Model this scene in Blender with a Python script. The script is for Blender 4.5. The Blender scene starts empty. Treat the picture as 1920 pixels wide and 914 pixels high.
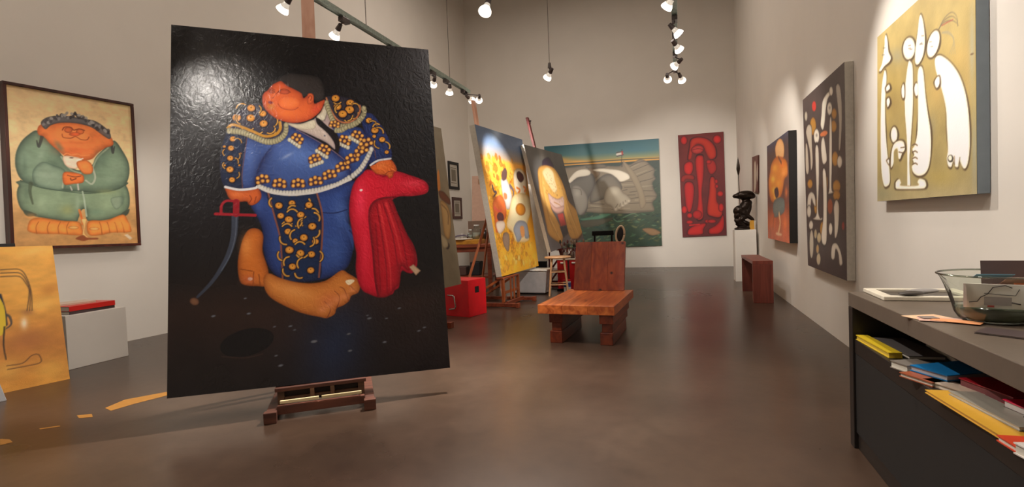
import bpy, bmesh, math, random
import numpy as np
from mathutils import Vector, Matrix

scene = bpy.context.scene
COL = scene.collection
# ---------------------------------------------------------------- camera
cam_data = bpy.data.cameras.new('camera')
cam = bpy.data.objects.new('camera', cam_data); COL.objects.link(cam)
R_ = Vector((0.94977362, 0.31051166, -0.03889198)); U_ = Vector((0.0267079, 0.04339609, 0.99870089)); F_ = Vector((-0.31179603, 0.94957848, -0.03292335))
cam.matrix_world = Matrix(((R_.x, U_.x, -F_.x, 0), (R_.y, U_.y, -F_.y, 0), (R_.z, U_.z, -F_.z, 1.4), (0, 0, 0, 1)))
cam_data.sensor_width = 36; cam_data.lens = 36 * 950 / 1920; cam_data.clip_start = .05
scene.camera = cam
# ---------------------------------------------------------------- world, exposure
w = bpy.data.worlds.new('world'); scene.world = w; w.use_nodes = True
w.node_tree.nodes['Background'].inputs[0].default_value = (.02, .02, .022, 1)
vs = scene.view_settings
vs.view_transform = 'Standard'; vs.look = 'None'; vs.gamma = 1; vs.use_curve_mapping = False
vs.exposure = 0.0
scene.cycles.max_bounces = 8; scene.cycles.diffuse_bounces = 5; scene.cycles.sample_clamp_indirect = 4
scene.cycles.use_denoising = True
WARM = (1.0, .93, .85)
# unseen fill lamps added under the ceiling (built as things further down): position, watts
FILL_LAMPS = [((-4.6, 3.0, 8.6), 70), ((-.8, 3.0, 8.6), 75), ((-3.0, 10.5, 8.6), 210), ((-3.0, 0, 8.6), 55)]
# spot lamps: x, y, z (bulb), target, watts, cone degrees, kind ('t1','t2' on a track, 'p' on a cable)
SPOTS = [
 # left track
 (-3.70, .60, 3.80, (-2.7, 3.2, 1.5), 130, 52, 't1'), (-3.15, 1.80, 3.84, (-3.3, 3.2, 2.2), 110, 50, 't1'),
 (-3.78, 2.70, 3.82, (-7.4, 3.0, 1.5), 90, 62, 't1'), (-3.78, 3.55, 3.82, (-7.4, 4.4, 1.3), 130, 54, 't1'),
 (-3.84, 4.43, 3.84, (-7.3, 5.0, 1.2), 60, 58, 't1'), (-3.82, 5.24, 3.84, (-7.2, 6.6, 1.2), 90, 64, 't1'),
 (-3.68, 6.30, 3.84, (-7.0, 8.6, 1.2), 110, 64, 't1'), (-3.70, 7.54, 3.82, (-6.9, 11.4, 1.4), 130, 64, 't1'),
 (-3.66, 8.05, 3.82, (-5.0, 10.2, .9), 160, 50, 't1'), (-3.62, 8.80, 3.82, (-2.0, 15.9, 1.8), 520, 44, 't1'), (-3.44, 8.86, 3.82, (-6.0, 14.4, 2.0), 150, 60, 't1'),
 # right track
 (.02, 1.30, 3.82, (1.66, 2.0, 1.6), 70, 74, 't2'), (.02, 3.10, 3.82, (1.66, 3.2, 1.5), 150, 76, 't2'),
 (.02, 5.00, 3.82, (1.66, 4.5, 2.2), 190, 66, 't2'), (0.0, 5.93, 3.82, (-3.0, 8.7, .8), 520, 40, 't2'),
 (.02, 6.84, 3.82, (1.66, 7.4, 1.9), 125, 66, 't2'), (.04, 7.47, 3.82, (1.66, 9.6, 1.9), 170, 70, 't2'),
 (.07, 8.30, 3.82, (-2.80, 11.3, 2.25), 1000, 22, 't2'), (-.10, 9.02, 3.82, (.2, 16, 2.2), 560, 48, 't2'), (.11, 9.14, 3.82, (1.4, 13.3, 1.6), 120, 60, 't2'),
 # lamps on cables
 (-1.84, 7.83, 3.78, (-3.2, 9.05, 2.5), 620, 36, 'p'), (-1.75, 4.83, 3.62, (-2.1, 2.6, .0), 1000, 120, 'p'),
]
CANVAS={}
PAINT={}
CANVAS['matador']={'o': [-3.603, 2.701, 0.236], 'u': [0.81055, 0.58567, -0.0], 'v': [-0.11391, 0.15765, 0.9809], 'q': [(0, 0), (2104, -28), (2130, 2937), (13, 3003)], 'g': (430, 590), 'd': 0.045}
PAINT['matador']=[
('b',[(0,(27,25,26)),(0.45,(18,17,21)),(0.7,(20,17,19)),(0.8,(38,26,24)),(1,(27,22,24))]),
('g',[1176,254,1470,168,1069,-247],(30,44,74),0.75),
('g',[380,615,858,573,378,379],(52,34,28),0.6),
('n',0.25,392,1,1),
('g',[319,2720,560,2737,318,2481],(60,58,56),0.55),
('g',[201,2475,396,2485,201,2197],(44,42,42),0.5),
('g',[560,2688,809,2704,557,2494],(42,40,40),0.5),
('g',[440,2826,813,2854,438,2680],(40,39,40),0.5),
('s',[330,2399,343,2365],11,4,(78,75,72),0.3),
('s',[284,2698,323,2699],11,4,(78,75,72),0.3),
('s',[312,2502,284,2498],11,4,(78,75,72),0.3),
('s',[400,2851,392,2828],11,4,(78,75,72),0.3),
('s',[104,2682,96,2663],11,4,(78,75,72),0.3),
('s',[330,2920,340,2904],11,4,(78,75,72),0.3),
('s',[422,2827,397,2786],11,4,(78,75,72),0.3),
('s',[132,2419,139,2372],10,4,(78,75,72),0.3),
('s',[363,2714,383,2704],11,4,(78,75,72),0.3),
('s',[461,2704,452,2676],11,4,(78,75,72),0.3),
('s',[188,2649,202,2616],11,4,(78,75,72),0.3),
('s',[72,2850,52,2805],11,4,(78,75,72),0.3),
('s',[282,2751,244,2725],11,4,(78,75,72),0.3),
('s',[466,2807,452,2784],11,4,(78,75,72),0.3),
('s',[407,2886,419,2870],11,4,(78,75,72),0.3),
('s',[523,2469,529,2446],11,4,(78,75,72),0.3),
('s',[255,2318,240,2309],11,4,(78,75,72),0.3),
('s',[289,2686,273,2661],11,4,(78,75,72),0.3),
('s',[299,2572,294,2553],11,4,(78,75,72),0.3),
('s',[362,2457,355,2434],11,4,(78,75,72),0.3),
('s',[582,2556,606,2515],11,4,(78,75,72),0.3),
('s',[425,2775,429,2738],11,4,(78,75,72),0.3),
('s',[209,2853,203,2813],11,4,(78,75,72),0.3),
('s',[470,2746,478,2704],11,4,(78,75,72),0.3),
('s',[326,2480,297,2474],11,4,(78,75,72),0.3),
('s',[300,2656,308,2619],11,4,(78,75,72),0.3),
('s',[505,2624,498,2604],11,4,(78,75,72),0.3),
('s',[216,2803,203,2775],11,4,(78,75,72),0.3),
('s',[366,2641,344,2595],11,4,(78,75,72),0.3),
('s',[316,2428,310,2399],11,4,(78,75,72),0.3),
('s',[243,2513,256,2479],11,4,(78,75,72),0.3),
('s',[277,2461,265,2447],11,4,(78,75,72),0.3),
('s',[124,2772,136,2752],11,4,(78,75,72),0.3),
('s',[353,2791,376,2774],11,4,(78,75,72),0.3),
('s',[299,2735,313,2710],11,4,(78,75,72),0.3),
('s',[393,2842,375,2829],11,4,(78,75,72),0.3),
('s',[218,2396,193,2382],11,4,(78,75,72),0.3),
('s',[329,2548,327,2523],11,4,(78,75,72),0.3),
('s',[362,2502,335,2477],11,4,(78,75,72),0.3),
('s',[363,2826,385,2816],11,4,(78,75,72),0.3),
('s',[349,2805,362,2776],11,4,(78,75,72),0.3),
('s',[199,2542,181,2534],11,4,(78,75,72),0.3),
('s',[647,2654,606,2630],11,4,(78,75,72),0.3),
('s',[405,2717,378,2680],11,4,(78,75,72),0.3),
('s',[236,2851,251,2828],11,4,(78,75,72),0.3),
('s',[325,2574,319,2546],11,4,(78,75,72),0.3),
('s',[334,2706,301,2689],11,4,(78,75,72),0.3),
('s',[580,2867,549,2851],11,5,(78,75,72),0.3),
('s',[543,2634,564,2621],11,4,(78,75,72),0.3),
('s',[235,2852,247,2804],11,4,(78,75,72),0.3),
('s',[227,2761,254,2729],11,4,(78,75,72),0.3),
('e',[538,352,725,384,559,251],(15,14,18),0,0.1,0.9,2),
('s',[360,264,518,235,645,252],6,6,(60,42,36),1.0),
('e',[306,576,323,578,307,568],(112,116,124),(60,62,70),0.7,1.0,2),
('e',[552,574,569,576,554,566],(112,116,124),(60,62,70),0.8,1.0,2),
('e',[850,447,867,449,851,440],(112,116,124),(60,62,70),0.8,1.0,2),
('e',[880,414,893,415,881,408],(112,116,124),(60,62,70),1.0,1.0,2),
('e',[1022,308,1049,310,1024,296],(112,116,124),(60,62,70),0.5,1.0,2),
('e',[1459,453,1479,455,1460,444],(112,116,124),(60,62,70),0.7,1.0,2),
('e',[1598,440,1613,441,1599,434],(112,116,124),(60,62,70),1.0,1.0,2),
('e',[1290,342,1308,344,1291,334],(112,116,124),(60,62,70),0.8,1.0,2),
('e',[1294,205,1313,206,1295,196],(112,116,124),(60,62,70),0.7,1.0,2),
('e',[1572,246,1591,247,1573,238],(112,116,124),(60,62,70),0.8,1.0,2),
('e',[1709,517,1726,519,1710,510],(112,116,124),(60,62,70),0.9,1.0,2),
('e',[1861,311,1878,313,1861,304],(112,116,124),(60,62,70),0.9,1.0,2),
('e',[740,227,754,229,741,221],(112,116,124),(60,62,70),0.9,1.0,2),
('e',[771,148,791,150,772,139],(112,116,124),(60,62,70),0.6,1.0,2),
('e',[734,454,747,456,735,448],(112,116,124),(60,62,70),1.0,1.0,2),
('e',[529,695,541,696,530,689],(112,116,124),(60,62,70),1.0,1.0,2),
('e',[1446,480,1458,481,1446,474],(112,116,124),(60,62,70),1.0,1.0,2),
('e',[1910,335,1926,336,1911,328],(112,116,124),(60,62,70),1.0,1.0,2),
('s',[465,1365,455,1201,417,1058,357,934,285,826,199,733],50,19,(52,58,72),1.0),
('s',[474,1365,465,1201,426,1047,365,928],6,6,(84,92,108),1.0),
('e',[178,699,209,684,169,672],(124,86,62),(60,38,30),0.4,1.0,2),
('p',[614,1608,701,1561,945,1538,1332,1646,1411,1621,1351,1479,1333,1268,1367,1174,1351,1013,1289,881,1127,811,934,798,784,843,707,926,667,1072,662,1239,618,1374,580,1451],(43,66,128),(18,26,62),69,3,1.0,1),
('g',[1276,1363,1345,1374,1295,1207],(74,104,168),0.6),
('g',[1220,1043,1305,1039,1214,890],(60,88,150),0.5),
('g',[639,1449,679,1448,637,1333],(60,85,150),0.5),
('p',[1273,1294,1357,1230,1361,1036,1332,1152],(52,78,140),0,27,4,0.6,1),
('s',[1065,1383,1212,1365,1343,1399],9,9,(24,34,76),1.0),
('s',[1335,1212,1363,1174],13,13,(26,36,80),1.0),
('p',[709,1570,945,1538,1087,1545,1119,1368,1116,1185,1101,1004,1086,818,934,798,803,837,796,1021,788,1176,745,1379],(24,40,72),(18,26,52),34,3,1.0,1),
('s',[709,1570,749,1379,792,1176,800,1003,803,837],13,13,(120,70,58),1.0),
('s',[1087,1545,1123,1359,1114,1139,1078,827],14,14,(120,70,58),1.0),
('e',[793,1442,826,1442,792,1408],(24,22,34),0,0.2,1.0,2),
('e',[793,1444,819,1444,792,1419],(222,158,62),(150,85,30),0.6,1.0,2),
('e',[793,1449,798,1449,793,1444],(90,60,20),0,1.0,1.0,2),
('e',[891,1458,923,1457,890,1426],(24,22,34),0,0.2,1.0,2),
('e',[891,1460,916,1459,891,1436],(222,158,62),(150,85,30),0.6,1.0,2),
('e',[891,1464,896,1464,891,1459],(90,60,20),0,1.0,1.0,2),
('e',[1025,1437,1063,1436,1023,1397],(24,22,34),0,0.2,1.0,2),
('e',[1025,1439,1056,1438,1024,1410],(222,158,62),(150,85,30),0.6,1.0,2),
('e',[1025,1444,1030,1444,1025,1438],(90,60,20),0,1.0,1.0,2),
('e',[799,1351,828,1350,799,1322],(24,22,34),0,0.2,1.0,2),
('e',[799,1353,822,1352,799,1331],(222,158,62),(150,85,30),0.6,1.0,2),
('e',[800,1357,803,1357,799,1353],(90,60,20),0,1.0,1.0,2),
('e',[864,1325,898,1324,863,1291],(24,22,34),0,0.2,1.0,2),
('e',[864,1327,891,1327,864,1302],(222,158,62),(150,85,30),0.6,1.0,2),
('e',[864,1332,869,1332,864,1327],(90,60,20),0,1.0,1.0,2),
('e',[957,1356,988,1355,956,1324],(24,22,34),0,0.2,1.0,2),
('e',[957,1358,982,1357,956,1335],(222,158,62),(150,85,30),0.6,1.0,2),
('e',[957,1362,961,1362,957,1358],(90,60,20),0,1.0,1.0,2),
('e',[1046,1261,1080,1260,1045,1227],(24,22,34),0,0.2,1.0,2),
('e',[1046,1263,1073,1262,1045,1238],(222,158,62),(150,85,30),0.6,1.0,2),
('e',[1046,1268,1051,1268,1046,1263],(90,60,20),0,1.0,1.0,2),
('s',[734,1434,722,1450,718,1470,723,1490,735,1505],22,22,(22,22,34),1.0),
('s',[734,1434,722,1450,718,1470,723,1490,735,1505],13,13,(205,148,62),0.95),
('s',[871,1529,884,1542,901,1546,917,1541,930,1528],23,23,(22,22,34),1.0),
('s',[871,1529,884,1542,901,1546,917,1541,930,1528],13,13,(205,148,62),0.95),
('s',[1025,1493,1033,1470,1029,1445,1016,1424,996,1413],23,23,(22,22,34),1.0),
('s',[1025,1493,1033,1470,1029,1445,1016,1424,996,1413],13,13,(205,148,62),0.95),
('s',[1047,1410,1068,1406,1084,1391,1093,1371,1091,1348],23,23,(22,22,34),1.0),
('s',[1047,1410,1068,1406,1084,1391,1093,1371,1091,1348],13,13,(205,148,62),0.95),
('s',[858,1401,864,1420,878,1434,896,1440,914,1435],23,23,(22,22,34),1.0),
('s',[858,1401,864,1420,878,1434,896,1440,914,1435],13,13,(205,148,62),0.95),
('s',[965,1267,958,1288,961,1311,973,1329,992,1340],23,23,(22,22,34),1.0),
('s',[965,1267,958,1288,961,1311,973,1329,992,1340],13,13,(205,148,62),0.95),
('s',[962,1291,956,1275,945,1264,930,1260,915,1264],23,23,(22,22,34),1.0),
('s',[962,1291,956,1275,945,1264,930,1260,915,1264],13,13,(205,148,62),0.95),
('s',[814,1287,830,1302,850,1306,869,1300,884,1285],22,22,(22,22,34),1.0),
('s',[814,1287,830,1302,850,1306,869,1300,884,1285],13,13,(205,148,62),0.95),
('e',[790,1440,824,1439,789,1405],(24,22,34),0,0.2,1.0,2),
('e',[790,1442,818,1441,790,1416],(222,158,62),(150,85,30),0.6,1.0,2),
('e',[790,1447,795,1447,790,1441],(90,60,20),0,1.0,1.0,2),
('e',[1022,1438,1057,1438,1020,1403],(24,22,34),0,0.2,1.0,2),
('e',[1022,1441,1050,1440,1021,1414],(222,158,62),(150,85,30),0.6,1.0,2),
('e',[1022,1445,1027,1445,1022,1440],(90,60,20),0,1.0,1.0,2),
('e',[802,1352,833,1351,801,1320],(24,22,34),0,0.2,1.0,2),
('e',[802,1355,827,1354,801,1331],(222,158,62),(150,85,30),0.6,1.0,2),
('e',[802,1359,806,1359,802,1354],(90,60,20),0,1.0,1.0,2),
('e',[863,1320,900,1319,862,1283],(24,22,34),0,0.2,1.0,2),
('e',[863,1322,893,1321,863,1295],(222,158,62),(150,85,30),0.6,1.0,2),
('e',[863,1327,868,1327,863,1322],(90,60,20),0,1.0,1.0,2),
('e',[955,1356,990,1355,954,1321],(24,22,34),0,0.2,1.0,2),
('e',[955,1359,983,1358,954,1333],(222,158,62),(150,85,30),0.6,1.0,2),
('e',[955,1363,960,1363,955,1358],(90,60,20),0,1.0,1.0,2),
('e',[1041,1255,1079,1253,1040,1217],(24,22,34),0,0.2,1.0,2),
('e',[1041,1257,1072,1256,1040,1229],(222,158,62),(150,85,30),0.6,1.0,2),
('e',[1042,1262,1047,1262,1041,1256],(90,60,20),0,1.0,1.0,2),
('e',[853,1219,884,1217,852,1186],(24,22,34),0,0.2,1.0,2),
('e',[853,1221,878,1220,852,1197],(222,158,62),(150,85,30),0.6,1.0,2),
('e',[853,1225,857,1225,853,1220],(90,60,20),0,1.0,1.0,2),
('e',[973,1162,1010,1160,971,1124],(24,22,34),0,0.2,1.0,2),
('e',[973,1164,1002,1162,972,1136],(222,158,62),(150,85,30),0.6,1.0,2),
('e',[973,1169,978,1168,973,1163],(90,60,20),0,1.0,1.0,2),
('e',[907,1136,934,1135,906,1109],(24,22,34),0,0.2,1.0,2),
('e',[907,1139,928,1138,906,1119],(222,158,62),(150,85,30),0.6,1.0,2),
('e',[907,1142,911,1142,907,1138],(90,60,20),0,1.0,1.0,2),
('e',[1061,1125,1093,1123,1060,1093],(24,22,34),0,0.2,1.0,2),
('e',[1061,1127,1087,1126,1060,1103],(222,158,62),(150,85,30),0.6,1.0,2),
('e',[1061,1131,1065,1131,1061,1127],(90,60,20),0,1.0,1.0,2),
('e',[860,1064,899,1062,859,1025],(24,22,34),0,0.2,1.0,2),
('e',[860,1066,891,1064,859,1037],(222,158,62),(150,85,30),0.6,1.0,2),
('e',[860,1071,865,1071,860,1065],(90,60,20),0,1.0,1.0,2),
('e',[943,1032,980,1030,942,995],(24,22,34),0,0.2,1.0,2),
('e',[943,1034,972,1032,942,1006],(222,158,62),(150,85,30),0.6,1.0,2),
('e',[943,1039,948,1038,943,1033],(90,60,20),0,1.0,1.0,2),
('e',[1027,1018,1062,1017,1026,984],(24,22,34),0,0.2,1.0,2),
('e',[1027,1021,1055,1019,1026,995],(222,158,62),(150,85,30),0.6,1.0,2),
('e',[1027,1025,1032,1025,1027,1020],(90,60,20),0,1.0,1.0,2),
('e',[879,925,913,922,878,891],(24,22,34),0,0.2,1.0,2),
('e',[879,927,906,925,879,902],(222,158,62),(150,85,30),0.6,1.0,2),
('e',[879,931,884,931,879,926],(90,60,20),0,1.0,1.0,2),
('e',[1017,886,1051,884,1016,852],(24,22,34),0,0.2,1.0,2),
('e',[1017,888,1044,887,1016,863],(222,158,62),(150,85,30),0.6,1.0,2),
('e',[1017,893,1022,892,1017,888],(90,60,20),0,1.0,1.0,2),
('s',[852,1387,869,1403,891,1409,913,1402,929,1385],23,23,(22,22,34),1.0),
('s',[852,1387,869,1403,891,1409,913,1402,929,1385],12,12,(205,148,62),0.95),
('s',[1063,1373,1083,1365,1097,1348,1102,1325,1097,1303],23,23,(22,22,34),1.0),
('s',[1063,1373,1083,1365,1097,1348,1102,1325,1097,1303],13,13,(205,148,62),0.95),
('s',[936,1248,929,1272,932,1296,945,1317,966,1328],23,23,(22,22,34),1.0),
('s',[936,1248,929,1272,932,1296,945,1317,966,1328],12,12,(205,148,62),0.95),
('s',[813,1267,829,1281,849,1286,868,1280,883,1264],23,23,(22,22,34),1.0),
('s',[813,1267,829,1281,849,1286,868,1280,883,1264],12,12,(205,148,62),0.95),
('s',[875,1154,867,1177,871,1201,883,1221,903,1232],23,23,(22,22,34),1.0),
('s',[875,1154,867,1177,871,1201,883,1221,903,1232],12,12,(205,148,62),0.95),
('s',[1097,1219,1096,1196,1086,1176,1069,1163,1048,1161],23,23,(22,22,34),1.0),
('s',[1097,1219,1096,1196,1086,1176,1069,1163,1048,1161],13,13,(205,148,62),0.95),
('s',[838,1112,817,1117,799,1132,790,1154,791,1179],22,22,(22,22,34),1.0),
('s',[838,1112,817,1117,799,1132,790,1154,791,1179],12,12,(205,148,62),0.95),
('s',[1048,1160,1055,1138,1052,1116,1040,1097,1021,1087],23,23,(22,22,34),1.0),
('s',[1048,1160,1055,1138,1052,1116,1040,1097,1021,1087],12,12,(205,148,62),0.95),
('s',[996,1016,977,1000,953,995,930,1002,913,1021],23,23,(22,22,34),1.0),
('s',[996,1016,977,1000,953,995,930,1002,913,1021],12,12,(205,148,62),0.95),
('s',[906,1112,922,1126,942,1131,962,1124,977,1109],23,23,(22,22,34),1.0),
('s',[906,1112,922,1126,942,1131,962,1124,977,1109],12,12,(205,148,62),0.95),
('s',[801,982,783,993,773,1012,771,1034,779,1054],22,22,(22,22,34),1.0),
('s',[801,982,783,993,773,1012,771,1034,779,1054],12,12,(205,148,62),0.95),
('s',[1095,1042,1110,1023,1114,999,1108,975,1092,957],23,23,(22,22,34),1.0),
('s',[1095,1042,1110,1023,1114,999,1108,975,1092,957],12,12,(205,148,62),0.95),
('s',[817,941,813,965,820,987,835,1004,856,1010],22,22,(22,22,34),1.0),
('s',[817,941,813,965,820,987,835,1004,856,1010],12,12,(205,148,62),0.95),
('s',[923,914,915,938,918,964,933,985,954,997],22,22,(22,22,34),1.0),
('s',[923,914,915,938,918,964,933,985,954,997],12,12,(205,148,62),0.95),
('s',[850,851,830,855,815,869,806,890,807,911],22,22,(22,22,34),1.0),
('s',[850,851,830,855,815,869,806,890,807,911],12,12,(205,148,62),0.95),
('s',[949,831,931,828,913,835,901,850,895,869],22,22,(22,22,34),1.0),
('s',[949,831,931,828,913,835,901,850,895,869],12,12,(205,148,62),0.95),
('p',[514,1157,561,1247,627,1253,668,1196,661,1066,693,938,702,854,674,784,619,786,527,801,489,848,480,992],(192,104,40),(120,58,22),39,3,1.0,1),
('g',[541,1114,589,1111,539,1010],(214,136,66),0.7),
('s',[593,903,586,800],6,6,(120,58,22),1.0),
('s',[630,880,637,793],6,6,(120,58,22),1.0),
('e',[566,847,583,846,566,833],(220,205,190),0,0.4,1.0,2),
('g',[555,844,610,840,554,799],(170,80,60),0.5),
('s',[496,930,529,923,584,908],6,6,(120,58,22),1.0),
('p',[665,853,705,883,789,838,922,793,1039,781,1139,799,1253,871,1313,839,1386,782,1398,720,1377,674,1325,653,1302,609,1254,577,1205,560,1187,513,1127,487,1068,501,934,546,802,619,710,689,670,763],(200,122,54),(140,74,30),53,3,1.0,1),
('g',[881,727,1048,665,865,668],(216,146,80),0.7),
('g',[1152,632,1263,677,1183,553],(190,96,62),0.5),
('s',[1205,560,1233,647,1195,703],7,4,(112,52,30),1.0),
('s',[1302,609,1272,708,1237,732],7,4,(112,52,30),1.0),
('s',[1377,674,1309,748,1283,780],7,4,(112,52,30),1.0),
('s',[1127,487,1157,558,1112,625],7,4,(112,52,30),1.0),
('g',[1333,704,1374,700,1331,669],(214,132,84),0.7),
('g',[1274,654,1314,651,1272,620],(214,132,84),0.7),
('g',[1212,632,1252,628,1211,598],(214,132,84),0.7),
('g',[1150,590,1190,587,1149,557],(214,132,84),0.7),
('g',[1094,557,1133,554,1092,524],(214,132,84),0.7),
('p',[1283,780,1331,790,1355,775,1310,744],(226,206,170),0,13,3,1.0,1),
('p',[1516,1751,1583,1731,1659,1696,1753,1735,1883,1695,1998,1644,2037,1584,2009,1524,1893,1502,1767,1499,1704,1457,1730,1350,1789,1194,1856,1081,1886,971,1884,876,1843,813,1797,816,1753,837,1731,774,1717,696,1680,672,1660,641,1597,628,1540,623,1468,656,1417,691,1383,771,1371,875,1381,1007,1368,1104,1353,1230,1341,1361,1352,1493,1389,1621,1460,1717],(196,24,46),(132,10,30),46,4,1.0,1),
('p',[1688,1496,1748,1349,1811,1174,1874,1009,1871,886,1807,834,1746,875,1729,737,1690,694,1624,626,1545,632,1521,752,1516,912,1514,1121,1499,1262,1510,1385,1563,1460],(176,22,36),(112,10,24),55,4,1.0,1),
('s',[1739,1495,1601,1483,1530,1432,1503,1338,1508,1168,1520,981,1523,797,1540,632],15,15,(108,10,26),1.0),
('s',[1571,1431,1601,1164,1621,883,1617,663],14,9,(132,14,30),1.0),
('s',[1626,1449,1691,1160,1719,877],14,9,(132,14,30),1.0),
('s',[1673,1467,1764,1157,1801,872],14,9,(132,14,30),1.0),
('s',[1553,1260,1561,933,1564,658],14,9,(132,14,30),1.0),
('s',[1593,1430,1628,1163,1652,881,1649,674],18,9,(204,52,56),0.7),
('s',[1653,1439,1720,1178,1758,921],19,9,(204,52,56),0.7),
('g',[1438,1453,1491,1452,1428,1255],(228,56,84),0.7),
('g',[1901,1615,2015,1614,1898,1576],(214,60,76),0.7),
('g',[1456,1031,1491,1029,1442,757],(214,40,66),0.6),
('e',[1448,1563,1461,1563,1447,1553],(230,200,200),0,1.0,1.0,2),
('p',[1814,866,1852,887,1913,827,1869,788],(186,156,128),(140,105,80),9,4,1.0,0),
('p',[1540,1786,1607,1833,1709,1846,1752,1794,1765,1740,1736,1721,1725,1682,1692,1667,1669,1695,1590,1708,1548,1747],(206,98,42),(138,52,24),25,4,1.0,1),
('s',[1660,1704,1688,1729,1733,1738],6,6,(126,44,24),1.0),
('g',[1635,1790,1683,1790,1633,1764],(224,128,70),0.6),
('p',[401,1607,499,1581,623,1594,654,1566,660,1515,634,1472,593,1449,565,1458,549,1482,481,1481,430,1506,407,1555],(196,92,42),(128,50,24),26,3,1.0,1),
('s',[565,1464,587,1502,575,1532],6,6,(120,46,22),1.0),
('s',[609,1472,622,1521],6,6,(120,46,22),1.0),
('g',[482,1544,533,1543,481,1516],(214,116,62),0.6),
('s',[326,1385,612,1365],23,23,(150,26,38),1.0),
('s',[366,1392,370,1455,405,1491,460,1486],20,20,(150,26,38),1.0),
('s',[476,1481,473,1379],47,47,(138,22,34),1.0),
('p',[514,2062,680,2014,869,2038,785,1933,685,1830,630,1690,606,1599,508,1584,403,1609,368,1692,363,1849,385,1979,423,2076],(56,78,134),(24,30,70),41,3,1.0,1),
('g',[581,1870,626,1871,578,1730],(82,108,172),0.55),
('p',[420,2086,488,2061,561,2040,534,1870,518,1710,520,1596,403,1613,369,1711,363,1849,385,1979],(26,36,62),(20,24,46),18,3,1.0,1),
('s',[564,2041,541,1870,521,1710,523,1596],7,7,(90,62,70),1.0),
('e',[457,2014,485,2015,456,1984],(24,22,34),0,0.2,1.0,2),
('e',[457,2016,479,2017,456,1994],(222,158,62),(150,85,30),0.6,1.0,2),
('e',[457,2020,460,2020,457,2016],(90,60,20),0,1.0,1.0,2),
('e',[442,1934,470,1934,442,1904],(24,22,34),0,0.2,1.0,2),
('e',[442,1936,464,1936,442,1914],(222,158,62),(150,85,30),0.6,1.0,2),
('e',[442,1940,446,1940,442,1935],(90,60,20),0,1.0,1.0,2),
('e',[436,1848,464,1848,436,1818],(24,22,34),0,0.2,1.0,2),
('e',[436,1850,458,1850,436,1828],(222,158,62),(150,85,30),0.6,1.0,2),
('e',[436,1854,440,1854,436,1849],(90,60,20),0,1.0,1.0,2),
('e',[433,1752,465,1752,433,1718],(24,22,34),0,0.2,1.0,2),
('e',[433,1754,459,1754,433,1729],(222,158,62),(150,85,30),0.6,1.0,2),
('e',[433,1759,438,1759,433,1754],(90,60,20),0,1.0,1.0,2),
('e',[447,1664,475,1663,447,1634],(24,22,34),0,0.2,1.0,2),
('e',[447,1666,469,1665,447,1644],(222,158,62),(150,85,30),0.6,1.0,2),
('e',[447,1669,451,1669,447,1665],(90,60,20),0,1.0,1.0,2),
('e',[512,1888,523,1888,512,1877],(24,22,34),0,0.5,1.0,2),
('e',[512,1890,520,1890,512,1882],(222,158,62),(150,85,30),0.6,1.0,2),
('e',[512,1892,513,1892,512,1890],(90,60,20),0,1.0,1.0,2),
('e',[393,1788,406,1788,393,1774],(24,22,34),0,0.4,1.0,2),
('e',[393,1790,403,1790,393,1780],(222,158,62),(150,85,30),0.6,1.0,2),
('e',[393,1792,395,1792,393,1790],(90,60,20),0,1.0,1.0,2),
('e',[502,1788,513,1788,502,1777],(24,22,34),0,0.5,1.0,2),
('e',[502,1790,510,1790,502,1782],(222,158,62),(150,85,30),0.6,1.0,2),
('e',[502,1792,503,1792,502,1790],(90,60,20),0,1.0,1.0,2),
('e',[394,1947,407,1947,394,1933],(24,22,34),0,0.4,1.0,2),
('e',[394,1949,405,1949,394,1939],(222,158,62),(150,85,30),0.6,1.0,2),
('e',[394,1951,396,1951,394,1949],(90,60,20),0,1.0,1.0,2),
('s',[473,2017,489,2021,505,2016,517,2003,522,1984],17,17,(22,22,34),1.0),
('s',[473,2017,489,2021,505,2016,517,2003,522,1984],7,7,(205,148,62),0.95),
('s',[393,1873,385,1884,382,1899,385,1914,394,1925],17,17,(22,22,34),1.0),
('s',[393,1873,385,1884,382,1899,385,1914,394,1925],7,7,(205,148,62),0.95),
('s',[503,1891,508,1875,506,1858,498,1843,485,1835],17,17,(22,22,34),1.0),
('s',[503,1891,508,1875,506,1858,498,1843,485,1835],7,7,(205,148,62),0.95),
('s',[396,1761,387,1771,381,1785,382,1800,389,1812],16,16,(22,22,34),1.0),
('s',[396,1761,387,1771,381,1785,382,1800,389,1812],7,7,(205,148,62),0.95),
('s',[498,1729,502,1715,501,1700,493,1687,482,1680],17,17,(22,22,34),1.0),
('s',[498,1729,502,1715,501,1700,493,1687,482,1680],7,7,(205,148,62),0.95),
('s',[471,1852,483,1847,492,1836,495,1821,493,1806],17,17,(22,22,34),1.0),
('s',[471,1852,483,1847,492,1836,495,1821,493,1806],7,7,(205,148,62),0.95),
('s',[398,1607,499,1582,611,1593,637,1614],20,20,(206,204,204),1.0),
('p',[1478,2245,1570,2275,1646,2179,1710,2041,1728,1932,1719,1855,1627,1833,1545,1790,1521,1897,1510,2071],(34,48,96),(24,30,70),34,4,1.0,1),
('e',[1547,2205,1579,2206,1545,2172],(24,22,34),0,0.2,1.0,2),
('e',[1547,2208,1573,2208,1545,2183],(222,158,62),(150,85,30),0.6,1.0,2),
('e',[1547,2212,1551,2212,1547,2207],(90,60,20),0,1.0,1.0,2),
('e',[1594,2114,1632,2115,1592,2076],(24,22,34),0,0.2,1.0,2),
('e',[1594,2116,1625,2117,1593,2088],(222,158,62),(150,85,30),0.6,1.0,2),
('e',[1594,2121,1600,2121,1594,2116],(90,60,20),0,1.0,1.0,2),
('e',[1652,2027,1685,2028,1650,1994],(24,22,34),0,0.2,1.0,2),
('e',[1652,2029,1679,2030,1651,2005],(222,158,62),(150,85,30),0.6,1.0,2),
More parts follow.
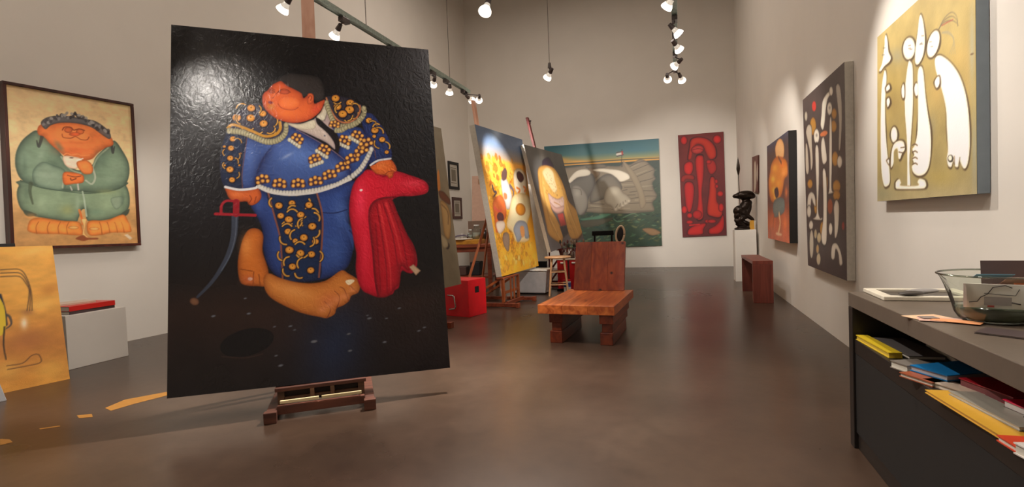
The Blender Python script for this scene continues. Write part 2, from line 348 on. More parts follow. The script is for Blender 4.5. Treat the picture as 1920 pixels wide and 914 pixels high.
('e',[1652,2034,1657,2034,1652,2029],(90,60,20),0,1.0,1.0,2),
('e',[1585,2057,1605,2057,1584,2037],(24,22,34),0,0.3,1.0,2),
('e',[1585,2059,1601,2059,1584,2044],(222,158,62),(150,85,30),0.6,1.0,2),
('e',[1585,2062,1588,2062,1585,2059],(90,60,20),0,1.0,1.0,2),
('e',[1686,1909,1709,1910,1685,1887],(24,22,34),0,0.3,1.0,2),
('e',[1686,1912,1704,1912,1685,1895],(222,158,62),(150,85,30),0.6,1.0,2),
('e',[1686,1915,1689,1915,1686,1911],(90,60,20),0,1.0,1.0,2),
('s',[1559,2199,1578,2204,1597,2199,1610,2184,1615,2165],21,21,(22,22,34),1.0),
('s',[1559,2199,1578,2204,1597,2199,1610,2184,1615,2165],11,11,(205,148,62),0.95),
('s',[1612,2141,1634,2142,1652,2133,1664,2114,1666,2091],21,21,(22,22,34),1.0),
('s',[1612,2141,1634,2142,1652,2133,1664,2114,1666,2091],11,11,(205,148,62),0.95),
('s',[1619,1948,1600,1955,1586,1972,1582,1993,1587,2016],21,21,(22,22,34),1.0),
('s',[1619,1948,1600,1955,1586,1972,1582,1993,1587,2016],10,10,(205,148,62),0.95),
('s',[1681,2008,1699,2001,1711,1986,1716,1966,1711,1946],21,21,(22,22,34),1.0),
('s',[1681,2008,1699,2001,1711,1986,1716,1966,1711,1946],11,11,(205,148,62),0.95),
('s',[1579,2148,1588,2165,1603,2176,1621,2178,1636,2172],21,21,(22,22,34),1.0),
('s',[1579,2148,1588,2165,1603,2176,1621,2178,1636,2172],11,11,(205,148,62),0.95),
('s',[1539,1790,1607,1833,1715,1851],17,17,(196,196,200),1.0),
('s',[1528,2049,1574,1963,1588,1855],8,8,(90,62,70),1.0),
('p',[1191,2150,1355,2141,1477,2135,1527,2027,1563,1941,1548,1854,1493,1747,1431,1684,1376,1680,1361,1758,1322,1832,1276,1896,1294,1992,1227,2087],(44,66,122),(24,30,70),37,4,1.0,1),
('p',[873,2159,972,2098,1082,2031,1211,1937,1322,1832,1366,1737,1345,1664,1197,1586,991,1536,811,1544,671,1580,624,1640,632,1730,677,1851,750,1964,824,2037,861,2079],(56,78,134),(24,30,70),66,4,1.0,1),
('g',[965,1873,1166,1834,943,1751],(96,126,190),0.55),
('g',[822,1954,931,1955,820,1872],(80,104,168),0.5),
('g',[726,1669,797,1668,724,1589],(36,50,100),0.5),
('g',[1260,1748,1306,1788,1307,1684],(84,112,178),0.5),
('s',[945,2106,1063,2037,1211,1937,1331,1828,1368,1748],6,6,(120,96,110),1.0),
('g',[865,1872,913,1903,872,1858],(190,196,210),0.4),
('e',[648,1608,664,1608,647,1586],(208,205,196),(130,126,120),0.6,1.0,2),
('e',[669,1596,685,1596,669,1574],(208,205,196),(130,126,120),0.6,1.0,2),
('e',[691,1586,707,1585,691,1563],(208,205,196),(130,126,120),0.6,1.0,2),
('e',[714,1577,730,1576,714,1554],(208,205,196),(130,126,120),0.6,1.0,2),
('e',[737,1569,753,1568,737,1546],(208,205,196),(130,126,120),0.6,1.0,2),
('e',[761,1562,776,1561,760,1539],(208,205,196),(130,126,120),0.6,1.0,2),
('e',[784,1556,800,1556,784,1533],(208,205,196),(130,126,120),0.6,1.0,2),
('e',[808,1552,824,1552,808,1530],(208,205,196),(130,126,120),0.6,1.0,2),
('e',[833,1550,849,1550,832,1528],(208,205,196),(130,126,120),0.6,1.0,2),
('e',[857,1549,874,1549,857,1527],(208,205,196),(130,126,120),0.6,1.0,2),
('e',[882,1549,898,1549,882,1527],(208,205,196),(130,126,120),0.6,1.0,2),
('e',[907,1550,923,1550,906,1528],(208,205,196),(130,126,120),0.6,1.0,2),
('e',[932,1552,948,1551,931,1529],(208,205,196),(130,126,120),0.6,1.0,2),
('e',[957,1553,973,1553,956,1531],(208,205,196),(130,126,120),0.6,1.0,2),
('e',[982,1555,998,1555,981,1533],(208,205,196),(130,126,120),0.6,1.0,2),
('e',[1007,1558,1023,1558,1006,1535],(208,205,196),(130,126,120),0.6,1.0,2),
('e',[1032,1561,1049,1561,1031,1538],(208,205,196),(130,126,120),0.6,1.0,2),
('e',[1057,1565,1074,1564,1056,1542],(208,205,196),(130,126,120),0.6,1.0,2),
('e',[1082,1569,1099,1569,1082,1546],(208,205,196),(130,126,120),0.6,1.0,2),
('e',[1108,1574,1124,1574,1107,1551],(208,205,196),(130,126,120),0.6,1.0,2),
('e',[1133,1580,1150,1580,1132,1557],(208,205,196),(130,126,120),0.6,1.0,2),
('e',[1158,1587,1175,1586,1157,1564],(208,205,196),(130,126,120),0.6,1.0,2),
('e',[1183,1594,1200,1593,1182,1570],(208,205,196),(130,126,120),0.6,1.0,2),
('e',[1208,1602,1225,1601,1207,1578],(208,205,196),(130,126,120),0.6,1.0,2),
('e',[1233,1610,1250,1610,1232,1587],(208,205,196),(130,126,120),0.6,1.0,2),
('e',[1258,1620,1275,1620,1257,1597],(208,205,196),(130,126,120),0.6,1.0,2),
('e',[1282,1632,1299,1632,1281,1609],(208,205,196),(130,126,120),0.6,1.0,2),
('e',[1306,1646,1323,1646,1305,1623],(208,205,196),(130,126,120),0.6,1.0,2),
('e',[1329,1661,1346,1661,1328,1638],(208,205,196),(130,126,120),0.6,1.0,2),
('e',[1352,1677,1369,1677,1351,1653],(208,205,196),(130,126,120),0.6,1.0,2),
('s',[646,1600,723,1559,847,1535,973,1537,1140,1567,1368,1663],21,21,(198,194,188),1.0),
('e',[1387,1694,1407,1694,1386,1667],(208,205,196),(130,126,120),0.6,1.0,2),
('e',[1409,1713,1428,1713,1408,1686],(208,205,196),(130,126,120),0.6,1.0,2),
('e',[1430,1732,1450,1732,1429,1706],(208,205,196),(130,126,120),0.6,1.0,2),
('e',[1450,1753,1470,1753,1449,1727],(208,205,196),(130,126,120),0.6,1.0,2),
('e',[1468,1777,1488,1777,1467,1750],(208,205,196),(130,126,120),0.6,1.0,2),
('e',[1484,1801,1504,1801,1483,1775],(208,205,196),(130,126,120),0.6,1.0,2),
('e',[1499,1827,1519,1827,1498,1801],(208,205,196),(130,126,120),0.6,1.0,2),
('e',[1514,1854,1534,1854,1513,1827],(208,205,196),(130,126,120),0.6,1.0,2),
('e',[1528,1880,1548,1881,1526,1853],(208,205,196),(130,126,120),0.6,1.0,2),
('e',[1540,1908,1560,1908,1539,1881],(208,205,196),(130,126,120),0.6,1.0,2),
('e',[1553,1936,1573,1936,1551,1909],(208,205,196),(130,126,120),0.6,1.0,2),
('p',[621,1684,666,1709,716,1702,727,1644,626,1625],(60,30,30),0,11,3,0.7,1),
('e',[637,1678,652,1678,637,1661],(226,172,80),(120,60,30),0.5,1.0,2),
('e',[668,1697,683,1697,668,1680],(226,172,80),(120,60,30),0.5,1.0,2),
('e',[702,1691,717,1691,702,1674],(226,172,80),(120,60,30),0.5,1.0,2),
('e',[638,1640,653,1640,638,1624],(226,172,80),(120,60,30),0.5,1.0,2),
('e',[673,1655,688,1655,673,1639],(226,172,80),(120,60,30),0.5,1.0,2),
('e',[711,1654,726,1654,711,1637],(226,172,80),(120,60,30),0.5,1.0,2),
('p',[754,1663,804,1675,851,1652,849,1593,745,1605],(60,30,30),0,11,3,0.7,1),
('e',[768,1653,783,1653,768,1636],(226,172,80),(120,60,30),0.5,1.0,2),
('e',[803,1662,818,1662,803,1645],(226,172,80),(120,60,30),0.5,1.0,2),
('e',[835,1646,850,1645,835,1629],(226,172,80),(120,60,30),0.5,1.0,2),
('e',[761,1616,776,1615,760,1599],(226,172,80),(120,60,30),0.5,1.0,2),
('e',[799,1620,814,1620,798,1603],(226,172,80),(120,60,30),0.5,1.0,2),
('e',[835,1607,850,1607,835,1590],(226,172,80),(120,60,30),0.5,1.0,2),
('p',[895,1657,945,1674,994,1656,996,1596,889,1598],(60,30,30),0,12,4,0.7,1),
('e',[910,1648,925,1648,909,1631],(226,172,80),(120,60,30),0.5,1.0,2),
('e',[944,1661,959,1661,944,1644],(226,172,80),(120,60,30),0.5,1.0,2),
('e',[978,1648,994,1647,978,1630],(226,172,80),(120,60,30),0.5,1.0,2),
('e',[905,1610,920,1610,904,1593],(226,172,80),(120,60,30),0.5,1.0,2),
('e',[943,1618,958,1618,942,1601],(226,172,80),(120,60,30),0.5,1.0,2),
('e',[981,1609,996,1609,980,1592],(226,172,80),(120,60,30),0.5,1.0,2),
('p',[1028,1668,1077,1693,1129,1683,1138,1623,1030,1608],(60,30,30),0,12,4,0.7,1),
('e',[1044,1662,1060,1662,1044,1645],(226,172,80),(120,60,30),0.5,1.0,2),
('e',[1078,1680,1093,1680,1077,1662],(226,172,80),(120,60,30),0.5,1.0,2),
('e',[1114,1672,1130,1672,1113,1655],(226,172,80),(120,60,30),0.5,1.0,2),
('e',[1044,1623,1059,1623,1043,1606],(226,172,80),(120,60,30),0.5,1.0,2),
('e',[1082,1637,1097,1637,1081,1620],(226,172,80),(120,60,30),0.5,1.0,2),
('e',[1121,1634,1137,1634,1121,1617],(226,172,80),(120,60,30),0.5,1.0,2),
('p',[1139,1719,1186,1749,1240,1746,1255,1687,1146,1658],(60,30,30),0,12,4,0.7,1),
('e',[1156,1714,1172,1714,1155,1697],(226,172,80),(120,60,30),0.5,1.0,2),
('e',[1189,1736,1204,1736,1188,1719],(226,172,80),(120,60,30),0.5,1.0,2),
('e',[1226,1733,1242,1733,1225,1715],(226,172,80),(120,60,30),0.5,1.0,2),
('e',[1159,1675,1175,1675,1159,1658],(226,172,80),(120,60,30),0.5,1.0,2),
('e',[1197,1694,1212,1694,1196,1676],(226,172,80),(120,60,30),0.5,1.0,2),
('e',[1237,1696,1253,1696,1236,1678],(226,172,80),(120,60,30),0.5,1.0,2),
('p',[1244,1782,1289,1819,1344,1822,1365,1765,1257,1723],(60,30,30),0,12,4,0.7,1),
('e',[1262,1780,1278,1780,1261,1763],(226,172,80),(120,60,30),0.5,1.0,2),
('e',[1293,1806,1309,1806,1292,1789],(226,172,80),(120,60,30),0.5,1.0,2),
('e',[1331,1808,1347,1808,1330,1790],(226,172,80),(120,60,30),0.5,1.0,2),
('e',[1269,1741,1285,1741,1268,1724],(226,172,80),(120,60,30),0.5,1.0,2),
('e',[1305,1765,1321,1765,1304,1747],(226,172,80),(120,60,30),0.5,1.0,2),
('e',[1346,1771,1362,1771,1345,1754],(226,172,80),(120,60,30),0.5,1.0,2),
('e',[888,2015,904,2015,888,1995],(206,200,182),(120,112,90),0.5,1.0,2),
('e',[907,2001,922,2001,906,1981],(206,200,182),(120,112,90),0.5,1.0,2),
('e',[925,1986,940,1986,924,1966],(206,200,182),(120,112,90),0.5,1.0,2),
('e',[943,1972,959,1972,942,1952],(206,200,182),(120,112,90),0.5,1.0,2),
('e',[961,1957,977,1957,960,1937],(206,200,182),(120,112,90),0.5,1.0,2),
('p',[928,2078,973,2062,1001,2020,974,1971,896,2034],(60,30,30),0,12,4,0.7,1),
('e',[935,2062,949,2062,935,2046],(226,172,80),(120,60,30),0.5,1.0,2),
('e',[967,2052,981,2052,966,2036],(226,172,80),(120,60,30),0.5,1.0,2),
('e',[986,2022,1000,2022,985,2006],(226,172,80),(120,60,30),0.5,1.0,2),
('e',[914,2035,928,2035,913,2019],(226,172,80),(120,60,30),0.5,1.0,2),
('e',[946,2019,960,2019,945,2003],(226,172,80),(120,60,30),0.5,1.0,2),
('e',[969,1990,984,1990,969,1974],(226,172,80),(120,60,30),0.5,1.0,2),
('e',[1101,1918,1117,1918,1100,1898],(206,200,182),(120,112,90),0.5,1.0,2),
('e',[1120,1905,1136,1905,1119,1885],(206,200,182),(120,112,90),0.5,1.0,2),
('e',[1139,1891,1155,1891,1138,1871],(206,200,182),(120,112,90),0.5,1.0,2),
('e',[1158,1877,1174,1877,1157,1857],(206,200,182),(120,112,90),0.5,1.0,2),
('e',[1177,1864,1194,1864,1177,1844],(206,200,182),(120,112,90),0.5,1.0,2),
('p',[1139,1983,1186,1970,1216,1929,1191,1879,1108,1937],(60,30,30),0,12,4,0.7,1),
('e',[1147,1968,1161,1968,1146,1952],(226,172,80),(120,60,30),0.5,1.0,2),
('e',[1180,1959,1194,1959,1179,1943],(226,172,80),(120,60,30),0.5,1.0,2),
('e',[1200,1930,1215,1930,1200,1914],(226,172,80),(120,60,30),0.5,1.0,2),
('e',[1126,1939,1140,1939,1125,1923],(226,172,80),(120,60,30),0.5,1.0,2),
('e',[1159,1925,1174,1925,1159,1909],(226,172,80),(120,60,30),0.5,1.0,2),
('e',[1185,1897,1199,1897,1184,1881],(226,172,80),(120,60,30),0.5,1.0,2),
('e',[1051,1784,1067,1784,1050,1764],(206,200,182),(120,112,90),0.5,1.0,2),
('e',[1073,1792,1089,1792,1072,1773],(206,200,182),(120,112,90),0.5,1.0,2),
('e',[1095,1801,1111,1801,1094,1781],(206,200,182),(120,112,90),0.5,1.0,2),
('e',[1117,1810,1133,1810,1116,1790],(206,200,182),(120,112,90),0.5,1.0,2),
('e',[1139,1819,1155,1819,1138,1799],(206,200,182),(120,112,90),0.5,1.0,2),
('p',[1030,1854,1070,1887,1118,1890,1137,1839,1042,1801],(60,30,30),0,12,4,0.7,1),
('e',[1046,1852,1060,1852,1045,1836],(226,172,80),(120,60,30),0.5,1.0,2),
('e',[1073,1875,1087,1876,1073,1860],(226,172,80),(120,60,30),0.5,1.0,2),
('e',[1107,1877,1121,1877,1106,1861],(226,172,80),(120,60,30),0.5,1.0,2),
('e',[1052,1817,1067,1817,1052,1801],(226,172,80),(120,60,30),0.5,1.0,2),
('e',[1084,1838,1098,1838,1083,1822],(226,172,80),(120,60,30),0.5,1.0,2),
('e',[1120,1845,1134,1845,1119,1829],(226,172,80),(120,60,30),0.5,1.0,2),
('e',[1272,1994,1289,1995,1271,1974],(206,200,182),(120,112,90),0.5,1.0,2),
('e',[1293,1984,1310,1984,1293,1963],(206,200,182),(120,112,90),0.5,1.0,2),
('e',[1315,1973,1331,1973,1314,1952],(206,200,182),(120,112,90),0.5,1.0,2),
('e',[1336,1962,1352,1962,1335,1942],(206,200,182),(120,112,90),0.5,1.0,2),
('e',[1357,1951,1374,1951,1356,1931],(206,200,182),(120,112,90),0.5,1.0,2),
('p',[1305,2065,1354,2058,1390,2022,1369,1968,1278,2015],(60,30,30),0,12,4,0.7,1),
('e',[1314,2051,1329,2051,1314,2035],(226,172,80),(120,60,30),0.5,1.0,2),
('e',[1349,2047,1364,2047,1348,2031],(226,172,80),(120,60,30),0.5,1.0,2),
('e',[1373,2021,1388,2021,1373,2005],(226,172,80),(120,60,30),0.5,1.0,2),
('e',[1296,2019,1310,2019,1295,2003],(226,172,80),(120,60,30),0.5,1.0,2),
('e',[1332,2010,1347,2010,1331,1994],(226,172,80),(120,60,30),0.5,1.0,2),
('e',[1361,1986,1376,1986,1360,1969],(226,172,80),(120,60,30),0.5,1.0,2),
('e',[1378,2045,1395,2045,1377,2024],(206,200,182),(120,112,90),0.5,1.0,2),
('e',[1399,2032,1415,2032,1398,2011],(206,200,182),(120,112,90),0.5,1.0,2),
('e',[1419,2019,1436,2019,1418,1998],(206,200,182),(120,112,90),0.5,1.0,2),
('e',[1439,2006,1456,2006,1438,1985],(206,200,182),(120,112,90),0.5,1.0,2),
('e',[1460,1993,1477,1993,1459,1972],(206,200,182),(120,112,90),0.5,1.0,2),
('p',[1417,2113,1466,2102,1499,2061,1473,2009,1385,2065],(60,30,30),0,12,4,0.7,1),
('e',[1425,2098,1440,2099,1425,2082],(226,172,80),(120,60,30),0.5,1.0,2),
('e',[1460,2091,1475,2091,1459,2075],(226,172,80),(120,60,30),0.5,1.0,2),
('e',[1482,2062,1497,2062,1481,2046],(226,172,80),(120,60,30),0.5,1.0,2),
('e',[1404,2068,1419,2068,1403,2051],(226,172,80),(120,60,30),0.5,1.0,2),
('e',[1439,2055,1454,2055,1439,2038],(226,172,80),(120,60,30),0.5,1.0,2),
('e',[1467,2028,1482,2028,1466,2011],(226,172,80),(120,60,30),0.5,1.0,2),
('p',[1328,1859,1375,1894,1431,1895,1450,1837,1339,1798],(60,30,30),0,12,4,0.7,1),
('e',[1346,1856,1362,1856,1345,1838],(226,172,80),(120,60,30),0.5,1.0,2),
('e',[1378,1881,1395,1881,1378,1863],(226,172,80),(120,60,30),0.5,1.0,2),
('e',[1417,1881,1434,1881,1416,1863],(226,172,80),(120,60,30),0.5,1.0,2),
('e',[1352,1816,1368,1816,1351,1799],(226,172,80),(120,60,30),0.5,1.0,2),
('e',[1389,1839,1405,1839,1388,1821],(226,172,80),(120,60,30),0.5,1.0,2),
('e',[1431,1844,1447,1844,1430,1826],(226,172,80),(120,60,30),0.5,1.0,2),
('p',[1407,1920,1448,1965,1503,1980,1534,1927,1430,1863],(60,30,30),0,12,4,0.7,1),
('e',[1426,1921,1442,1921,1425,1903],(226,172,80),(120,60,30),0.5,1.0,2),
('e',[1453,1954,1470,1954,1452,1935],(226,172,80),(120,60,30),0.5,1.0,2),
('e',[1492,1963,1509,1963,1491,1944],(226,172,80),(120,60,30),0.5,1.0,2),
('e',[1439,1884,1455,1884,1438,1866],(226,172,80),(120,60,30),0.5,1.0,2),
('e',[1472,1915,1489,1915,1471,1897],(226,172,80),(120,60,30),0.5,1.0,2),
('e',[1513,1930,1530,1930,1512,1912],(226,172,80),(120,60,30),0.5,1.0,2),
('p',[1450,1985,1490,2031,1547,2046,1577,1993,1472,1928],(60,30,30),0,12,4,0.7,1),
('e',[1468,1986,1485,1987,1467,1968],(226,172,80),(120,60,30),0.5,1.0,2),
('e',[1496,2019,1513,2019,1495,2001],(226,172,80),(120,60,30),0.5,1.0,2),
('e',[1535,2028,1552,2029,1534,2010],(226,172,80),(120,60,30),0.5,1.0,2),
('e',[1481,1949,1498,1949,1481,1931],(226,172,80),(120,60,30),0.5,1.0,2),
('e',[1515,1980,1532,1980,1514,1962],(226,172,80),(120,60,30),0.5,1.0,2),
('e',[1556,1995,1573,1996,1555,1977],(226,172,80),(120,60,30),0.5,1.0,2),
('p',[869,2167,974,2162,1079,2201,1104,2216,1162,2150,1237,2023,1249,1934,1185,1990,1064,2058,945,2115],(176,160,150),(120,104,110),16,4,1.0,1),
('p',[873,2163,974,2158,1088,2199,1093,2126,1010,2108,936,2123],(192,182,160),(140,128,108),10,4,1.0,1),
('p',[1202,2393,1214,2313,1176,2204,1152,2192,1108,2225,1148,2278],(188,180,160),(130,120,100),10,4,1.0,1),
('p',[1211,2313,1229,2151,1247,2109,1162,2150,1145,2192,1176,2204],(160,140,136),(110,94,98),10,4,1.0,1),
('p',[1104,2212,1134,2209,1200,2140,1265,2088,1290,2002,1284,1934,1271,1900,1253,1934,1248,1991,1188,2086,1117,2157],(24,20,22),0,12,4,1.0,1),
('e',[1170,2056,1178,2056,1170,2049],(90,90,100),0,1.0,1.0,2),
('p',[413,2100,438,2162,491,2252,579,2321,672,2333,707,2288,774,2219,846,2173,870,2121,861,2054,805,2006,733,1994,645,2024,540,2062,454,2083],(52,48,62),(34,32,46),27,4,1.0,1),
('e',[598,2289,636,2290,598,2248],(24,22,34),0,0.2,1.0,2),
('e',[598,2291,628,2292,598,2261],(222,158,62),(150,85,30),0.6,1.0,2),
('e',[598,2296,603,2296,598,2290],(90,60,20),0,1.0,1.0,2),
('e',[488,2200,527,2201,488,2158],(24,22,34),0,0.1,1.0,2),
('e',[488,2202,520,2203,488,2171],(222,158,62),(150,85,30),0.6,1.0,2),
('e',[488,2208,494,2208,488,2202],(90,60,20),0,1.0,1.0,2),
('e',[593,2201,633,2202,593,2159],(24,22,34),0,0.1,1.0,2),
('e',[593,2203,625,2204,593,2172],(222,158,62),(150,85,30),0.6,1.0,2),
('e',[593,2209,599,2209,593,2203],(90,60,20),0,1.0,1.0,2),
('e',[686,2242,720,2243,686,2206],(24,22,34),0,0.2,1.0,2),
('e',[686,2244,713,2245,686,2217],(222,158,62),(150,85,30),0.6,1.0,2),
('e',[687,2248,691,2249,686,2243],(90,60,20),0,1.0,1.0,2),
('e',[690,2154,728,2155,689,2114],(24,22,34),0,0.2,1.0,2),
('e',[690,2156,720,2157,689,2126],(222,158,62),(150,85,30),0.6,1.0,2),
('e',[690,2162,695,2162,690,2156],(90,60,20),0,1.0,1.0,2),
('s',[486,2286,496,2309,514,2324,536,2327,556,2319],19,19,(22,22,34),1.0),
('s',[486,2286,496,2309,514,2324,536,2327,556,2319],10,10,(205,148,62),0.95),
('s',[610,2111,591,2091,567,2083,543,2090,524,2109],19,19,(22,22,34),1.0),
('s',[610,2111,591,2091,567,2083,543,2090,524,2109],9,9,(205,148,62),0.95),
('s',[771,2134,780,2106,776,2077,762,2052,739,2038],19,19,(22,22,34),1.0),
('s',[771,2134,780,2106,776,2077,762,2052,739,2038],10,10,(205,148,62),0.95),
('s',[678,2079,659,2065,638,2063,618,2073,605,2092],19,19,(22,22,34),1.0),
('s',[678,2079,659,2065,638,2063,618,2073,605,2092],10,10,(205,148,62),0.95),
('s',[773,2231,790,2215,798,2192,796,2166,784,2143],19,19,(22,22,34),1.0),
('s',[773,2231,790,2215,798,2192,796,2166,784,2143],10,10,(205,148,62),0.95),
('s',[513,2147,496,2158,485,2177,483,2200,491,2222],19,19,(22,22,34),1.0),
('s',[513,2147,496,2158,485,2177,483,2200,491,2222],9,9,(205,148,62),0.95),
('s',[660,2313,670,2300,673,2283,669,2265,659,2252],19,19,(22,22,34),1.0),
('s',[660,2313,670,2300,673,2283,669,2265,659,2252],10,10,(205,148,62),0.95),
('s',[779,2115,772,2092,756,2075,736,2068,717,2073],19,19,(22,22,34),1.0),
('s',[779,2115,772,2092,756,2075,736,2068,717,2073],10,10,(205,148,62),0.95),
('s',[423,2111,455,2140,524,2121,611,2082,698,2043,779,2061,817,2110,816,2170],23,23,(176,124,40),1.0),
('e',[430,2086,449,2086,430,2058],(176,168,130),(95,88,70),0.6,1.0,2),
('e',[450,2085,469,2085,450,2057],(176,168,130),(95,88,70),0.6,1.0,2),
('e',[471,2083,490,2084,470,2055],(176,168,130),(95,88,70),0.6,1.0,2),
('e',[491,2082,510,2082,491,2054],(176,168,130),(95,88,70),0.6,1.0,2),
('e',[512,2078,531,2079,511,2050],(176,168,130),(95,88,70),0.6,1.0,2),
('e',[532,2073,551,2074,531,2045],(176,168,130),(95,88,70),0.6,1.0,2),
('e',[551,2066,570,2066,551,2038],(176,168,130),(95,88,70),0.6,1.0,2),
('e',[570,2057,590,2057,570,2029],(176,168,130),(95,88,70),0.6,1.0,2),
('e',[589,2047,608,2047,589,2019],(176,168,130),(95,88,70),0.6,1.0,2),
('e',[608,2038,628,2038,608,2010],(176,168,130),(95,88,70),0.6,1.0,2),
('e',[627,2029,647,2029,627,2001],(176,168,130),(95,88,70),0.6,1.0,2),
('e',[647,2020,666,2020,646,1991],(176,168,130),(95,88,70),0.6,1.0,2),
('e',[666,2010,685,2011,665,1982],(176,168,130),(95,88,70),0.6,1.0,2),
('e',[685,2002,705,2002,685,1974],(176,168,130),(95,88,70),0.6,1.0,2),
('e',[706,1996,725,1996,705,1968],(176,168,130),(95,88,70),0.6,1.0,2),
('e',[727,1994,746,1994,726,1966],(176,168,130),(95,88,70),0.6,1.0,2),
('e',[748,1995,768,1996,747,1967],(176,168,130),(95,88,70),0.6,1.0,2),
('e',[769,2000,789,2000,768,1972],(176,168,130),(95,88,70),0.6,1.0,2),
('e',[790,2008,809,2008,789,1979],(176,168,130),(95,88,70),0.6,1.0,2),
('e',[809,2019,829,2019,809,1990],(176,168,130),(95,88,70),0.6,1.0,2),
('e',[827,2034,847,2034,826,2005],(176,168,130),(95,88,70),0.6,1.0,2),
('e',[842,2052,862,2052,842,2023],(176,168,130),(95,88,70),0.6,1.0,2),
('e',[855,2073,875,2073,854,2044],(176,168,130),(95,88,70),0.6,1.0,2),
('e',[862,2097,882,2097,861,2068],(176,168,130),(95,88,70),0.6,1.0,2),
('e',[864,2121,884,2122,863,2093],(176,168,130),(95,88,70),0.6,1.0,2),
('e',[864,2146,884,2147,863,2118],(176,168,130),(95,88,70),0.6,1.0,2),
('p',[1191,2410,1309,2428,1426,2394,1507,2330,1519,2260,1466,2190,1394,2147,1325,2136,1264,2191,1215,2276],(48,44,54),(32,30,42),25,4,1.0,1),
('e',[1273,2405,1314,2407,1271,2362],(24,22,34),0,0.2,1.0,2),
('e',[1273,2407,1306,2408,1271,2375],(222,158,62),(150,85,30),0.6,1.0,2),
('e',[1273,2413,1279,2413,1273,2406],(90,60,20),0,1.0,1.0,2),
('e',[1395,2366,1437,2367,1393,2323],(24,22,34),0,0.2,1.0,2),
('e',[1395,2368,1429,2369,1393,2336],(222,158,62),(150,85,30),0.6,1.0,2),
('e',[1395,2374,1401,2374,1395,2367],(90,60,20),0,1.0,1.0,2),
('e',[1287,2329,1329,2330,1285,2286],(24,22,34),0,0.2,1.0,2),
('e',[1287,2331,1320,2332,1286,2299],(222,158,62),(150,85,30),0.6,1.0,2),
('e',[1287,2336,1293,2337,1287,2330],(90,60,20),0,1.0,1.0,2),
('e',[1386,2302,1433,2303,1384,2254],(24,22,34),0,0.1,1.0,2),
('e',[1386,2304,1424,2305,1384,2268],(222,158,62),(150,85,30),0.6,1.0,2),
('e',[1386,2310,1393,2310,1386,2303],(90,60,20),0,0.9,1.0,2),
('e',[1327,2260,1371,2262,1325,2215],(24,22,34),0,0.1,1.0,2),
('e',[1327,2262,1362,2263,1326,2229],(222,158,62),(150,85,30),0.6,1.0,2),
('e',[1327,2268,1333,2268,1327,2262],(90,60,20),0,1.0,1.0,2),
('s',[1316,2371,1302,2358,1286,2353,1270,2357,1258,2368],21,21,(22,22,34),1.0),
('s',[1316,2371,1302,2358,1286,2353,1270,2357,1258,2368],10,10,(205,148,62),0.95),
('s',[1411,2249,1402,2223,1383,2204,1360,2196,1336,2200],21,21,(22,22,34),1.0),
('s',[1411,2249,1402,2223,1383,2204,1360,2196,1336,2200],10,10,(205,148,62),0.95),
('s',[1275,2273,1266,2291,1265,2311,1274,2331,1289,2344],21,21,(22,22,34),1.0),
('s',[1275,2273,1266,2291,1265,2311,1274,2331,1289,2344],10,10,(205,148,62),0.95),
('s',[1459,2278,1458,2257,1449,2238,1433,2225,1414,2221],21,21,(22,22,34),1.0),
('s',[1459,2278,1458,2257,1449,2238,1433,2225,1414,2221],10,10,(205,148,62),0.95),
('s',[1413,2205,1397,2189,1376,2183,1357,2188,1342,2203],21,21,(22,22,34),1.0),
('s',[1413,2205,1397,2189,1376,2183,1357,2188,1342,2203],10,10,(205,148,62),0.95),
('s',[1417,2360,1436,2365,1454,2360,1467,2346,1472,2326],21,21,(22,22,34),1.0),
('s',[1417,2360,1436,2365,1454,2360,1467,2346,1472,2326],11,11,(205,148,62),0.95),
('s',[1197,2406,1226,2302,1280,2207,1357,2180,1437,2222,1477,2300,1475,2345],15,15,(160,96,62),1.0),
('e',[1196,2359,1217,2360,1195,2329],(176,168,130),(95,88,70),0.6,1.0,2),
('e',[1201,2334,1222,2335,1200,2305],(176,168,130),(95,88,70),0.6,1.0,2),
('e',[1206,2310,1228,2311,1205,2280],(176,168,130),(95,88,70),0.6,1.0,2),
('e',[1212,2286,1233,2287,1211,2256],(176,168,130),(95,88,70),0.6,1.0,2),
('e',[1219,2263,1240,2263,1218,2233],(176,168,130),(95,88,70),0.6,1.0,2),
('e',[1227,2240,1248,2240,1226,2210],(176,168,130),(95,88,70),0.6,1.0,2),
('e',[1235,2217,1257,2218,1234,2187],(176,168,130),(95,88,70),0.6,1.0,2),
('e',[1245,2195,1266,2196,1243,2165],(176,168,130),(95,88,70),0.6,1.0,2),
('e',[1256,2174,1277,2175,1254,2144],(176,168,130),(95,88,70),0.6,1.0,2),
('e',[1271,2156,1292,2157,1269,2127],(176,168,130),(95,88,70),0.6,1.0,2),
('e',[1290,2146,1312,2146,1289,2116],(176,168,130),(95,88,70),0.6,1.0,2),
('e',[1313,2142,1334,2143,1311,2112],(176,168,130),(95,88,70),0.6,1.0,2),
('e',[1335,2143,1357,2143,1334,2113],(176,168,130),(95,88,70),0.6,1.0,2),
('e',[1358,2146,1380,2147,1357,2117],(176,168,130),(95,88,70),0.6,1.0,2),
('e',[1381,2152,1402,2153,1379,2123],(176,168,130),(95,88,70),0.6,1.0,2),
('e',[1403,2161,1425,2162,1401,2131],(176,168,130),(95,88,70),0.6,1.0,2),
('e',[1424,2172,1446,2173,1423,2142],(176,168,130),(95,88,70),0.6,1.0,2),
('e',[1445,2186,1466,2187,1443,2156],(176,168,130),(95,88,70),0.6,1.0,2),
('e',[1463,2204,1485,2204,1462,2173],(176,168,130),(95,88,70),0.6,1.0,2),
('e',[1480,2223,1502,2224,1478,2193],(176,168,130),(95,88,70),0.6,1.0,2),
('e',[1494,2244,1516,2245,1493,2214],(176,168,130),(95,88,70),0.6,1.0,2),
('e',[1507,2267,1529,2268,1505,2237],(176,168,130),(95,88,70),0.6,1.0,2),
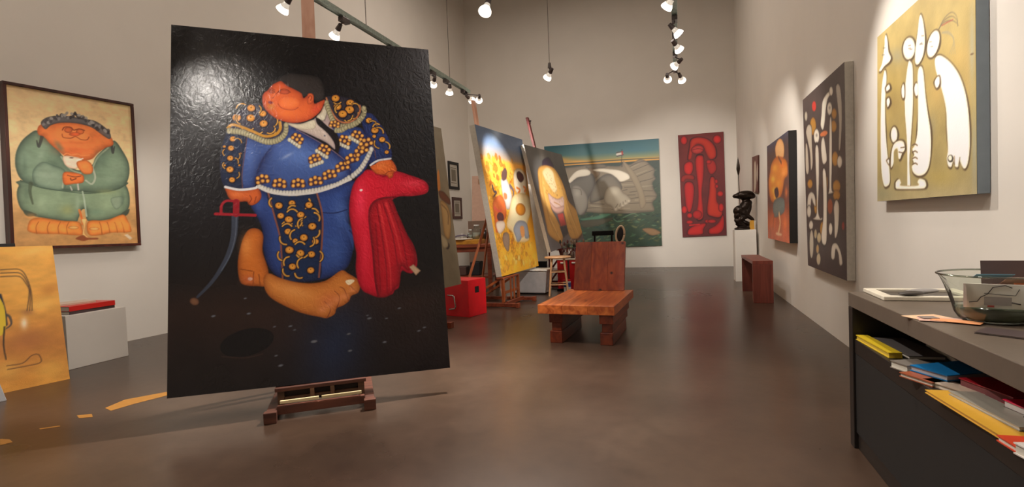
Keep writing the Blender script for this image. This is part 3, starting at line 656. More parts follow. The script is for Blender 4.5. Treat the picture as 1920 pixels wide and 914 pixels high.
('e',[1512,2292,1534,2293,1510,2262],(176,168,130),(95,88,70),0.6,1.0,2),
('e',[1509,2318,1531,2318,1507,2287],(176,168,130),(95,88,70),0.6,1.0,2),
('p',[1221,2190,1263,2197,1299,2177,1293,2128,1208,2143],(60,30,30),0,12,4,0.7,1),
('e',[1231,2181,1244,2182,1231,2167],(226,172,80),(120,60,30),0.6,1.0,2),
('e',[1261,2187,1273,2187,1260,2173],(226,172,80),(120,60,30),0.6,1.0,2),
('e',[1286,2172,1298,2172,1285,2158],(226,172,80),(120,60,30),0.6,1.0,2),
('e',[1222,2151,1235,2151,1222,2137],(226,172,80),(120,60,30),0.6,1.0,2),
('e',[1254,2153,1266,2153,1253,2139],(226,172,80),(120,60,30),0.6,1.0,2),
('e',[1283,2141,1295,2141,1282,2127],(226,172,80),(120,60,30),0.6,1.0,2),
('e',[1267,2108,1286,2109,1266,2081],(176,168,130),(95,88,70),0.6,1.0,2),
('e',[1287,2107,1307,2108,1286,2081],(176,168,130),(95,88,70),0.6,1.0,2),
('e',[1308,2111,1328,2112,1307,2084],(176,168,130),(95,88,70),0.6,1.0,2),
('e',[1327,2122,1347,2123,1326,2095],(176,168,130),(95,88,70),0.6,1.0,2),
('e',[1346,2135,1365,2135,1344,2108],(176,168,130),(95,88,70),0.6,1.0,2),
('p',[745,2529,800,2560,847,2597,913,2623,988,2618,1064,2614,1125,2600,1166,2554,1182,2475,1176,2405,1140,2377,1094,2384,1058,2426,1016,2413,965,2454,891,2494,836,2523,763,2507],(52,47,46),(36,33,34),28,4,1.0,1),
('p',[684,2388,699,2431,729,2458,759,2502,800,2532,837,2545,877,2508,937,2477,994,2440,1010,2398,1043,2421,1088,2416,1097,2350,1144,2373,1183,2388,1169,2335,1132,2269,1069,2211,993,2177,919,2167,846,2179,783,2207,724,2260,690,2317],(204,92,46),(150,56,34),44,4,1.0,1),
('g',[866,2258,977,2262,865,2207],(216,110,50),0.6),
('g',[749,2311,785,2312,748,2273],(178,120,48),0.7),
('g',[836,2502,884,2504,835,2480],(214,90,54),0.6),
('g',[1110,2298,1155,2328,1128,2262],(196,66,46),0.7),
('g',[742,2391,778,2392,741,2361],(212,110,70),0.5),
('p',[805,2351,833,2395,889,2410,953,2396,980,2354,960,2310,904,2287,849,2293,816,2313],(220,112,58),(196,86,44),28,4,1.0,1),
('s',[806,2338,827,2305,876,2286,932,2288,964,2310],5,5,(140,52,32),1.0),
('e',[857,2447,901,2445,854,2426],(186,80,48),(120,46,32),0.4,1.0,2),
('e',[761,2445,785,2443,760,2430],(180,84,54),(100,46,34),0.6,1.0,2),
('s',[805,2440,839,2472,881,2470,908,2445],5,5,(110,44,32),1.0),
('s',[740,2459,762,2472,783,2461],5,5,(110,44,32),1.0),
('s',[816,2454,790,2423,767,2388,756,2391],5,5,(120,50,34),1.0),
('g',[779,2414,790,2414,778,2388],(226,126,90),0.6),
('p',[728,2352,745,2361,766,2349,751,2332,735,2336],(130,46,44),0,12,4,1.0,1),
('s',[734,2346,764,2345],4,4,(80,26,28),1.0),
('p',[1039,2414,1051,2441,1078,2444,1094,2419,1088,2371,1063,2344,1040,2352],(208,98,52),(140,54,34),16,4,1.0,1),
('s',[1049,2400,1062,2422,1076,2409,1068,2379],7,7,(120,44,32),1.0)]
CANVAS['yellow']={'o': [-2.971, 8.404, 0.53], 'u': [0.08824, 0.9961, 0.0], 'v': [-0.12804, 0.01134, 0.9917], 'q': [(0, 0), (1894, 25), (2112, 2764), (-126, 2714)], 'g': (110, 230), 'd': 0.11}
PAINT['yellow']=[
('b',[(0,(84,104,132)),(0.1,(96,116,146)),(0.19,(150,130,110)),(0.22,(222,160,60)),(0.5,(216,150,44)),(1,(226,168,38))]),
('g',[770,2688,1042,2749,778,2516],(168,190,216),0.8),
('r',[-92,2149,1557,2312,1316,1555,23,1495],110,141,184,((226,150,40),(186,96,32),(244,190,80),(204,116,36),(236,170,56)),8,20,60,0.85),
('r',[-28,1557,1279,1626,1864,37,-11,70],190,153,196,((240,184,48),(206,136,30),(236,166,36),(186,108,30),(250,206,90),(226,156,40),(252,216,120)),9,-20,60,0.85),
('p',[115,1335,483,1482,647,1351,621,1108,313,906,63,779,71,1007],(206,96,50),(150,60,34),52,12,0.85,1),
('s',[210,1636,235,1538,340,1526,182,1436],61,26,(60,48,60),1.0),
('p',[637,1783,868,1835,1001,1683,1042,1470,866,1251,695,1213,647,1351,596,1521],(196,190,186),(130,120,116),55,13,1.0,1),
('p',[710,1910,910,2033,989,1969,896,1819,707,1770],(84,60,56),0,34,13,1.0,1),
('p',[664,1524,796,1517,778,1425,654,1413],(204,110,70),0,33,13,1.0,1),
('s',[1038,1685,1160,1584,1064,1435],92,46,(96,84,90),1.0),
('p',[1330,1961,1527,2072,1806,2078,1994,1938,1934,1700,1661,1495,1316,1555,1239,1734],(226,214,190),(170,150,120),74,15,1.0,1),
('p',[1487,1975,1644,2026,1822,1971,1819,1867,1628,1797,1479,1862],(86,44,42),(40,26,30),50,15,1.0,1),
('s',[1362,1668,1520,1632,1393,1558],48,48,(212,120,50),1.0),
('s',[1752,1709,1861,1677,1773,1614],51,51,(212,120,50),1.0),
('p',[1079,1472,1492,1563,1977,1507,1947,1195,1606,888,1578,588,900,580,794,759,558,902,785,1179],(232,212,170),(190,160,100),83,14,1.0,1),
('e',[1390,1225,1653,1246,1396,1101],(214,140,40),(150,90,30),0.3,1.0,10),
('e',[342,1066,490,1077,346,980],(88,46,52),(50,26,34),0.3,1.0,9),
('p',[135,974,458,989,478,870,210,758,102,843],(222,206,190),(170,140,120),41,12,1.0,1),
('s',[155,1237,287,1173,461,1209],52,26,(206,80,70),1.0),
('p',[857,828,1076,967,1353,995,1601,926,1610,662,1395,632,1345,744,1114,606,954,577,907,685],(150,158,170),(110,116,130),59,14,1.0,1),
('p',[1199,857,1400,876,1387,706,1213,661],(214,150,90),0,36,14,1.0,1),
('p',[330,738,510,780,612,695,503,461,392,433,283,573],(140,118,100),(100,80,70),42,12,1.0,1),
('g',[147,382,308,355,42,276],(244,194,70),0.7),
('g',[520,290,693,259,404,180],(244,194,70),0.7),
('g',[1023,431,1226,447,1085,306],(244,194,70),0.7),
('g',[1615,436,1821,400,1456,316],(244,194,70),0.7),
('g',[1307,195,1519,172,1224,71],(244,194,70),0.7),
('g',[621,110,802,81,522,-1],(244,194,70),0.7),
('g',[216,147,392,137,195,30],(244,194,70),0.7),
('g',[1738,239,1963,212,1632,111],(244,194,70),0.7)]
CANVAS['grey']={'o': [-2.523, 10.257, 0.844], 'u': [0.10585, 0.99438, -0.0], 'v': [-0.21764, 0.02317, 0.97576], 'q': [(0, 0), (2610, 172), (2530, 2418), (-21, 2337)], 'g': (100, 190), 'd': 0.08}
PAINT['grey']=[
('b',[(0,(96,94,90)),(0.5,(86,84,86)),(1,(112,110,114))]),
('n',0.1,298,1,1),
('g',[991,2262,1257,2317,1003,2014],(150,148,140),0.5),
('p',[859,2033,1041,2130,1389,2213,1545,2150,1613,1995,1215,1895,809,1859],(58,40,62),(36,28,44),45,18,1.0,1),
('p',[423,1783,670,1921,1163,1995,1641,1961,1953,1732,2083,1462,2118,1176,2571,951,2647,625,2595,339,2102,206,1609,216,1460,415,1509,722,1507,966,1356,1046,1070,1108,705,972,887,723,1030,510,1080,339,818,164,550,201,138,368,127,605,165,882,187,1202,292,1488],(228,176,90),(168,112,50),67,18,1.0,1),
('p',[730,1810,1130,1949,1475,1874,1467,1651,1459,1429,1180,1327,926,1486,754,1643],(246,226,176),(226,184,116),60,18,1.0,1),
('p',[753,1308,988,1233,1337,1194,1791,1265,1634,990,1178,843,813,891,699,1097],(216,186,176),(160,120,110),45,18,1.0,1),
('p',[1012,825,1456,863,1461,555,1042,527],(200,70,64),(150,50,50),38,18,1.0,0),
('p',[967,528,1481,546,1480,370,1023,264],(58,58,66),(50,50,56),22,18,1.0,0),
('p',[1609,216,2102,206,2595,339,2406,232,1890,133],(104,60,40),0,50,20,1.0,0),
('s',[634,1801,446,1457,417,1089,389,723,503,398],28,14,(176,118,52),0.75),
('s',[406,1659,242,1284,198,962],27,13,(176,118,52),0.75),
('s',[1866,1725,1884,1314,1788,903,1871,541,1985,247],32,16,(176,118,52),0.75),
('s',[1972,1318,2079,906,2225,536],33,17,(176,118,52),0.75),
('s',[446,967,446,642,680,310],28,14,(176,118,52),0.75),
('s',[994,1106,1356,1046,1507,966],30,15,(176,118,52),0.75),
('s',[622,1551,521,1174,562,805],63,28,(246,208,136),0.55),
('s',[1933,996,2076,630,2245,303],74,33,(246,208,136),0.55),
('s',[457,723,650,435,800,239],63,28,(246,208,136),0.55),
('s',[309,1287,287,964],61,27,(246,208,136),0.55),
('p',[723,1098,1050,979,1642,1035,1510,899,1056,851,765,923],(206,164,150),(150,110,100),37,18,1.0,1),
('r',[682,1805,1903,1774,1826,1130,417,1089],70,67,52,((206,140,56),(246,214,140),(186,120,50)),5,0,80,0.6),
('r',[389,885,2079,906,2337,300,770,266],40,76,53,((206,150,70),(240,206,130),(186,128,60)),6,0,80,0.4)]
CANVAS['oldman']={'o': [-7.39, 3.821, 1.391], 'u': [0.06784, 0.9977, -0.0], 'v': [0.0, 0.0, 1.0], 'q': [(0, 0), (1368, -14), (1384, 1923), (28, 1897)], 'g': (210, 270), 'd': 0.04}
PAINT['oldman']=[
('b',[(0,(206,176,130)),(0.5,(214,184,134)),(0.8,(190,146,92)),(1,(176,130,78))]),
('n',0.08,96,1,1),
('g',[658,1904,1187,2022,649,1747],(222,196,152),0.5),
('g',[80,362,196,362,75,265],(150,112,70),0.6),
('g',[1245,368,1407,368,1238,254],(150,112,70),0.5),
('p',[162,789,85,719,60,602,86,458,158,382,295,343,480,307,633,291,667,338,709,444,755,445,770,306,987,317,1167,379,1278,482,1299,654,1265,790,1195,847],(120,140,112),(54,68,58),53,5,1.0,1),
('g',[388,540,515,544,381,414],(142,164,132),0.6),
('g',[999,532,1151,536,993,421],(140,160,128),0.6),
('g',[553,442,641,443,549,364],(150,150,90),0.5),
('p',[294,1405,361,1341,469,1230,548,1112,628,991,728,961,860,1040,914,1153,1044,1306,1151,1403,1246,1276,1316,1113,1311,941,1244,794,1110,716,910,679,678,681,460,695,257,734,123,786,70,914,75,1083,129,1234,212,1343],(112,134,110),(54,68,58),72,5,1.0,1),
('g',[176,1046,255,1071,188,903],(124,146,124),0.6),
('g',[1155,1041,1259,1050,1146,900],(126,146,122),0.6),
('g',[435,998,542,1009,429,896],(74,94,78),0.6),
('p',[323,1025,435,998,559,933,538,712,376,696,238,757,227,904],(122,142,120),(70,90,76),37,5,1.0,1),
('s',[540,906,517,724],17,17,(150,160,136),1.0),
('s',[341,1338,303,1208,287,1280],36,13,(42,44,44),0.8),
('s',[1111,1370,1120,1232,1146,1319],37,16,(46,46,46),0.8),
('s',[526,1110,616,964,725,921],22,22,(132,146,124),1.0),
('s',[1069,1295,938,1156,870,1014],21,21,(130,144,120),1.0),
('s',[863,1013,889,881,845,791,778,832],23,23,(158,166,146),1.0),
('s',[104,785,296,711,545,679,815,666,1111,725,1285,825],12,12,(60,78,64),1.0),
('s',[199,755,185,656,205,510],44,18,(60,68,50),0.7),
('p',[1066,611,1213,634,1197,531,1126,462,1078,506],(132,150,126),(90,108,90),16,6,1.0,1),
('s',[732,683,745,578,760,365],20,20,(150,166,146),1.0),
('s',[684,786,688,708],20,20,(170,170,160),1.0),
('s',[603,742,616,699],17,17,(160,160,150),1.0),
('p',[123,435,237,382,157,357,117,396],(60,68,56),0,13,5,1.0,1),
('p',[1168,390,1283,471,1268,402,1208,362],(60,68,56),0,16,6,1.0,1),
('p',[137,216,174,318,275,343,480,307,666,291,700,206,691,122,557,125,450,139,345,142,224,150,151,176],(226,138,62),(160,84,34),37,5,1.0,1),
('p',[751,219,794,306,986,311,1194,390,1255,311,1297,167,1245,140,1127,142,1026,139,926,115,783,113],(226,138,62),(160,84,34),42,6,1.0,1),
('s',[224,150,220,227,248,293],11,7,(160,84,34),1.0),
('s',[337,147,333,225,362,293],11,7,(160,84,34),1.0),
('s',[446,144,442,223,471,292],12,7,(160,84,34),1.0),
('s',[536,142,532,222,562,292],12,7,(160,84,34),1.0),
('s',[926,120,918,230,902,284],13,8,(160,84,34),1.0),
('s',[1021,140,1011,228,995,284],13,8,(160,84,34),1.0),
('s',[1115,143,1104,227,1087,283],13,8,(160,84,34),1.0),
('s',[1200,141,1189,226,1172,283],14,8,(160,84,34),1.0),
('g',[189,227,224,227,186,178],(230,146,66),0.8),
('g',[284,213,320,213,281,163],(230,146,66),0.8),
('g',[394,199,432,198,391,148],(230,146,66),0.8),
('g',[496,197,535,196,493,145],(230,146,66),0.8),
('g',[612,234,652,233,609,181],(230,146,66),0.8),
('g',[836,217,879,217,833,163],(230,146,66),0.8),
('g',[968,215,1013,214,965,160],(230,146,66),0.8),
('g',[1071,214,1116,213,1067,158],(230,146,66),0.8),
('g',[1158,226,1205,226,1155,170],(230,146,66),0.8),
('g',[1243,239,1291,239,1239,182],(230,146,66),0.8),
('e',[606,218,664,217,605,197],(220,170,100),(160,84,34),0.4,1.0,3),
('e',[839,198,897,197,838,177],(220,170,100),(160,84,34),0.4,1.0,3),
('s',[682,444,703,338,708,259],29,20,(200,104,44),1.0),
('p',[698,323,758,328,745,259,725,152,754,98,780,76,733,67,700,121,715,232],(226,186,120),(170,110,60),12,5,1.0,1),
('p',[620,76,672,111,713,116,757,82,863,78,869,57,770,55,709,41,660,54],(128,66,34),0,15,5,1.0,1),
('p',[1198,107,1243,117,1301,58,1268,36],(196,176,148),0,17,6,1.0,0),
('p',[298,1405,318,1463,368,1501,465,1528,617,1570,821,1590,962,1566,1075,1480,1117,1437,1138,1368,1111,1325,1044,1294,941,1211,864,1121,746,1087,612,1093,529,1156,428,1250,359,1340,311,1353],(214,118,58),(158,72,34),63,5,1.0,1),
('g',[651,1384,906,1422,645,1279],(222,128,66),0.7),
('g',[685,1206,871,1229,682,1153],(196,90,44),0.7),
('g',[455,1355,519,1364,452,1299],(214,116,58),0.5),
('p',[340,1506,406,1583,534,1627,666,1641,824,1639,941,1628,1059,1555,1109,1475,1091,1417,1004,1459,889,1538,728,1564,551,1543,442,1494,381,1434],(92,88,88),(50,46,48),20,5,1.0,1),
('e',[367,1492,350,1478,361,1506],(122,118,116),0,0.4,0.85,3),
('e',[387,1532,369,1522,384,1548],(122,118,116),0,0.4,0.85,3),
('e',[385,1525,391,1505,371,1517],(62,58,60),0,0.4,0.85,3),
('e',[401,1548,405,1528,387,1541],(62,58,60),0,0.4,0.85,3),
('e',[416,1521,432,1513,408,1504],(140,136,132),0,0.4,0.85,3),
('e',[449,1578,466,1572,443,1560],(140,136,132),0,0.4,0.85,3),
('e',[442,1539,427,1521,433,1551],(62,58,60),0,0.4,0.85,3),
('e',[484,1596,495,1580,472,1583],(62,58,60),0,0.4,0.85,3),
('e',[498,1582,514,1572,489,1565],(62,58,60),0,0.4,0.85,3),
('e',[515,1612,526,1595,503,1599],(140,136,132),0,0.4,0.85,3),
('e',[515,1620,528,1605,504,1605],(62,58,60),0,0.4,0.85,3),
('e',[528,1587,521,1564,514,1590],(122,118,116),0,0.4,0.85,3),
('e',[556,1644,539,1628,549,1657],(44,40,42),0,0.4,0.85,3),
('e',[565,1635,565,1612,550,1630],(140,136,132),0,0.4,0.85,3),
('e',[573,1644,553,1637,572,1661],(122,118,116),0,0.4,0.85,3),
('e',[593,1642,600,1622,579,1632],(140,136,132),0,0.4,0.85,3),
('e',[616,1674,603,1653,605,1683],(122,118,116),0,0.4,0.85,3),
('e',[630,1621,615,1602,620,1632],(122,118,116),0,0.4,0.85,3),
('e',[654,1628,652,1605,639,1626],(44,40,42),0,0.4,0.85,3),
('e',[672,1677,690,1672,665,1658],(140,136,132),0,0.4,0.85,3),
('e',[682,1646,702,1647,679,1627],(44,40,42),0,0.4,0.85,3),
('e',[706,1690,703,1667,690,1688],(44,40,42),0,0.4,0.85,3),
('e',[705,1681,685,1671,703,1698],(44,40,42),0,0.4,0.85,3),
('e',[725,1668,736,1650,712,1655],(44,40,42),0,0.4,0.85,3),
('e',[747,1645,726,1641,748,1663],(44,40,42),0,0.4,0.85,3),
('e',[748,1674,768,1675,745,1655],(140,136,132),0,0.4,0.85,3),
('e',[778,1653,780,1629,762,1647],(44,40,42),0,0.4,0.85,3),
('e',[787,1664,769,1647,778,1677],(122,118,116),0,0.4,0.85,3),
('e',[800,1647,790,1624,785,1652],(62,58,60),0,0.4,0.85,3),
('e',[829,1649,836,1628,813,1639],(140,136,132),0,0.4,0.85,3),
('e',[823,1618,825,1594,807,1612],(62,58,60),0,0.4,0.85,3),
('e',[864,1587,843,1580,863,1605],(140,136,132),0,0.4,0.85,3),
('e',[874,1611,886,1594,860,1597],(44,40,42),0,0.4,0.85,3),
('e',[882,1612,863,1596,874,1627],(140,136,132),0,0.4,0.85,3),
('e',[902,1601,882,1588,896,1618],(140,136,132),0,0.4,0.85,3),
('e',[907,1570,928,1568,903,1550],(44,40,42),0,0.4,0.85,3),
('e',[942,1571,925,1552,931,1583],(122,118,116),0,0.4,0.85,4),
('e',[945,1543,925,1528,937,1558],(44,40,42),0,0.4,0.85,4),
('e',[958,1521,936,1514,957,1539],(44,40,42),0,0.4,0.85,4),
('e',[980,1570,980,1546,963,1566],(122,118,116),0,0.4,0.85,4),
('e',[1009,1559,1011,1535,992,1554],(44,40,42),0,0.4,0.85,4),
('e',[1027,1535,1036,1514,1011,1523],(44,40,42),0,0.4,0.85,4),
('e',[1038,1524,1047,1504,1022,1513],(140,136,132),0,0.4,0.85,4),
('e',[1061,1513,1039,1507,1061,1532],(140,136,132),0,0.4,0.85,4),
('e',[1084,1533,1101,1521,1072,1516],(62,58,60),0,0.4,0.85,4),
('e',[1082,1504,1068,1481,1068,1513],(44,40,42),0,0.4,0.85,4),
('e',[622,1463,667,1470,620,1426],(196,96,46),(128,54,26),0.4,1.0,3),
('e',[750,1462,796,1469,748,1427],(198,100,48),(128,54,26),0.4,1.0,3),
('s',[558,1452,582,1492,647,1503,678,1472,705,1481,747,1498,802,1486],11,11,(110,42,20),1.0),
('g',[682,1310,891,1339,680,1279],(178,84,40),0.5),
('g',[930,1426,1028,1440,925,1344],(190,92,44),0.5),
('e',[689,1421,752,1431,687,1395],(208,92,44),(150,60,30),0.5,1.0,3),
('s',[551,1400,562,1360,638,1361,696,1391,751,1362,820,1367,848,1408],11,11,(150,68,34),1.0),
('s',[554,1138,594,1164,637,1148,705,1167,750,1151,844,1172],12,7,(224,132,74),1.0),
('p',[544,1117,636,1132,748,1108,725,1026,672,974,606,979,556,1020],(222,200,176),(170,140,110),19,5,1.0,1),
('e',[635,1111,658,1114,635,1104],(90,60,50),0,1.0,1.0,3),
('s',[692,1086,762,1115],12,12,(226,210,196),1.0),
('p',[700,1071,793,1097,852,1060,871,987,844,925,764,914,721,958,688,1023],(222,128,62),(150,72,30),25,5,1.0,1),
('p',[541,916,625,928,736,906,761,860,739,800,638,778,545,762,523,827],(214,112,50),(150,66,28),24,5,1.0,1),
('s',[578,883,655,868,723,884],10,10,(120,54,26),1.0),
('s',[609,849,619,824,669,848],12,12,(110,48,26),1.0),
('g',[318,1111,355,1098,269,966],(138,158,136),0.5),
('g',[365,866,490,863,361,831],(150,170,148),0.5),
('g',[154,655,193,657,146,508],(84,104,86),0.6),
('g',[284,512,345,514,279,413],(150,170,140),0.5),
('g',[668,523,700,524,659,365],(156,176,150),0.5),
('g',[871,420,968,421,869,377],(100,130,110),0.5),
('g',[1009,697,1161,705,1007,659],(150,160,110),0.5),
('g',[1206,594,1243,595,1198,452],(84,104,86),0.6),
('g',[985,1134,1052,1183,1029,1044],(90,112,94),0.6),
('g',[1069,866,1197,876,1066,822],(136,156,132),0.5),
('g',[512,1236,541,1263,557,1157],(80,100,84),0.6),
('g',[152,970,184,974,146,849],(76,96,80),0.5),
('g',[177,362,236,363,174,323],(240,160,80),0.4),
('n',0.07,81,1,1),
('n',0.05,28,2,1)]
CANVAS['sea']={'o': [-3.796, 15.95, 0.619], 'u': [1.0, 0.0, -0.0], 'v': [0.0, 0.0, 1.0], 'q': [(0, 0), (3322, 36), (3320, 3260), (-229, 3326)], 'g': (200, 190), 'd': 0.045}
PAINT['sea']=[
('b',[(0,(52,98,110)),(0.1,(64,110,114)),(0.17,(150,140,84)),(0.195,(214,150,56)),(0.2,(40,56,48)),(0.62,(54,72,54)),(1,(46,66,52))]),
('g',[17,2874,670,2823,13,2763],(240,160,50),0.9),
('g',[924,2744,1430,2705,922,2685],(230,160,60),0.8),
('g',[2623,2997,3329,2937,2618,2834],(50,100,120),0.5),
('s',[-121,2730,1135,2711,2212,2711,3322,2681],33,33,(36,54,50),1.0),
('s',[-120,2764,1137,2745,2213,2736,3322,2697],17,17,(222,160,60),0.8),
('r',[-136,1160,3352,1003,3324,-10,-178,33],260,216,75,((70,104,76),(36,54,44),(94,124,92),(50,82,66),(110,120,80),(40,70,60),(84,92,60)),12,10,35,0.85),
('r',[-79,2666,791,2602,739,1120,-136,1160],40,172,60,((56,84,64),(40,58,48),(80,104,74)),13,15,20,0.85),
('r',[3122,2511,3394,2491,3350,922,3077,934],40,158,55,((56,84,64),(40,58,48),(80,104,74)),14,15,20,0.85),
('p',[1,2446,358,2583,748,2605,1259,2626,1675,2579,2125,2528,2250,2610,2450,2554,2733,2679,2929,2623,3051,2492,3180,2345,3152,2186,3195,2062,3106,1946,3139,1742,3220,1575,3186,1456,3088,1339,3121,1094,2725,1064,2242,1053,1502,1103,997,1151,-47,1156],(130,118,98),(84,74,62),65,13,1.0,1),
('s',[2366,2437,2690,2584,2929,2615],16,16,(78,68,58),1.0),
('s',[2442,2317,2765,2432,3020,2519],16,16,(78,68,58),1.0),
('s',[2597,2142,2918,2259,3172,2338],16,16,(78,68,58),1.0),
('s',[2753,2010,2991,2051,3173,2104],16,16,(78,68,58),1.0),
('s',[2109,2010,2434,2030,2752,1993],16,16,(78,68,58),1.0),
('s',[2267,1856,2589,1857],16,16,(78,68,58),1.0),
('s',[2424,1703,2744,1725,3099,1704],16,16,(78,68,58),1.0),
('s',[2340,1617,2581,1612],16,16,(78,68,58),1.0),
('s',[1176,1421,1636,1373],17,17,(78,68,58),1.0),
('s',[2332,1362,2813,1354,3089,1348],16,16,(78,68,58),1.0),
('s',[1086,1274,1632,1264,2244,1135,3081,1096],16,16,(78,68,58),1.0),
('s',[2417,1497,2898,1553,3196,1536],16,16,(78,68,58),1.0),
('s',[2059,1724,2346,1789],16,16,(78,68,58),1.0),
('s',[2365,2412,2729,2549],36,16,(158,146,122),0.7),
('s',[2519,2197,2960,2337],36,16,(158,146,122),0.7),
('s',[2188,1939,2591,1930],37,16,(158,146,122),0.7),
('s',[1216,1352,1838,1237,2409,1210],37,17,(158,146,122),0.7),
('s',[2576,1448,3092,1461],36,16,(158,146,122),0.7),
('s',[2748,1847,3104,1866],36,16,(158,146,122),0.7),
('p',[2249,2597,2331,2612,2601,2265,2788,1844,2892,1350,2729,1194,2662,1648,2514,2025],(142,128,104),(110,96,80),32,13,1.0,1),
('p',[1089,2580,1302,2640,1635,2615,1756,2531,1548,2496,1213,2512],(112,102,84),(70,62,54),33,13,1.0,1),
('p',[1171,2524,1381,2492,1543,2338,1354,2184,1233,2360],(124,104,80),(90,74,58),34,13,1.0,1),
('p',[-2,2360,516,2155,864,2259,1250,2359,1377,2141,1317,1851,1165,1607,1103,1273,994,1067,780,1076,-47,1156],(104,98,88),(66,62,56),102,14,1.0,1),
('p',[640,1977,856,2006,1061,1782,1129,1525,1086,1274,961,1110,823,1083,705,1377,638,1679],(146,140,128),(96,90,82),68,14,1.0,1),
('g',[804,1754,915,1748,800,1627],(170,164,152),0.8),
('s',[638,1934,894,1876,931,1705],21,21,(104,96,84),1.0),
('p',[1275,1853,1409,2097,1666,2288,1954,2268,2150,2007,2184,1799,1935,1690,1725,1577,1515,1504,1219,1436,1182,1606],(118,110,96),(70,64,56),100,13,1.0,1),
('g',[1615,2000,1780,1990,1611,1875],(132,124,110),0.7),
('p',[1645,1664,1735,1868,1943,1930,2105,1878,2222,1714,2341,1625,2449,1496,2438,1398,2290,1298,2083,1176,1999,1122,1934,1150,1840,1296,1698,1370,1632,1498],(166,156,136),(112,100,84),74,13,1.0,1),
('g',[1937,1731,2100,1721,1932,1590],(196,188,168),0.8),
('s',[1962,1232,2047,1352],16,16,(92,80,68),1.0),
('s',[2084,1201,2130,1368],16,16,(92,80,68),1.0),
('s',[2208,1261,2213,1418],16,16,(92,80,68),1.0),
('s',[2315,1330,2279,1464],16,16,(92,80,68),1.0),
('g',[1981,1206,2026,1203,1980,1160],(196,184,160),0.8),
('g',[2093,1242,2138,1240,2092,1196],(196,184,160),0.8),
('g',[2201,1303,2245,1300,2199,1257],(196,184,160),0.8),
('g',[2300,1364,2345,1361,2299,1318],(196,184,160),0.8),
('g',[2391,1433,2435,1431,2390,1388],(196,184,160),0.8),
('p',[516,2155,590,2277,742,2428,916,2500,1128,2493,1235,2418,1215,2319,1036,2281,822,2262,645,2138,575,2100],(226,218,200),(180,170,150),30,14,1.0,1),
('p',[1321,2471,1548,2488,1836,2451,2121,2397,2361,2281,2438,2169,2395,2098,2159,2040,2032,2164,1872,2291,1627,2374,1387,2416],(226,218,200),(180,170,150),29,13,1.0,1),
('s',[2204,2704,2214,2497],20,20,(50,42,38),1.0),
('s',[2230,3022,2212,2703],14,14,(40,36,36),1.0),
('p',[2049,2954,2245,2979,2257,2839,2069,2813],(190,182,170),0,24,13,1.0,0),
('s',[2057,2937,2244,2963],29,29,(36,36,40),1.0),
('s',[2070,2829,2257,2855],29,29,(36,36,40),1.0),
('s',[2055,2888,2251,2905],24,24,(206,200,190),1.0),
('p',[2204,2974,2253,2979,2258,2863,2217,2859],(160,44,40),0,24,13,1.0,0),
('p',[862,945,1331,1010,1626,1080,1832,1046,1496,918,1072,868],(80,128,100),(60,96,76),34,13,0.9,1),
('p',[902,875,1496,918,1911,943,1658,786,1235,676,938,687],(78,72,56),(56,56,44),34,13,0.9,1),
('p',[2757,554,2909,590,3105,558,3290,454,3257,390,3060,348,2904,418],(140,110,78),(90,70,50),32,13,1.0,1),
('s',[1910,901,2030,813,2195,848],29,29,(84,120,92),1.0),
('s',[2197,930,2484,1042,2643,985],28,12,(90,126,94),1.0)]
CANVAS['red']={'o': [0.128, 15.95, 0.895], 'u': [1.0, 0.0, -0.0], 'v': [0.0, 0.0, 1.0], 'q': [(0, 0), (1214, 17), (1198, 3019), (-55, 3028)], 'g': (90, 190), 'd': 0.045}
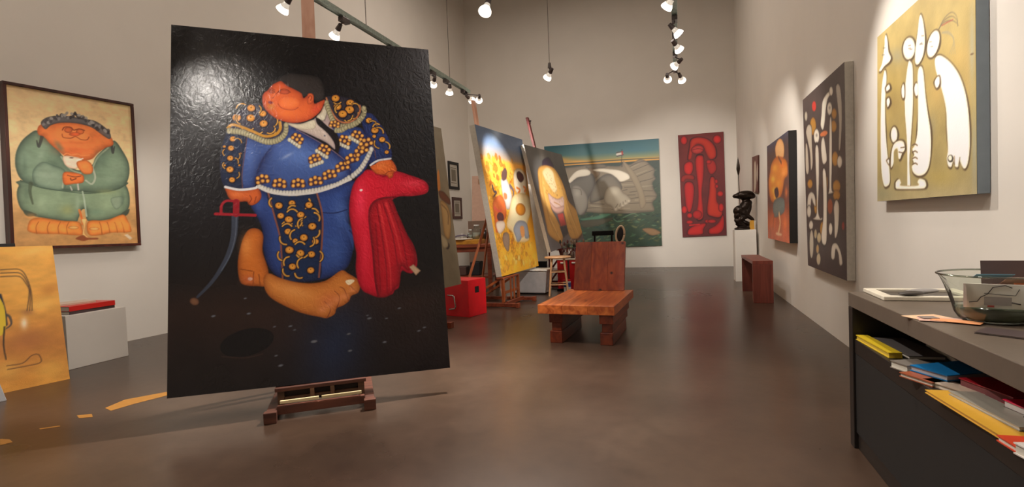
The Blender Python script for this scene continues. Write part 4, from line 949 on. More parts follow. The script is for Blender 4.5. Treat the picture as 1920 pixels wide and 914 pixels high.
PAINT['red']=[
('b',[(0,(108,38,36)),(1,(92,32,36))]),
('n',0.14,314,1,1),
('p',[209,2853,188,2778,138,2735,76,2741,28,2792,11,2871,32,2946,83,2988,144,2983,192,2931],(40,12,16),0,38,12,0.9,1),
('p',[203,2854,183,2782,136,2740,78,2746,33,2795,17,2870,37,2942,84,2983,142,2978,187,2928],(204,34,32),(120,16,22),51,12,1.0,1),
('p',[1142,2801,1118,2728,1057,2687,983,2694,924,2745,903,2823,928,2896,989,2937,1063,2930,1121,2878],(40,12,16),0,37,12,0.9,1),
('p',[1135,2802,1112,2732,1055,2692,986,2698,930,2748,911,2822,934,2892,991,2932,1060,2925,1115,2876],(204,34,32),(120,16,22),49,12,1.0,1),
('p',[189,2301,240,2622,296,2878,512,2936,783,2846,971,2624,1012,2364,950,2254,817,2251,713,2453,628,2667,446,2722,349,2548,281,2293],(40,12,16),0,38,12,0.9,1),
('p',[212,2310,261,2619,314,2864,517,2920,772,2835,948,2622,987,2373,928,2266,803,2264,706,2457,625,2663,454,2715,364,2548,299,2303],(186,46,26),(120,16,22),50,12,1.0,1),
('p',[665,2581,641,2502,558,2446,446,2434,348,2472,303,2544,327,2624,411,2680,524,2691,620,2653],(40,12,16),0,38,12,0.9,1),
('p',[654,2581,632,2505,553,2451,448,2439,356,2475,314,2545,336,2621,416,2675,521,2686,612,2650],(190,60,54),(120,16,22),50,12,1.0,1),
('s',[350,2561,498,2588,631,2550],19,19,(110,24,24),1.0),
('p',[402,2219,444,2398,567,2426,650,2329,637,1812,575,1297,599,775,580,515,444,455,374,615,443,913,467,1368,429,1827],(40,12,16),0,38,12,0.9,1),
('p',[409,2188,448,2360,564,2388,642,2295,629,1799,571,1304,593,803,575,553,447,496,382,649,447,935,469,1372,434,1812],(196,38,34),(120,16,22),50,12,1.0,1),
('p',[91,2145,218,2233,340,2185,347,1963,244,1826,98,1915],(40,12,16),0,38,12,0.9,1),
('p',[99,2140,218,2226,333,2179,339,1966,243,1835,105,1920],(204,34,32),(120,16,22),51,12,1.0,1),
('p',[706,2163,817,2239,948,2177,991,1949,879,1809,772,1868],(40,12,16),0,37,12,0.9,1),
('p',[715,2158,819,2230,942,2171,982,1952,877,1818,776,1874],(170,36,30),(120,16,22),50,12,1.0,1),
('p',[852,2172,837,2135,800,2114,755,2118,720,2144,707,2183,722,2219,758,2240,803,2237,839,2210],(40,12,16),0,37,12,0.9,1),
('p',[847,2172,833,2137,799,2117,757,2120,723,2145,711,2182,725,2218,760,2237,802,2234,835,2209],(204,34,32),(120,16,22),50,12,1.0,1),
('p',[-9,1660,20,1802,177,1857,361,1805,364,1688,142,1716,78,1641],(40,12,16),0,38,12,0.9,1),
('p',[1,1663,29,1800,176,1852,349,1803,352,1690,143,1716,83,1645],(150,40,30),(120,16,22),51,12,1.0,1),
('p',[75,1523,172,1648,325,1599,369,1374,308,920,228,714,131,797,90,1128],(40,12,16),0,38,12,0.9,1),
('p',[83,1510,174,1631,318,1584,359,1368,302,932,227,734,135,814,97,1131],(186,30,32),(120,16,22),51,12,1.0,1),
('p',[705,640,700,900,758,1286,791,1673,866,1771,948,1662,976,1338,980,1015,1107,816,1127,621,1029,522,849,556],(40,12,16),0,37,12,0.9,1),
('p',[717,657,712,907,766,1277,798,1648,869,1743,945,1639,972,1328,976,1018,1095,826,1113,639,1021,544,852,576],(188,48,28),(120,16,22),50,12,1.0,1),
('p',[1018,1593,1008,1556,984,1534,954,1536,930,1561,922,1599,932,1637,957,1659,986,1657,1010,1632],(40,12,16),0,37,12,0.9,1),
('p',[1015,1593,1006,1558,983,1537,955,1539,933,1562,925,1599,935,1635,958,1656,985,1654,1007,1630],(204,34,32),(120,16,22),50,12,1.0,1),
('p',[1159,1225,1141,1177,1095,1149,1040,1152,996,1185,980,1235,998,1283,1044,1311,1099,1308,1143,1275],(40,12,16),0,37,12,0.9,1),
('p',[1153,1225,1136,1179,1094,1152,1042,1155,1000,1186,985,1235,1002,1281,1045,1308,1097,1305,1139,1273],(204,34,32),(120,16,22),50,12,1.0,1),
('p',[1027,1451,1017,1418,992,1398,963,1400,939,1422,931,1457,941,1491,965,1510,995,1508,1018,1486],(40,12,16),0,37,12,0.9,1),
('p',[1024,1451,1014,1419,991,1400,964,1402,941,1424,934,1457,943,1489,966,1508,994,1506,1016,1485],(204,34,32),(120,16,22),50,12,1.0,1),
('p',[156,809,138,740,93,699,39,702,-4,747,-19,817,0,886,45,927,99,924,141,879],(40,12,16),0,38,12,0.9,1),
('p',[151,809,133,743,91,704,41,706,1,749,-13,817,4,883,46,923,97,920,137,877],(204,34,32),(120,16,22),51,12,1.0,1),
('p',[294,632,278,586,237,560,187,562,147,592,133,639,150,685,191,712,240,709,280,679],(40,12,16),0,38,12,0.9,1),
('p',[289,632,274,588,235,563,188,565,151,594,138,639,153,683,192,709,239,706,276,677],(204,34,32),(120,16,22),51,12,1.0,1),
('p',[559,647,531,571,463,526,379,530,313,580,289,659,317,734,386,779,469,775,535,724],(40,12,16),0,38,12,0.9,1),
('p',[551,647,525,574,460,531,382,535,319,583,297,658,323,731,388,774,466,770,529,722],(180,30,30),(120,16,22),51,12,1.0,1),
('p',[773,442,759,412,722,395,677,396,641,417,627,448,642,478,679,495,724,494,760,473],(40,12,16),0,38,12,0.9,1),
('p',[769,442,755,413,721,397,678,398,644,418,632,448,646,477,680,493,723,492,757,472],(204,34,32),(120,16,22),50,12,1.0,1),
('p',[1161,826,1145,751,1105,706,1057,708,1019,757,1006,833,1023,908,1063,953,1111,951,1148,902],(40,12,16),0,37,12,0.9,1),
('p',[1157,826,1141,754,1104,711,1059,713,1023,760,1011,833,1026,905,1064,948,1109,946,1145,899],(204,34,32),(120,16,22),50,12,1.0,1),
('p',[308,435,288,401,238,381,176,383,127,407,109,443,129,477,179,496,241,494,290,470],(40,12,16),0,38,12,0.9,1),
('p',[302,435,283,402,236,383,178,386,132,408,115,442,134,475,181,494,239,491,285,469],(204,34,32),(120,16,22),51,12,1.0,1),
('p',[942,435,919,402,858,383,783,386,723,410,701,445,725,478,786,497,860,494,920,470],(40,12,16),0,38,12,0.9,1),
('p',[935,435,913,403,856,385,785,388,729,411,708,445,730,477,788,495,858,492,914,469],(196,36,34),(120,16,22),50,12,1.0,1),
('p',[131,72,166,236,355,341,602,397,674,355,597,221,569,71,347,39],(40,12,16),0,38,12,0.9,1),
('p',[149,78,182,235,359,336,592,390,660,350,587,221,561,77,352,46],(192,34,32),(120,16,22),51,12,1.0,1),
('p',[728,79,731,209,903,307,1027,432,1139,621,1170,426,1141,201,1018,70,837,50],(40,12,16),0,37,12,0.9,1),
('p',[742,87,745,212,907,305,1023,425,1129,607,1158,420,1131,204,1015,78,844,58],(190,34,30),(120,16,22),50,12,1.0,1),
('s',[206,347,478,362],32,32,(204,34,32),1.0)]
CANVAS['orange']={'o': [1.56, 10.256, 1.01], 'u': [0.0, -1.0, 0.0], 'v': [0.0, 0.0, 1.0], 'q': [(0, 0), (1882, -12), (1953, 1631), (104, 1655)], 'g': (56, 190), 'd': 0.105}
PAINT['orange']=[
('b',[(0,(60,62,84)),(0.12,(74,54,50)),(0.6,(104,58,48)),(0.75,(176,88,52)),(1,(190,92,54))]),
('n',0.2,328,1,1),
('p',[901,1517,1145,1612,1400,1594,1597,1490,1617,1354,1507,1286,1035,1320],(228,176,116),(200,130,70),55,15,1.0,1),
('p',[520,1303,942,1367,1405,1312,1798,1200,1842,1000,1608,952,1454,793,1247,699,753,624,333,700,187,983,348,1166],(214,128,40),(160,80,30),99,16,1.0,1),
('g',[822,1197,1075,1172,813,1124],(236,170,60),0.9),
('g',[1427,1193,1648,1170,1420,1125],(226,120,44),0.9),
('g',[1551,1058,1766,1039,1544,991],(236,150,70),0.9),
('g',[636,1027,900,1007,627,953],(240,190,70),0.9),
('g',[696,836,957,821,687,761],(226,176,60),0.9),
('g',[1104,920,1342,904,1096,849],(236,160,50),0.9),
('g',[885,715,1136,704,877,642],(240,190,80),0.9),
('p',[737,833,1020,861,1121,740,883,693],(60,36,44),0,51,16,1.0,1),
('s',[1152,1342,1395,1224],40,40,(90,50,44),1.0),
('p',[674,649,1154,696,1541,645,1558,482,1306,417,724,378,571,501],(108,118,112),(80,84,86),66,16,1.0,1),
('s',[1122,419,1181,276,1012,115],99,74,(214,170,120),1.0),
('s',[646,424,534,196],72,72,(150,80,56),1.0),
('p',[856,126,1273,114,1232,78,811,88],(222,180,140),0,50,16,1.0,1),
('g',[1719,745,1847,738,1709,646],(220,120,60),0.8),
('g',[391,271,813,274,376,154],(206,110,60),0.7),
('g',[1570,278,1832,280,1560,176],(222,120,60),0.7)]
CANVAS['dark']={'o': [1.59, 7.421, 0.751], 'u': [0.0, -1.0, 0.0], 'v': [0.0, 0.0, 1.0], 'q': [(0, 0), (1591, -20), (1625, 2137), (-112, 2153)], 'g': (110, 340), 'd': 0.075}
PAINT['dark']=[
('b',[(0,(70,56,54)),(1,(62,48,48))]),
('n',0.12,159,1,1),
('p',[545,1935,526,1904,478,1892,421,1904,375,1935,360,1974,381,2005,429,2016,487,2004,531,1973],(190,44,32),0,35,10,1.0,1),
('p',[528,1702,497,1645,425,1617,337,1631,267,1683,244,1752,277,1811,353,1837,440,1820,507,1769],(180,128,44),(130,84,30),30,10,1.0,1),
('p',[1347,1687,1328,1658,1283,1645,1228,1656,1185,1685,1169,1723,1189,1753,1235,1764,1290,1753,1332,1724],(180,128,44),(130,84,30),24,8,1.0,1),
('p',[1339,1560,1317,1527,1263,1513,1196,1524,1143,1557,1124,1598,1148,1631,1204,1644,1270,1632,1321,1599],(180,128,44),(130,84,30),24,8,1.0,1),
('p',[1371,1220,1349,1177,1295,1154,1229,1161,1176,1195,1158,1244,1182,1289,1238,1310,1304,1302,1354,1267],(180,128,44),(130,84,30),24,8,1.0,1),
('p',[312,1034,286,1003,223,987,145,991,82,1016,60,1051,87,1083,153,1099,231,1093,291,1068],(180,128,44),(130,84,30),31,11,1.0,1),
('p',[1431,932,1404,894,1339,873,1257,878,1191,906,1167,949,1196,988,1265,1008,1346,1002,1409,973],(180,128,44),(130,84,30),24,8,1.0,1),
('p',[1417,843,1393,811,1331,792,1255,795,1193,819,1171,855,1197,888,1262,906,1338,901,1397,877],(180,128,44),(130,84,30),24,8,1.0,1),
('p',[969,989,946,925,893,887,830,891,780,935,765,1003,790,1069,844,1105,907,1100,954,1055],(180,128,44),(130,84,30),27,9,1.0,1),
('p',[550,750,529,698,480,666,423,667,378,701,364,755,386,808,436,839,493,837,536,803],(180,128,44),(130,84,30),30,10,1.0,1),
('p',[834,486,811,435,757,402,690,400,638,431,620,483,645,535,702,567,768,567,818,536],(180,128,44),(130,84,30),28,9,1.0,1),
('p',[1145,734,1124,687,1075,658,1015,659,968,690,953,740,975,788,1025,816,1085,814,1130,783],(140,70,40),0,31,9,1.0,1),
('p',[995,1560,997,1541,945,1530,858,1530,768,1542,709,1561,707,1580,763,1592,853,1591,941,1579],(200,110,60),0,32,9,1.0,1),
('p',[704,1671,757,1804,808,1935,975,1981,1111,1981,1164,1936,1049,1909,964,1818,893,1666,806,1597],(34,24,24),0,10,9,0.8,1),
('p',[727,1678,774,1804,821,1929,971,1974,1093,1975,1142,1934,1037,1907,960,1819,896,1674,817,1608],(232,224,208),(150,138,124),21,9,1.0,1),
('p',[1238,1945,1223,1918,1185,1907,1140,1918,1104,1945,1092,1980,1108,2007,1146,2017,1191,2006,1226,1978],(34,24,24),0,10,8,0.8,1),
('p',[1231,1946,1217,1920,1183,1910,1142,1920,1110,1946,1099,1978,1114,2004,1148,2014,1189,2004,1220,1978],(216,206,190),(150,138,124),20,8,1.0,1),
('p',[1200,1769,1178,1730,1126,1713,1062,1726,1011,1764,993,1812,1017,1852,1071,1868,1135,1854,1183,1816],(34,24,24),0,10,9,0.8,1),
('p',[1190,1771,1170,1734,1123,1718,1065,1729,1020,1764,1004,1810,1025,1848,1074,1864,1131,1851,1175,1816],(216,206,190),(150,138,124),20,9,1.0,1),
('p',[675,1561,646,1511,577,1486,493,1498,426,1543,404,1603,435,1655,507,1677,590,1663,654,1619],(34,24,24),0,12,10,0.8,1),
('p',[662,1563,636,1515,574,1492,498,1502,438,1544,418,1601,446,1650,511,1672,586,1659,643,1618],(230,222,206),(150,138,124),23,10,1.0,1),
('p',[1329,1974,1416,1991,1495,1908,1533,1700,1502,1456,1443,1288,1394,1320,1426,1570,1371,1810],(34,24,24),0,9,8,0.8,1),
('p',[1341,1957,1419,1974,1490,1897,1523,1700,1495,1467,1441,1307,1397,1337,1426,1575,1378,1802],(170,160,146),(150,138,124),18,8,1.0,1),
('p',[1092,1684,1166,1670,1158,1244,1119,925,1190,867,980,864,1024,930,1048,1311],(34,24,24),0,10,9,0.8,1),
('p',[1094,1659,1161,1647,1152,1242,1116,938,1180,883,991,880,1031,943,1054,1305],(216,206,190),(150,138,124),20,9,1.0,1),
('p',[465,1474,623,1452,618,1072,548,720,629,601,737,600,692,571,278,586,475,662,478,1023],(34,24,24),0,12,10,0.8,1),
('p',[476,1443,618,1424,613,1062,548,728,621,614,719,614,678,586,306,601,482,672,486,1015],(216,206,190),(150,138,124),23,10,1.0,1),
('p',[735,1494,843,1534,935,1381,965,1239,801,1217,725,1352],(34,24,24),0,11,9,0.8,1),
('p',[746,1487,843,1526,925,1381,952,1246,804,1225,736,1352],(216,206,190),(150,138,124),22,9,1.0,1),
('p',[777,1174,900,1162,945,935,923,600,885,317,716,286,658,395,759,600,778,888],(34,24,24),0,11,9,0.8,1),
('p',[782,1150,893,1140,934,924,913,605,877,336,724,308,673,411,764,606,783,878],(216,206,190),(150,138,124),22,9,1.0,1),
('p',[1511,1174,1492,1137,1445,1118,1388,1123,1342,1152,1326,1194,1347,1231,1395,1250,1452,1243,1496,1214],(34,24,24),0,9,8,0.8,1),
('p',[1502,1175,1484,1140,1442,1121,1391,1126,1350,1154,1336,1193,1354,1228,1398,1246,1449,1240,1489,1213],(216,206,190),(150,138,124),19,8,1.0,1),
('p',[9,1729,146,1800,317,1739,328,1554,355,1276,250,1194,218,1415,103,1587],(34,24,24),0,12,11,0.8,1),
('p',[31,1717,154,1786,308,1730,317,1554,340,1289,246,1211,217,1421,115,1584],(190,178,160),(150,138,124),25,11,1.0,1),
('p',[-5,1571,98,1525,152,1234,68,1159,-31,1252],(34,24,24),0,13,11,0.8,1),
('p',[3,1559,95,1516,143,1240,66,1169,-22,1256],(190,178,160),(150,138,124),26,11,1.0,1),
('p',[128,1898,110,1864,70,1849,21,1858,-17,1888,-29,1928,-11,1963,31,1977,79,1968,116,1937],(34,24,24),0,13,11,0.8,1),
('p',[120,1899,104,1867,68,1852,24,1861,-10,1889,-21,1927,-4,1959,33,1974,77,1965,110,1937],(180,170,150),(150,138,124),26,11,1.0,1),
('p',[7,732,47,892,231,946,421,890,458,752,342,786,249,851,163,729],(34,24,24),0,12,11,0.8,1),
('p',[31,736,67,888,233,940,404,887,437,756,332,788,248,850,171,733],(216,206,190),(150,138,124),25,11,1.0,1),
('p',[224,696,199,648,139,619,67,619,10,650,-9,700,18,749,80,777,152,775,206,744],(34,24,24),0,13,11,0.8,1),
('p',[213,696,190,651,136,623,71,623,20,652,3,700,28,746,83,773,148,772,197,742],(216,206,190),(150,138,124),26,11,1.0,1),
('p',[310,524,286,487,228,464,158,462,102,485,83,522,108,560,168,583,238,583,292,561],(34,24,24),0,13,11,0.8,1),
('p',[299,524,277,489,225,467,162,466,112,487,94,522,117,558,171,580,234,580,282,559],(216,206,190),(150,138,124),25,11,1.0,1),
('p',[1192,599,1182,734,1277,810,1378,754,1369,599,1308,441,1197,385],(34,24,24),0,10,8,0.8,1),
('p',[1200,600,1191,728,1277,801,1368,748,1359,600,1304,450,1204,397],(216,206,190),(150,138,124),19,8,1.0,1),
('p',[1129,491,1113,449,1073,422,1025,421,988,446,976,488,994,531,1034,558,1082,558,1118,532],(34,24,24),0,10,9,0.8,1),
('p',[1122,491,1107,451,1071,426,1028,424,995,448,984,489,1000,529,1036,554,1079,554,1112,530],(216,206,190),(150,138,124),21,9,1.0,1),
('p',[1038,241,1100,327,1267,347,1418,263,1477,139,1375,114,1330,232,1227,279,1165,167,1052,159],(34,24,24),0,10,8,0.8,1),
('p',[1060,241,1116,322,1265,341,1401,261,1455,142,1362,119,1322,231,1229,276,1173,170,1072,163],(216,206,190),(150,138,124),20,8,1.0,1),
('p',[317,292,287,180,226,108,156,103,103,169,90,282,121,396,184,466,254,468,304,401],(34,24,24),0,13,11,0.8,1),
('p',[306,291,279,185,223,117,160,112,113,176,101,282,130,390,187,457,249,459,295,395],(196,184,166),(150,138,124),25,11,1.0,1),
('p',[668,381,647,342,595,316,532,314,482,336,465,374,488,414,541,439,604,441,652,418],(34,24,24),0,12,10,0.8,1),
('p',[658,380,639,344,592,319,536,317,491,338,476,375,496,412,544,436,601,438,644,416],(190,170,130),(150,138,124),23,10,1.0,1),
('p',[480,420,464,384,427,361,383,359,349,380,338,416,355,453,392,476,436,477,469,455],(34,24,24),0,12,10,0.8,1),
('p',[473,420,459,386,425,364,386,362,355,382,345,417,360,451,394,473,434,474,464,453],(180,160,120),(150,138,124),24,10,1.0,1),
('p',[629,128,606,81,554,48,490,43,439,68,423,113,446,161,501,193,564,197,613,172],(34,24,24),0,12,10,0.8,1),
('p',[619,127,598,83,551,52,493,47,448,71,433,114,455,160,504,190,561,193,604,169],(196,180,150),(150,138,124),23,10,1.0,1),
('p',[559,243,543,207,507,183,464,180,431,200,420,235,436,272,473,296,516,298,548,277],(34,24,24),0,12,10,0.8,1),
('p',[552,242,538,208,505,185,467,183,437,202,427,236,442,270,475,293,513,295,543,275],(190,150,90),(150,138,124),24,10,1.0,1),
('p',[1136,1793,1129,1784,1110,1781,1086,1786,1068,1796,1061,1809,1069,1818,1089,1821,1112,1816,1130,1805],(160,150,136),0,30,9,1.0,1),
('p',[588,1586,578,1575,556,1572,528,1576,505,1587,498,1600,507,1611,530,1615,558,1610,580,1599],(160,150,136),0,35,10,1.0,1),
('p',[1540,528,1531,504,1510,489,1484,488,1464,503,1458,527,1467,551,1489,566,1514,566,1533,551],(150,50,40),0,27,8,1.0,1)]
CANVAS['green']={'o': [1.605, 5.034, 1.494], 'u': [0.0, -1.0, 0.0], 'v': [0.0, 0.0, 1.0], 'q': [(0, 0), (1500, -10), (1500, 1351), (55, 1351)], 'g': (200, 320), 'd': 0.06}
PAINT['green']=[
('b',[(0,(150,132,82)),(0.5,(142,124,74)),(0.85,(132,118,76)),(1,(138,126,92))]),
('n',0.1,136,1,1),
('g',[446,1080,608,1030,444,1011],(124,124,110),0.5),
('g',[352,895,563,841,349,788],(156,134,70),0.5),
('g',[1051,658,1170,630,1048,540],(156,128,74),0.5),
('g',[1311,802,1437,765,1309,707],(164,136,76),0.5),
('g',[134,61,368,49,131,-15],(120,120,96),0.5),
('g',[1069,118,1324,98,1068,44],(150,130,66),0.5),
('g',[1411,706,1459,692,1406,440],(158,134,82),0.5),
('g',[984,461,1046,450,981,370],(110,104,84),0.5),
('g',[1476,230,1509,226,1472,-33],(128,132,126),0.5),
('g',[1462,822,1494,812,1457,562],(136,140,132),0.5),
('g',[347,753,518,715,344,646],(126,106,60),0.5),
('p',[77,1060,139,1103,201,1238,216,1307,248,1314,277,1259,309,1164,359,1090,318,1061,196,1058,121,1042],(58,44,30),0,18,9,0.85,1),
('p',[83,1073,145,1116,198,1229,210,1299,239,1307,265,1253,280,1167,324,1108,296,1081,192,1074,122,1057],(226,216,196),(186,174,152),21,5,1.0,1),
('p',[187,1040,227,1040,244,969,208,794,220,568,243,355,276,241,281,130,221,97,152,110,104,219,86,413,97,704,132,923],(58,44,30),0,18,9,0.85,1),
('p',[180,1031,219,1032,235,961,200,785,201,562,232,372,266,257,271,146,213,113,146,127,100,235,88,428,98,694,127,914],(226,216,196),(186,174,152),21,5,1.0,1),
('p',[199,907,296,915,334,857,227,853],(58,44,30),0,17,9,0.85,1),
('p',[224,900,280,909,297,873,232,867],(226,216,196),(186,174,152),9,5,1.0,1),
('p',[214,807,289,812,330,750,248,723],(58,44,30),0,17,9,0.85,1),
('p',[229,797,276,805,293,765,246,738],(226,216,196),(186,174,152),9,5,1.0,1),
('p',[198,323,276,332,271,271],(58,44,30),0,18,9,0.85,1),
('p',[221,317,259,324,258,288],(226,216,196),(186,174,152),6,5,1.0,1),
('p',[462,484,435,443,393,425,346,432,304,462,277,514,308,556,351,572,397,564,438,534],(58,44,30),0,17,8,0.85,1),
('p',[426,493,414,459,383,442,344,447,314,474,303,512,316,546,348,563,386,557,416,530],(226,216,196),(186,174,152),20,5,1.0,1),
('p',[287,244,282,361,348,438,451,453,553,429,587,364,540,328,489,288,449,298,430,392,338,378,345,271],(58,44,30),0,17,8,0.85,1),
('p',[294,258,306,363,354,429,442,444,533,424,556,366,506,338,471,304,438,315,423,384,361,374,349,285],(226,216,196),(186,174,152),19,5,1.0,1),
('s',[548,381,482,386],8,8,(70,54,40),1.0),
('s',[518,343,448,359],8,8,(70,54,40),1.0),
('p',[775,1024,737,983,673,974,602,997,545,1047,525,1112,567,1154,636,1160,705,1135,758,1085],(58,44,30),0,15,8,0.85,1),
('p',[745,1037,718,1001,665,990,603,1010,558,1055,547,1106,576,1144,632,1152,693,1130,735,1086],(226,216,196),(186,174,152),18,5,1.0,1),
('p',[820,1239,857,1234,893,1152,920,1022,873,937,796,903,742,931,739,1010,783,1145],(58,44,30),0,14,7,0.85,1),
('p',[815,1232,850,1228,882,1148,893,1036,863,953,792,917,742,944,745,1021,784,1136],(226,216,196),(186,174,152),16,4,1.0,1),
('p',[1105,941,1049,903,988,894,936,916,909,963,917,1025,977,1063,1039,1069,1088,1046,1112,1000],(58,44,30),0,13,6,0.85,1),
('p',[1080,954,1040,918,986,907,940,927,920,970,935,1019,978,1055,1031,1063,1075,1043,1094,1001],(226,216,196),(186,174,152),15,4,1.0,1),
('s',[1085,1055,1151,1094,1241,1099,1300,1052,1314,992],7,3,(84,74,58),0.8),
('s',[1085,1055,1150,1083,1241,1075,1299,1033,1314,992],7,3,(84,74,58),0.8),
('s',[1085,1055,1150,1072,1240,1050,1299,1014,1314,992],7,3,(84,74,58),0.8),
('s',[1121,1062,1193,1057,1257,1049],6,6,(130,60,50),1.0),
('s',[1126,1017,1206,995,1265,927,1279,839],8,6,(128,118,92),0.6),
('s',[1126,1017,1206,991,1265,927,1258,846],8,6,(128,118,92),0.6),
('s',[1126,1017,1206,986,1265,927,1236,853],8,6,(128,118,92),0.6),
('s',[1126,1017,1205,982,1265,927,1214,860],8,6,(128,118,92),0.6),
('p',[636,981,683,977,712,926,717,779,708,617,668,403,637,240,649,88,616,76,592,92,597,244,591,415,562,647,573,814],(58,44,30),0,15,8,0.85,1),
('p',[630,974,676,970,705,920,708,772,696,611,660,419,632,255,643,103,611,91,588,106,593,259,590,429,564,637,570,806],(226,216,196),(186,174,152),18,5,1.0,1),
('p',[354,109,364,139,429,159,459,125,459,100,785,79,785,110,819,132,890,115,917,82,902,58,832,51,435,70,363,83],(58,44,30),0,15,8,0.85,1),
('p',[379,112,388,138,449,155,482,124,482,103,755,85,756,111,792,131,862,116,888,86,874,65,804,59,455,77,387,88],(226,216,196),(186,174,152),18,5,1.0,1),
('p',[507,829,545,855,577,826,573,732,531,732,504,771],(58,44,30),0,16,8,0.85,1),
('p',[513,820,539,847,562,821,560,749,527,748,512,782],(226,216,196),(186,174,152),8,5,1.0,1),
('p',[705,775,757,807,806,771,792,698,745,701],(58,44,30),0,14,7,0.85,1),
('p',[723,768,753,800,788,768,780,714,743,715],(226,216,196),(186,174,152),7,4,1.0,1),
('p',[796,894,840,899,874,849,899,702,935,570,984,429,977,298,942,193,877,144,775,137,692,168,669,212,701,234,677,270,709,292,676,337,723,366,747,472,782,666,780,827],(58,44,30),0,14,7,0.85,1),
('p',[792,887,834,892,867,842,891,696,921,565,957,435,960,312,932,207,870,158,771,151,691,182,669,226,700,248,679,283,709,306,681,349,726,379,765,467,778,658,775,819],(226,216,196),(186,174,152),17,4,1.0,1),
('s',[681,376,726,379,763,364],10,10,(84,66,50),1.0),
('s',[680,326,725,330,761,316],10,10,(84,66,50),1.0),
('s',[679,281,724,286,760,272],10,10,(84,66,50),1.0),
('s',[677,240,723,245,759,232],10,10,(84,66,50),1.0),
('p',[1024,885,1056,902,1124,881,1233,805,1328,709,1394,597,1434,479,1449,347,1441,238,1416,160,1384,131,1353,144,1322,183,1305,149,1271,155,1249,191,1226,156,1185,166,1168,214,1180,271,1162,391,1157,539,1121,649,1069,750,1034,819],(58,44,30),0,12,6,0.85,1),
('p',[1025,876,1057,894,1122,874,1230,799,1322,703,1384,593,1417,478,1430,356,1428,250,1407,172,1376,143,1346,157,1315,196,1299,161,1266,167,1245,203,1222,169,1183,179,1167,227,1180,283,1171,400,1162,531,1123,641,1071,742,1036,811],(226,216,196),(186,174,152),14,4,1.0,1),
('e',[1212,221,1248,217,1212,197],(60,54,46),0,0.2,1.0,2),
('e',[1207,225,1229,222,1206,209],(206,196,176),0,0.4,1.0,2),
('s',[1315,182,1321,214],8,8,(90,72,56),1.0),
('s',[1261,180,1257,228],8,8,(90,72,56),1.0),
('p',[1058,768,1097,757,1104,696,1056,677,1022,702,1005,744],(58,44,30),0,13,6,0.85,1),
('p',[1054,761,1084,753,1083,709,1052,691,1028,711,1022,740],(226,216,196),(186,174,152),9,4,1.0,1),
('s',[638,1094,676,1084],5,5,(90,84,76),1.0),
('s',[660,1061,697,1051],5,5,(90,84,76),1.0),
('s',[955,1016,987,1007],4,4,(90,84,76),1.0),
('s',[974,979,1005,971],4,4,(90,84,76),1.0),
('s',[828,1042,862,1033],5,5,(90,84,76),1.0),
('s',[843,1094,877,1083],5,5,(90,84,76),1.0),
('s',[173,1226,221,1213],6,6,(90,84,76),1.0),
('s',[152,1177,200,1164],6,6,(90,84,76),1.0),
('s',[817,1046,852,1044],9,9,(120,114,110),1.0),
('s',[641,1073,679,1065],5,5,(120,90,80),1.0),
('p',[1479,779,1473,775,1455,777,1443,783,1449,787,1467,785],(90,70,50),0,11,3,1.0,1)]
CANVAS['tan']={'o': [-6.227, 2.765, -0.003], 'u': [0.24254, 0.97014, 0.0], 'v': [-0.11823, 0.02956, 0.99255], 'q': [(0, 0), (769, 2), (750, 1403), (104, 1417)], 'g': (110, 190), 'd': 0.03}
PAINT['tan']=[
('b',[(0,(186,136,62)),(0.4,(182,130,56)),(0.7,(160,104,48)),(1,(176,122,50))]),
('n',0.12,125,1,0.5),
('g',[591,1349,747,1394,597,1299],(206,160,84),0.6),
('g',[438,1083,548,1111,449,985],(196,146,70),0.6),
('g',[694,951,813,977,702,874],(150,96,40),0.6),
('g',[622,805,759,832,629,744],(204,160,80),0.6),
('g',[480,475,649,500,494,351],(130,78,44),0.6),
('g',[697,534,777,546,709,431],(150,98,42),0.6),
('g',[624,138,760,150,635,37],(190,144,64),0.6),
('g',[428,66,537,74,436,-8],(170,112,42),0.6),
('g',[315,218,420,230,325,122],(190,146,70),0.6),
('g',[778,1231,860,1253,787,1154],(160,108,44),0.6),
('g',[468,640,497,635,463,576],(208,196,176),0.8),
('g',[503,747,559,738,500,713],(120,78,50),0.6),
('s',[342,1187,410,1186,482,1174,521,1099,546,944,537,755],9,7,(52,36,26),0.85),
('s',[340,1153,407,1151,479,1139,518,1064,538,945,519,758],9,7,(52,36,26),0.85),
('s',[337,1119,404,1117,476,1104,515,1029,531,946,500,761],9,7,(52,36,26),0.85),
('s',[332,653,334,775,320,944],37,21,(34,34,40),1.0),
('s',[339,750,369,720,374,645,328,605],25,8,(40,42,52),0.8),
('p',[299,903,328,874,341,774,331,604,273,567],(176,150,40),0,12,3,1.0,1),
('s',[326,630,306,463,312,316],12,8,(34,28,24),1.0),
('s',[314,255,425,252,495,309,546,310,565,250,544,222,459,218,315,218],7,7,(72,44,30),1.0)]
CANVAS['greygreen']={'o': [-3.289, 6.041, 0.553], 'u': [0.08824, 0.9961, 0.0], 'v': [-0.12804, 0.01134, 0.9917], 'q': [(0, 0), (1104, -3), (1233, 2458), (400, 2443)], 'g': (60, 170), 'd': 0.035}
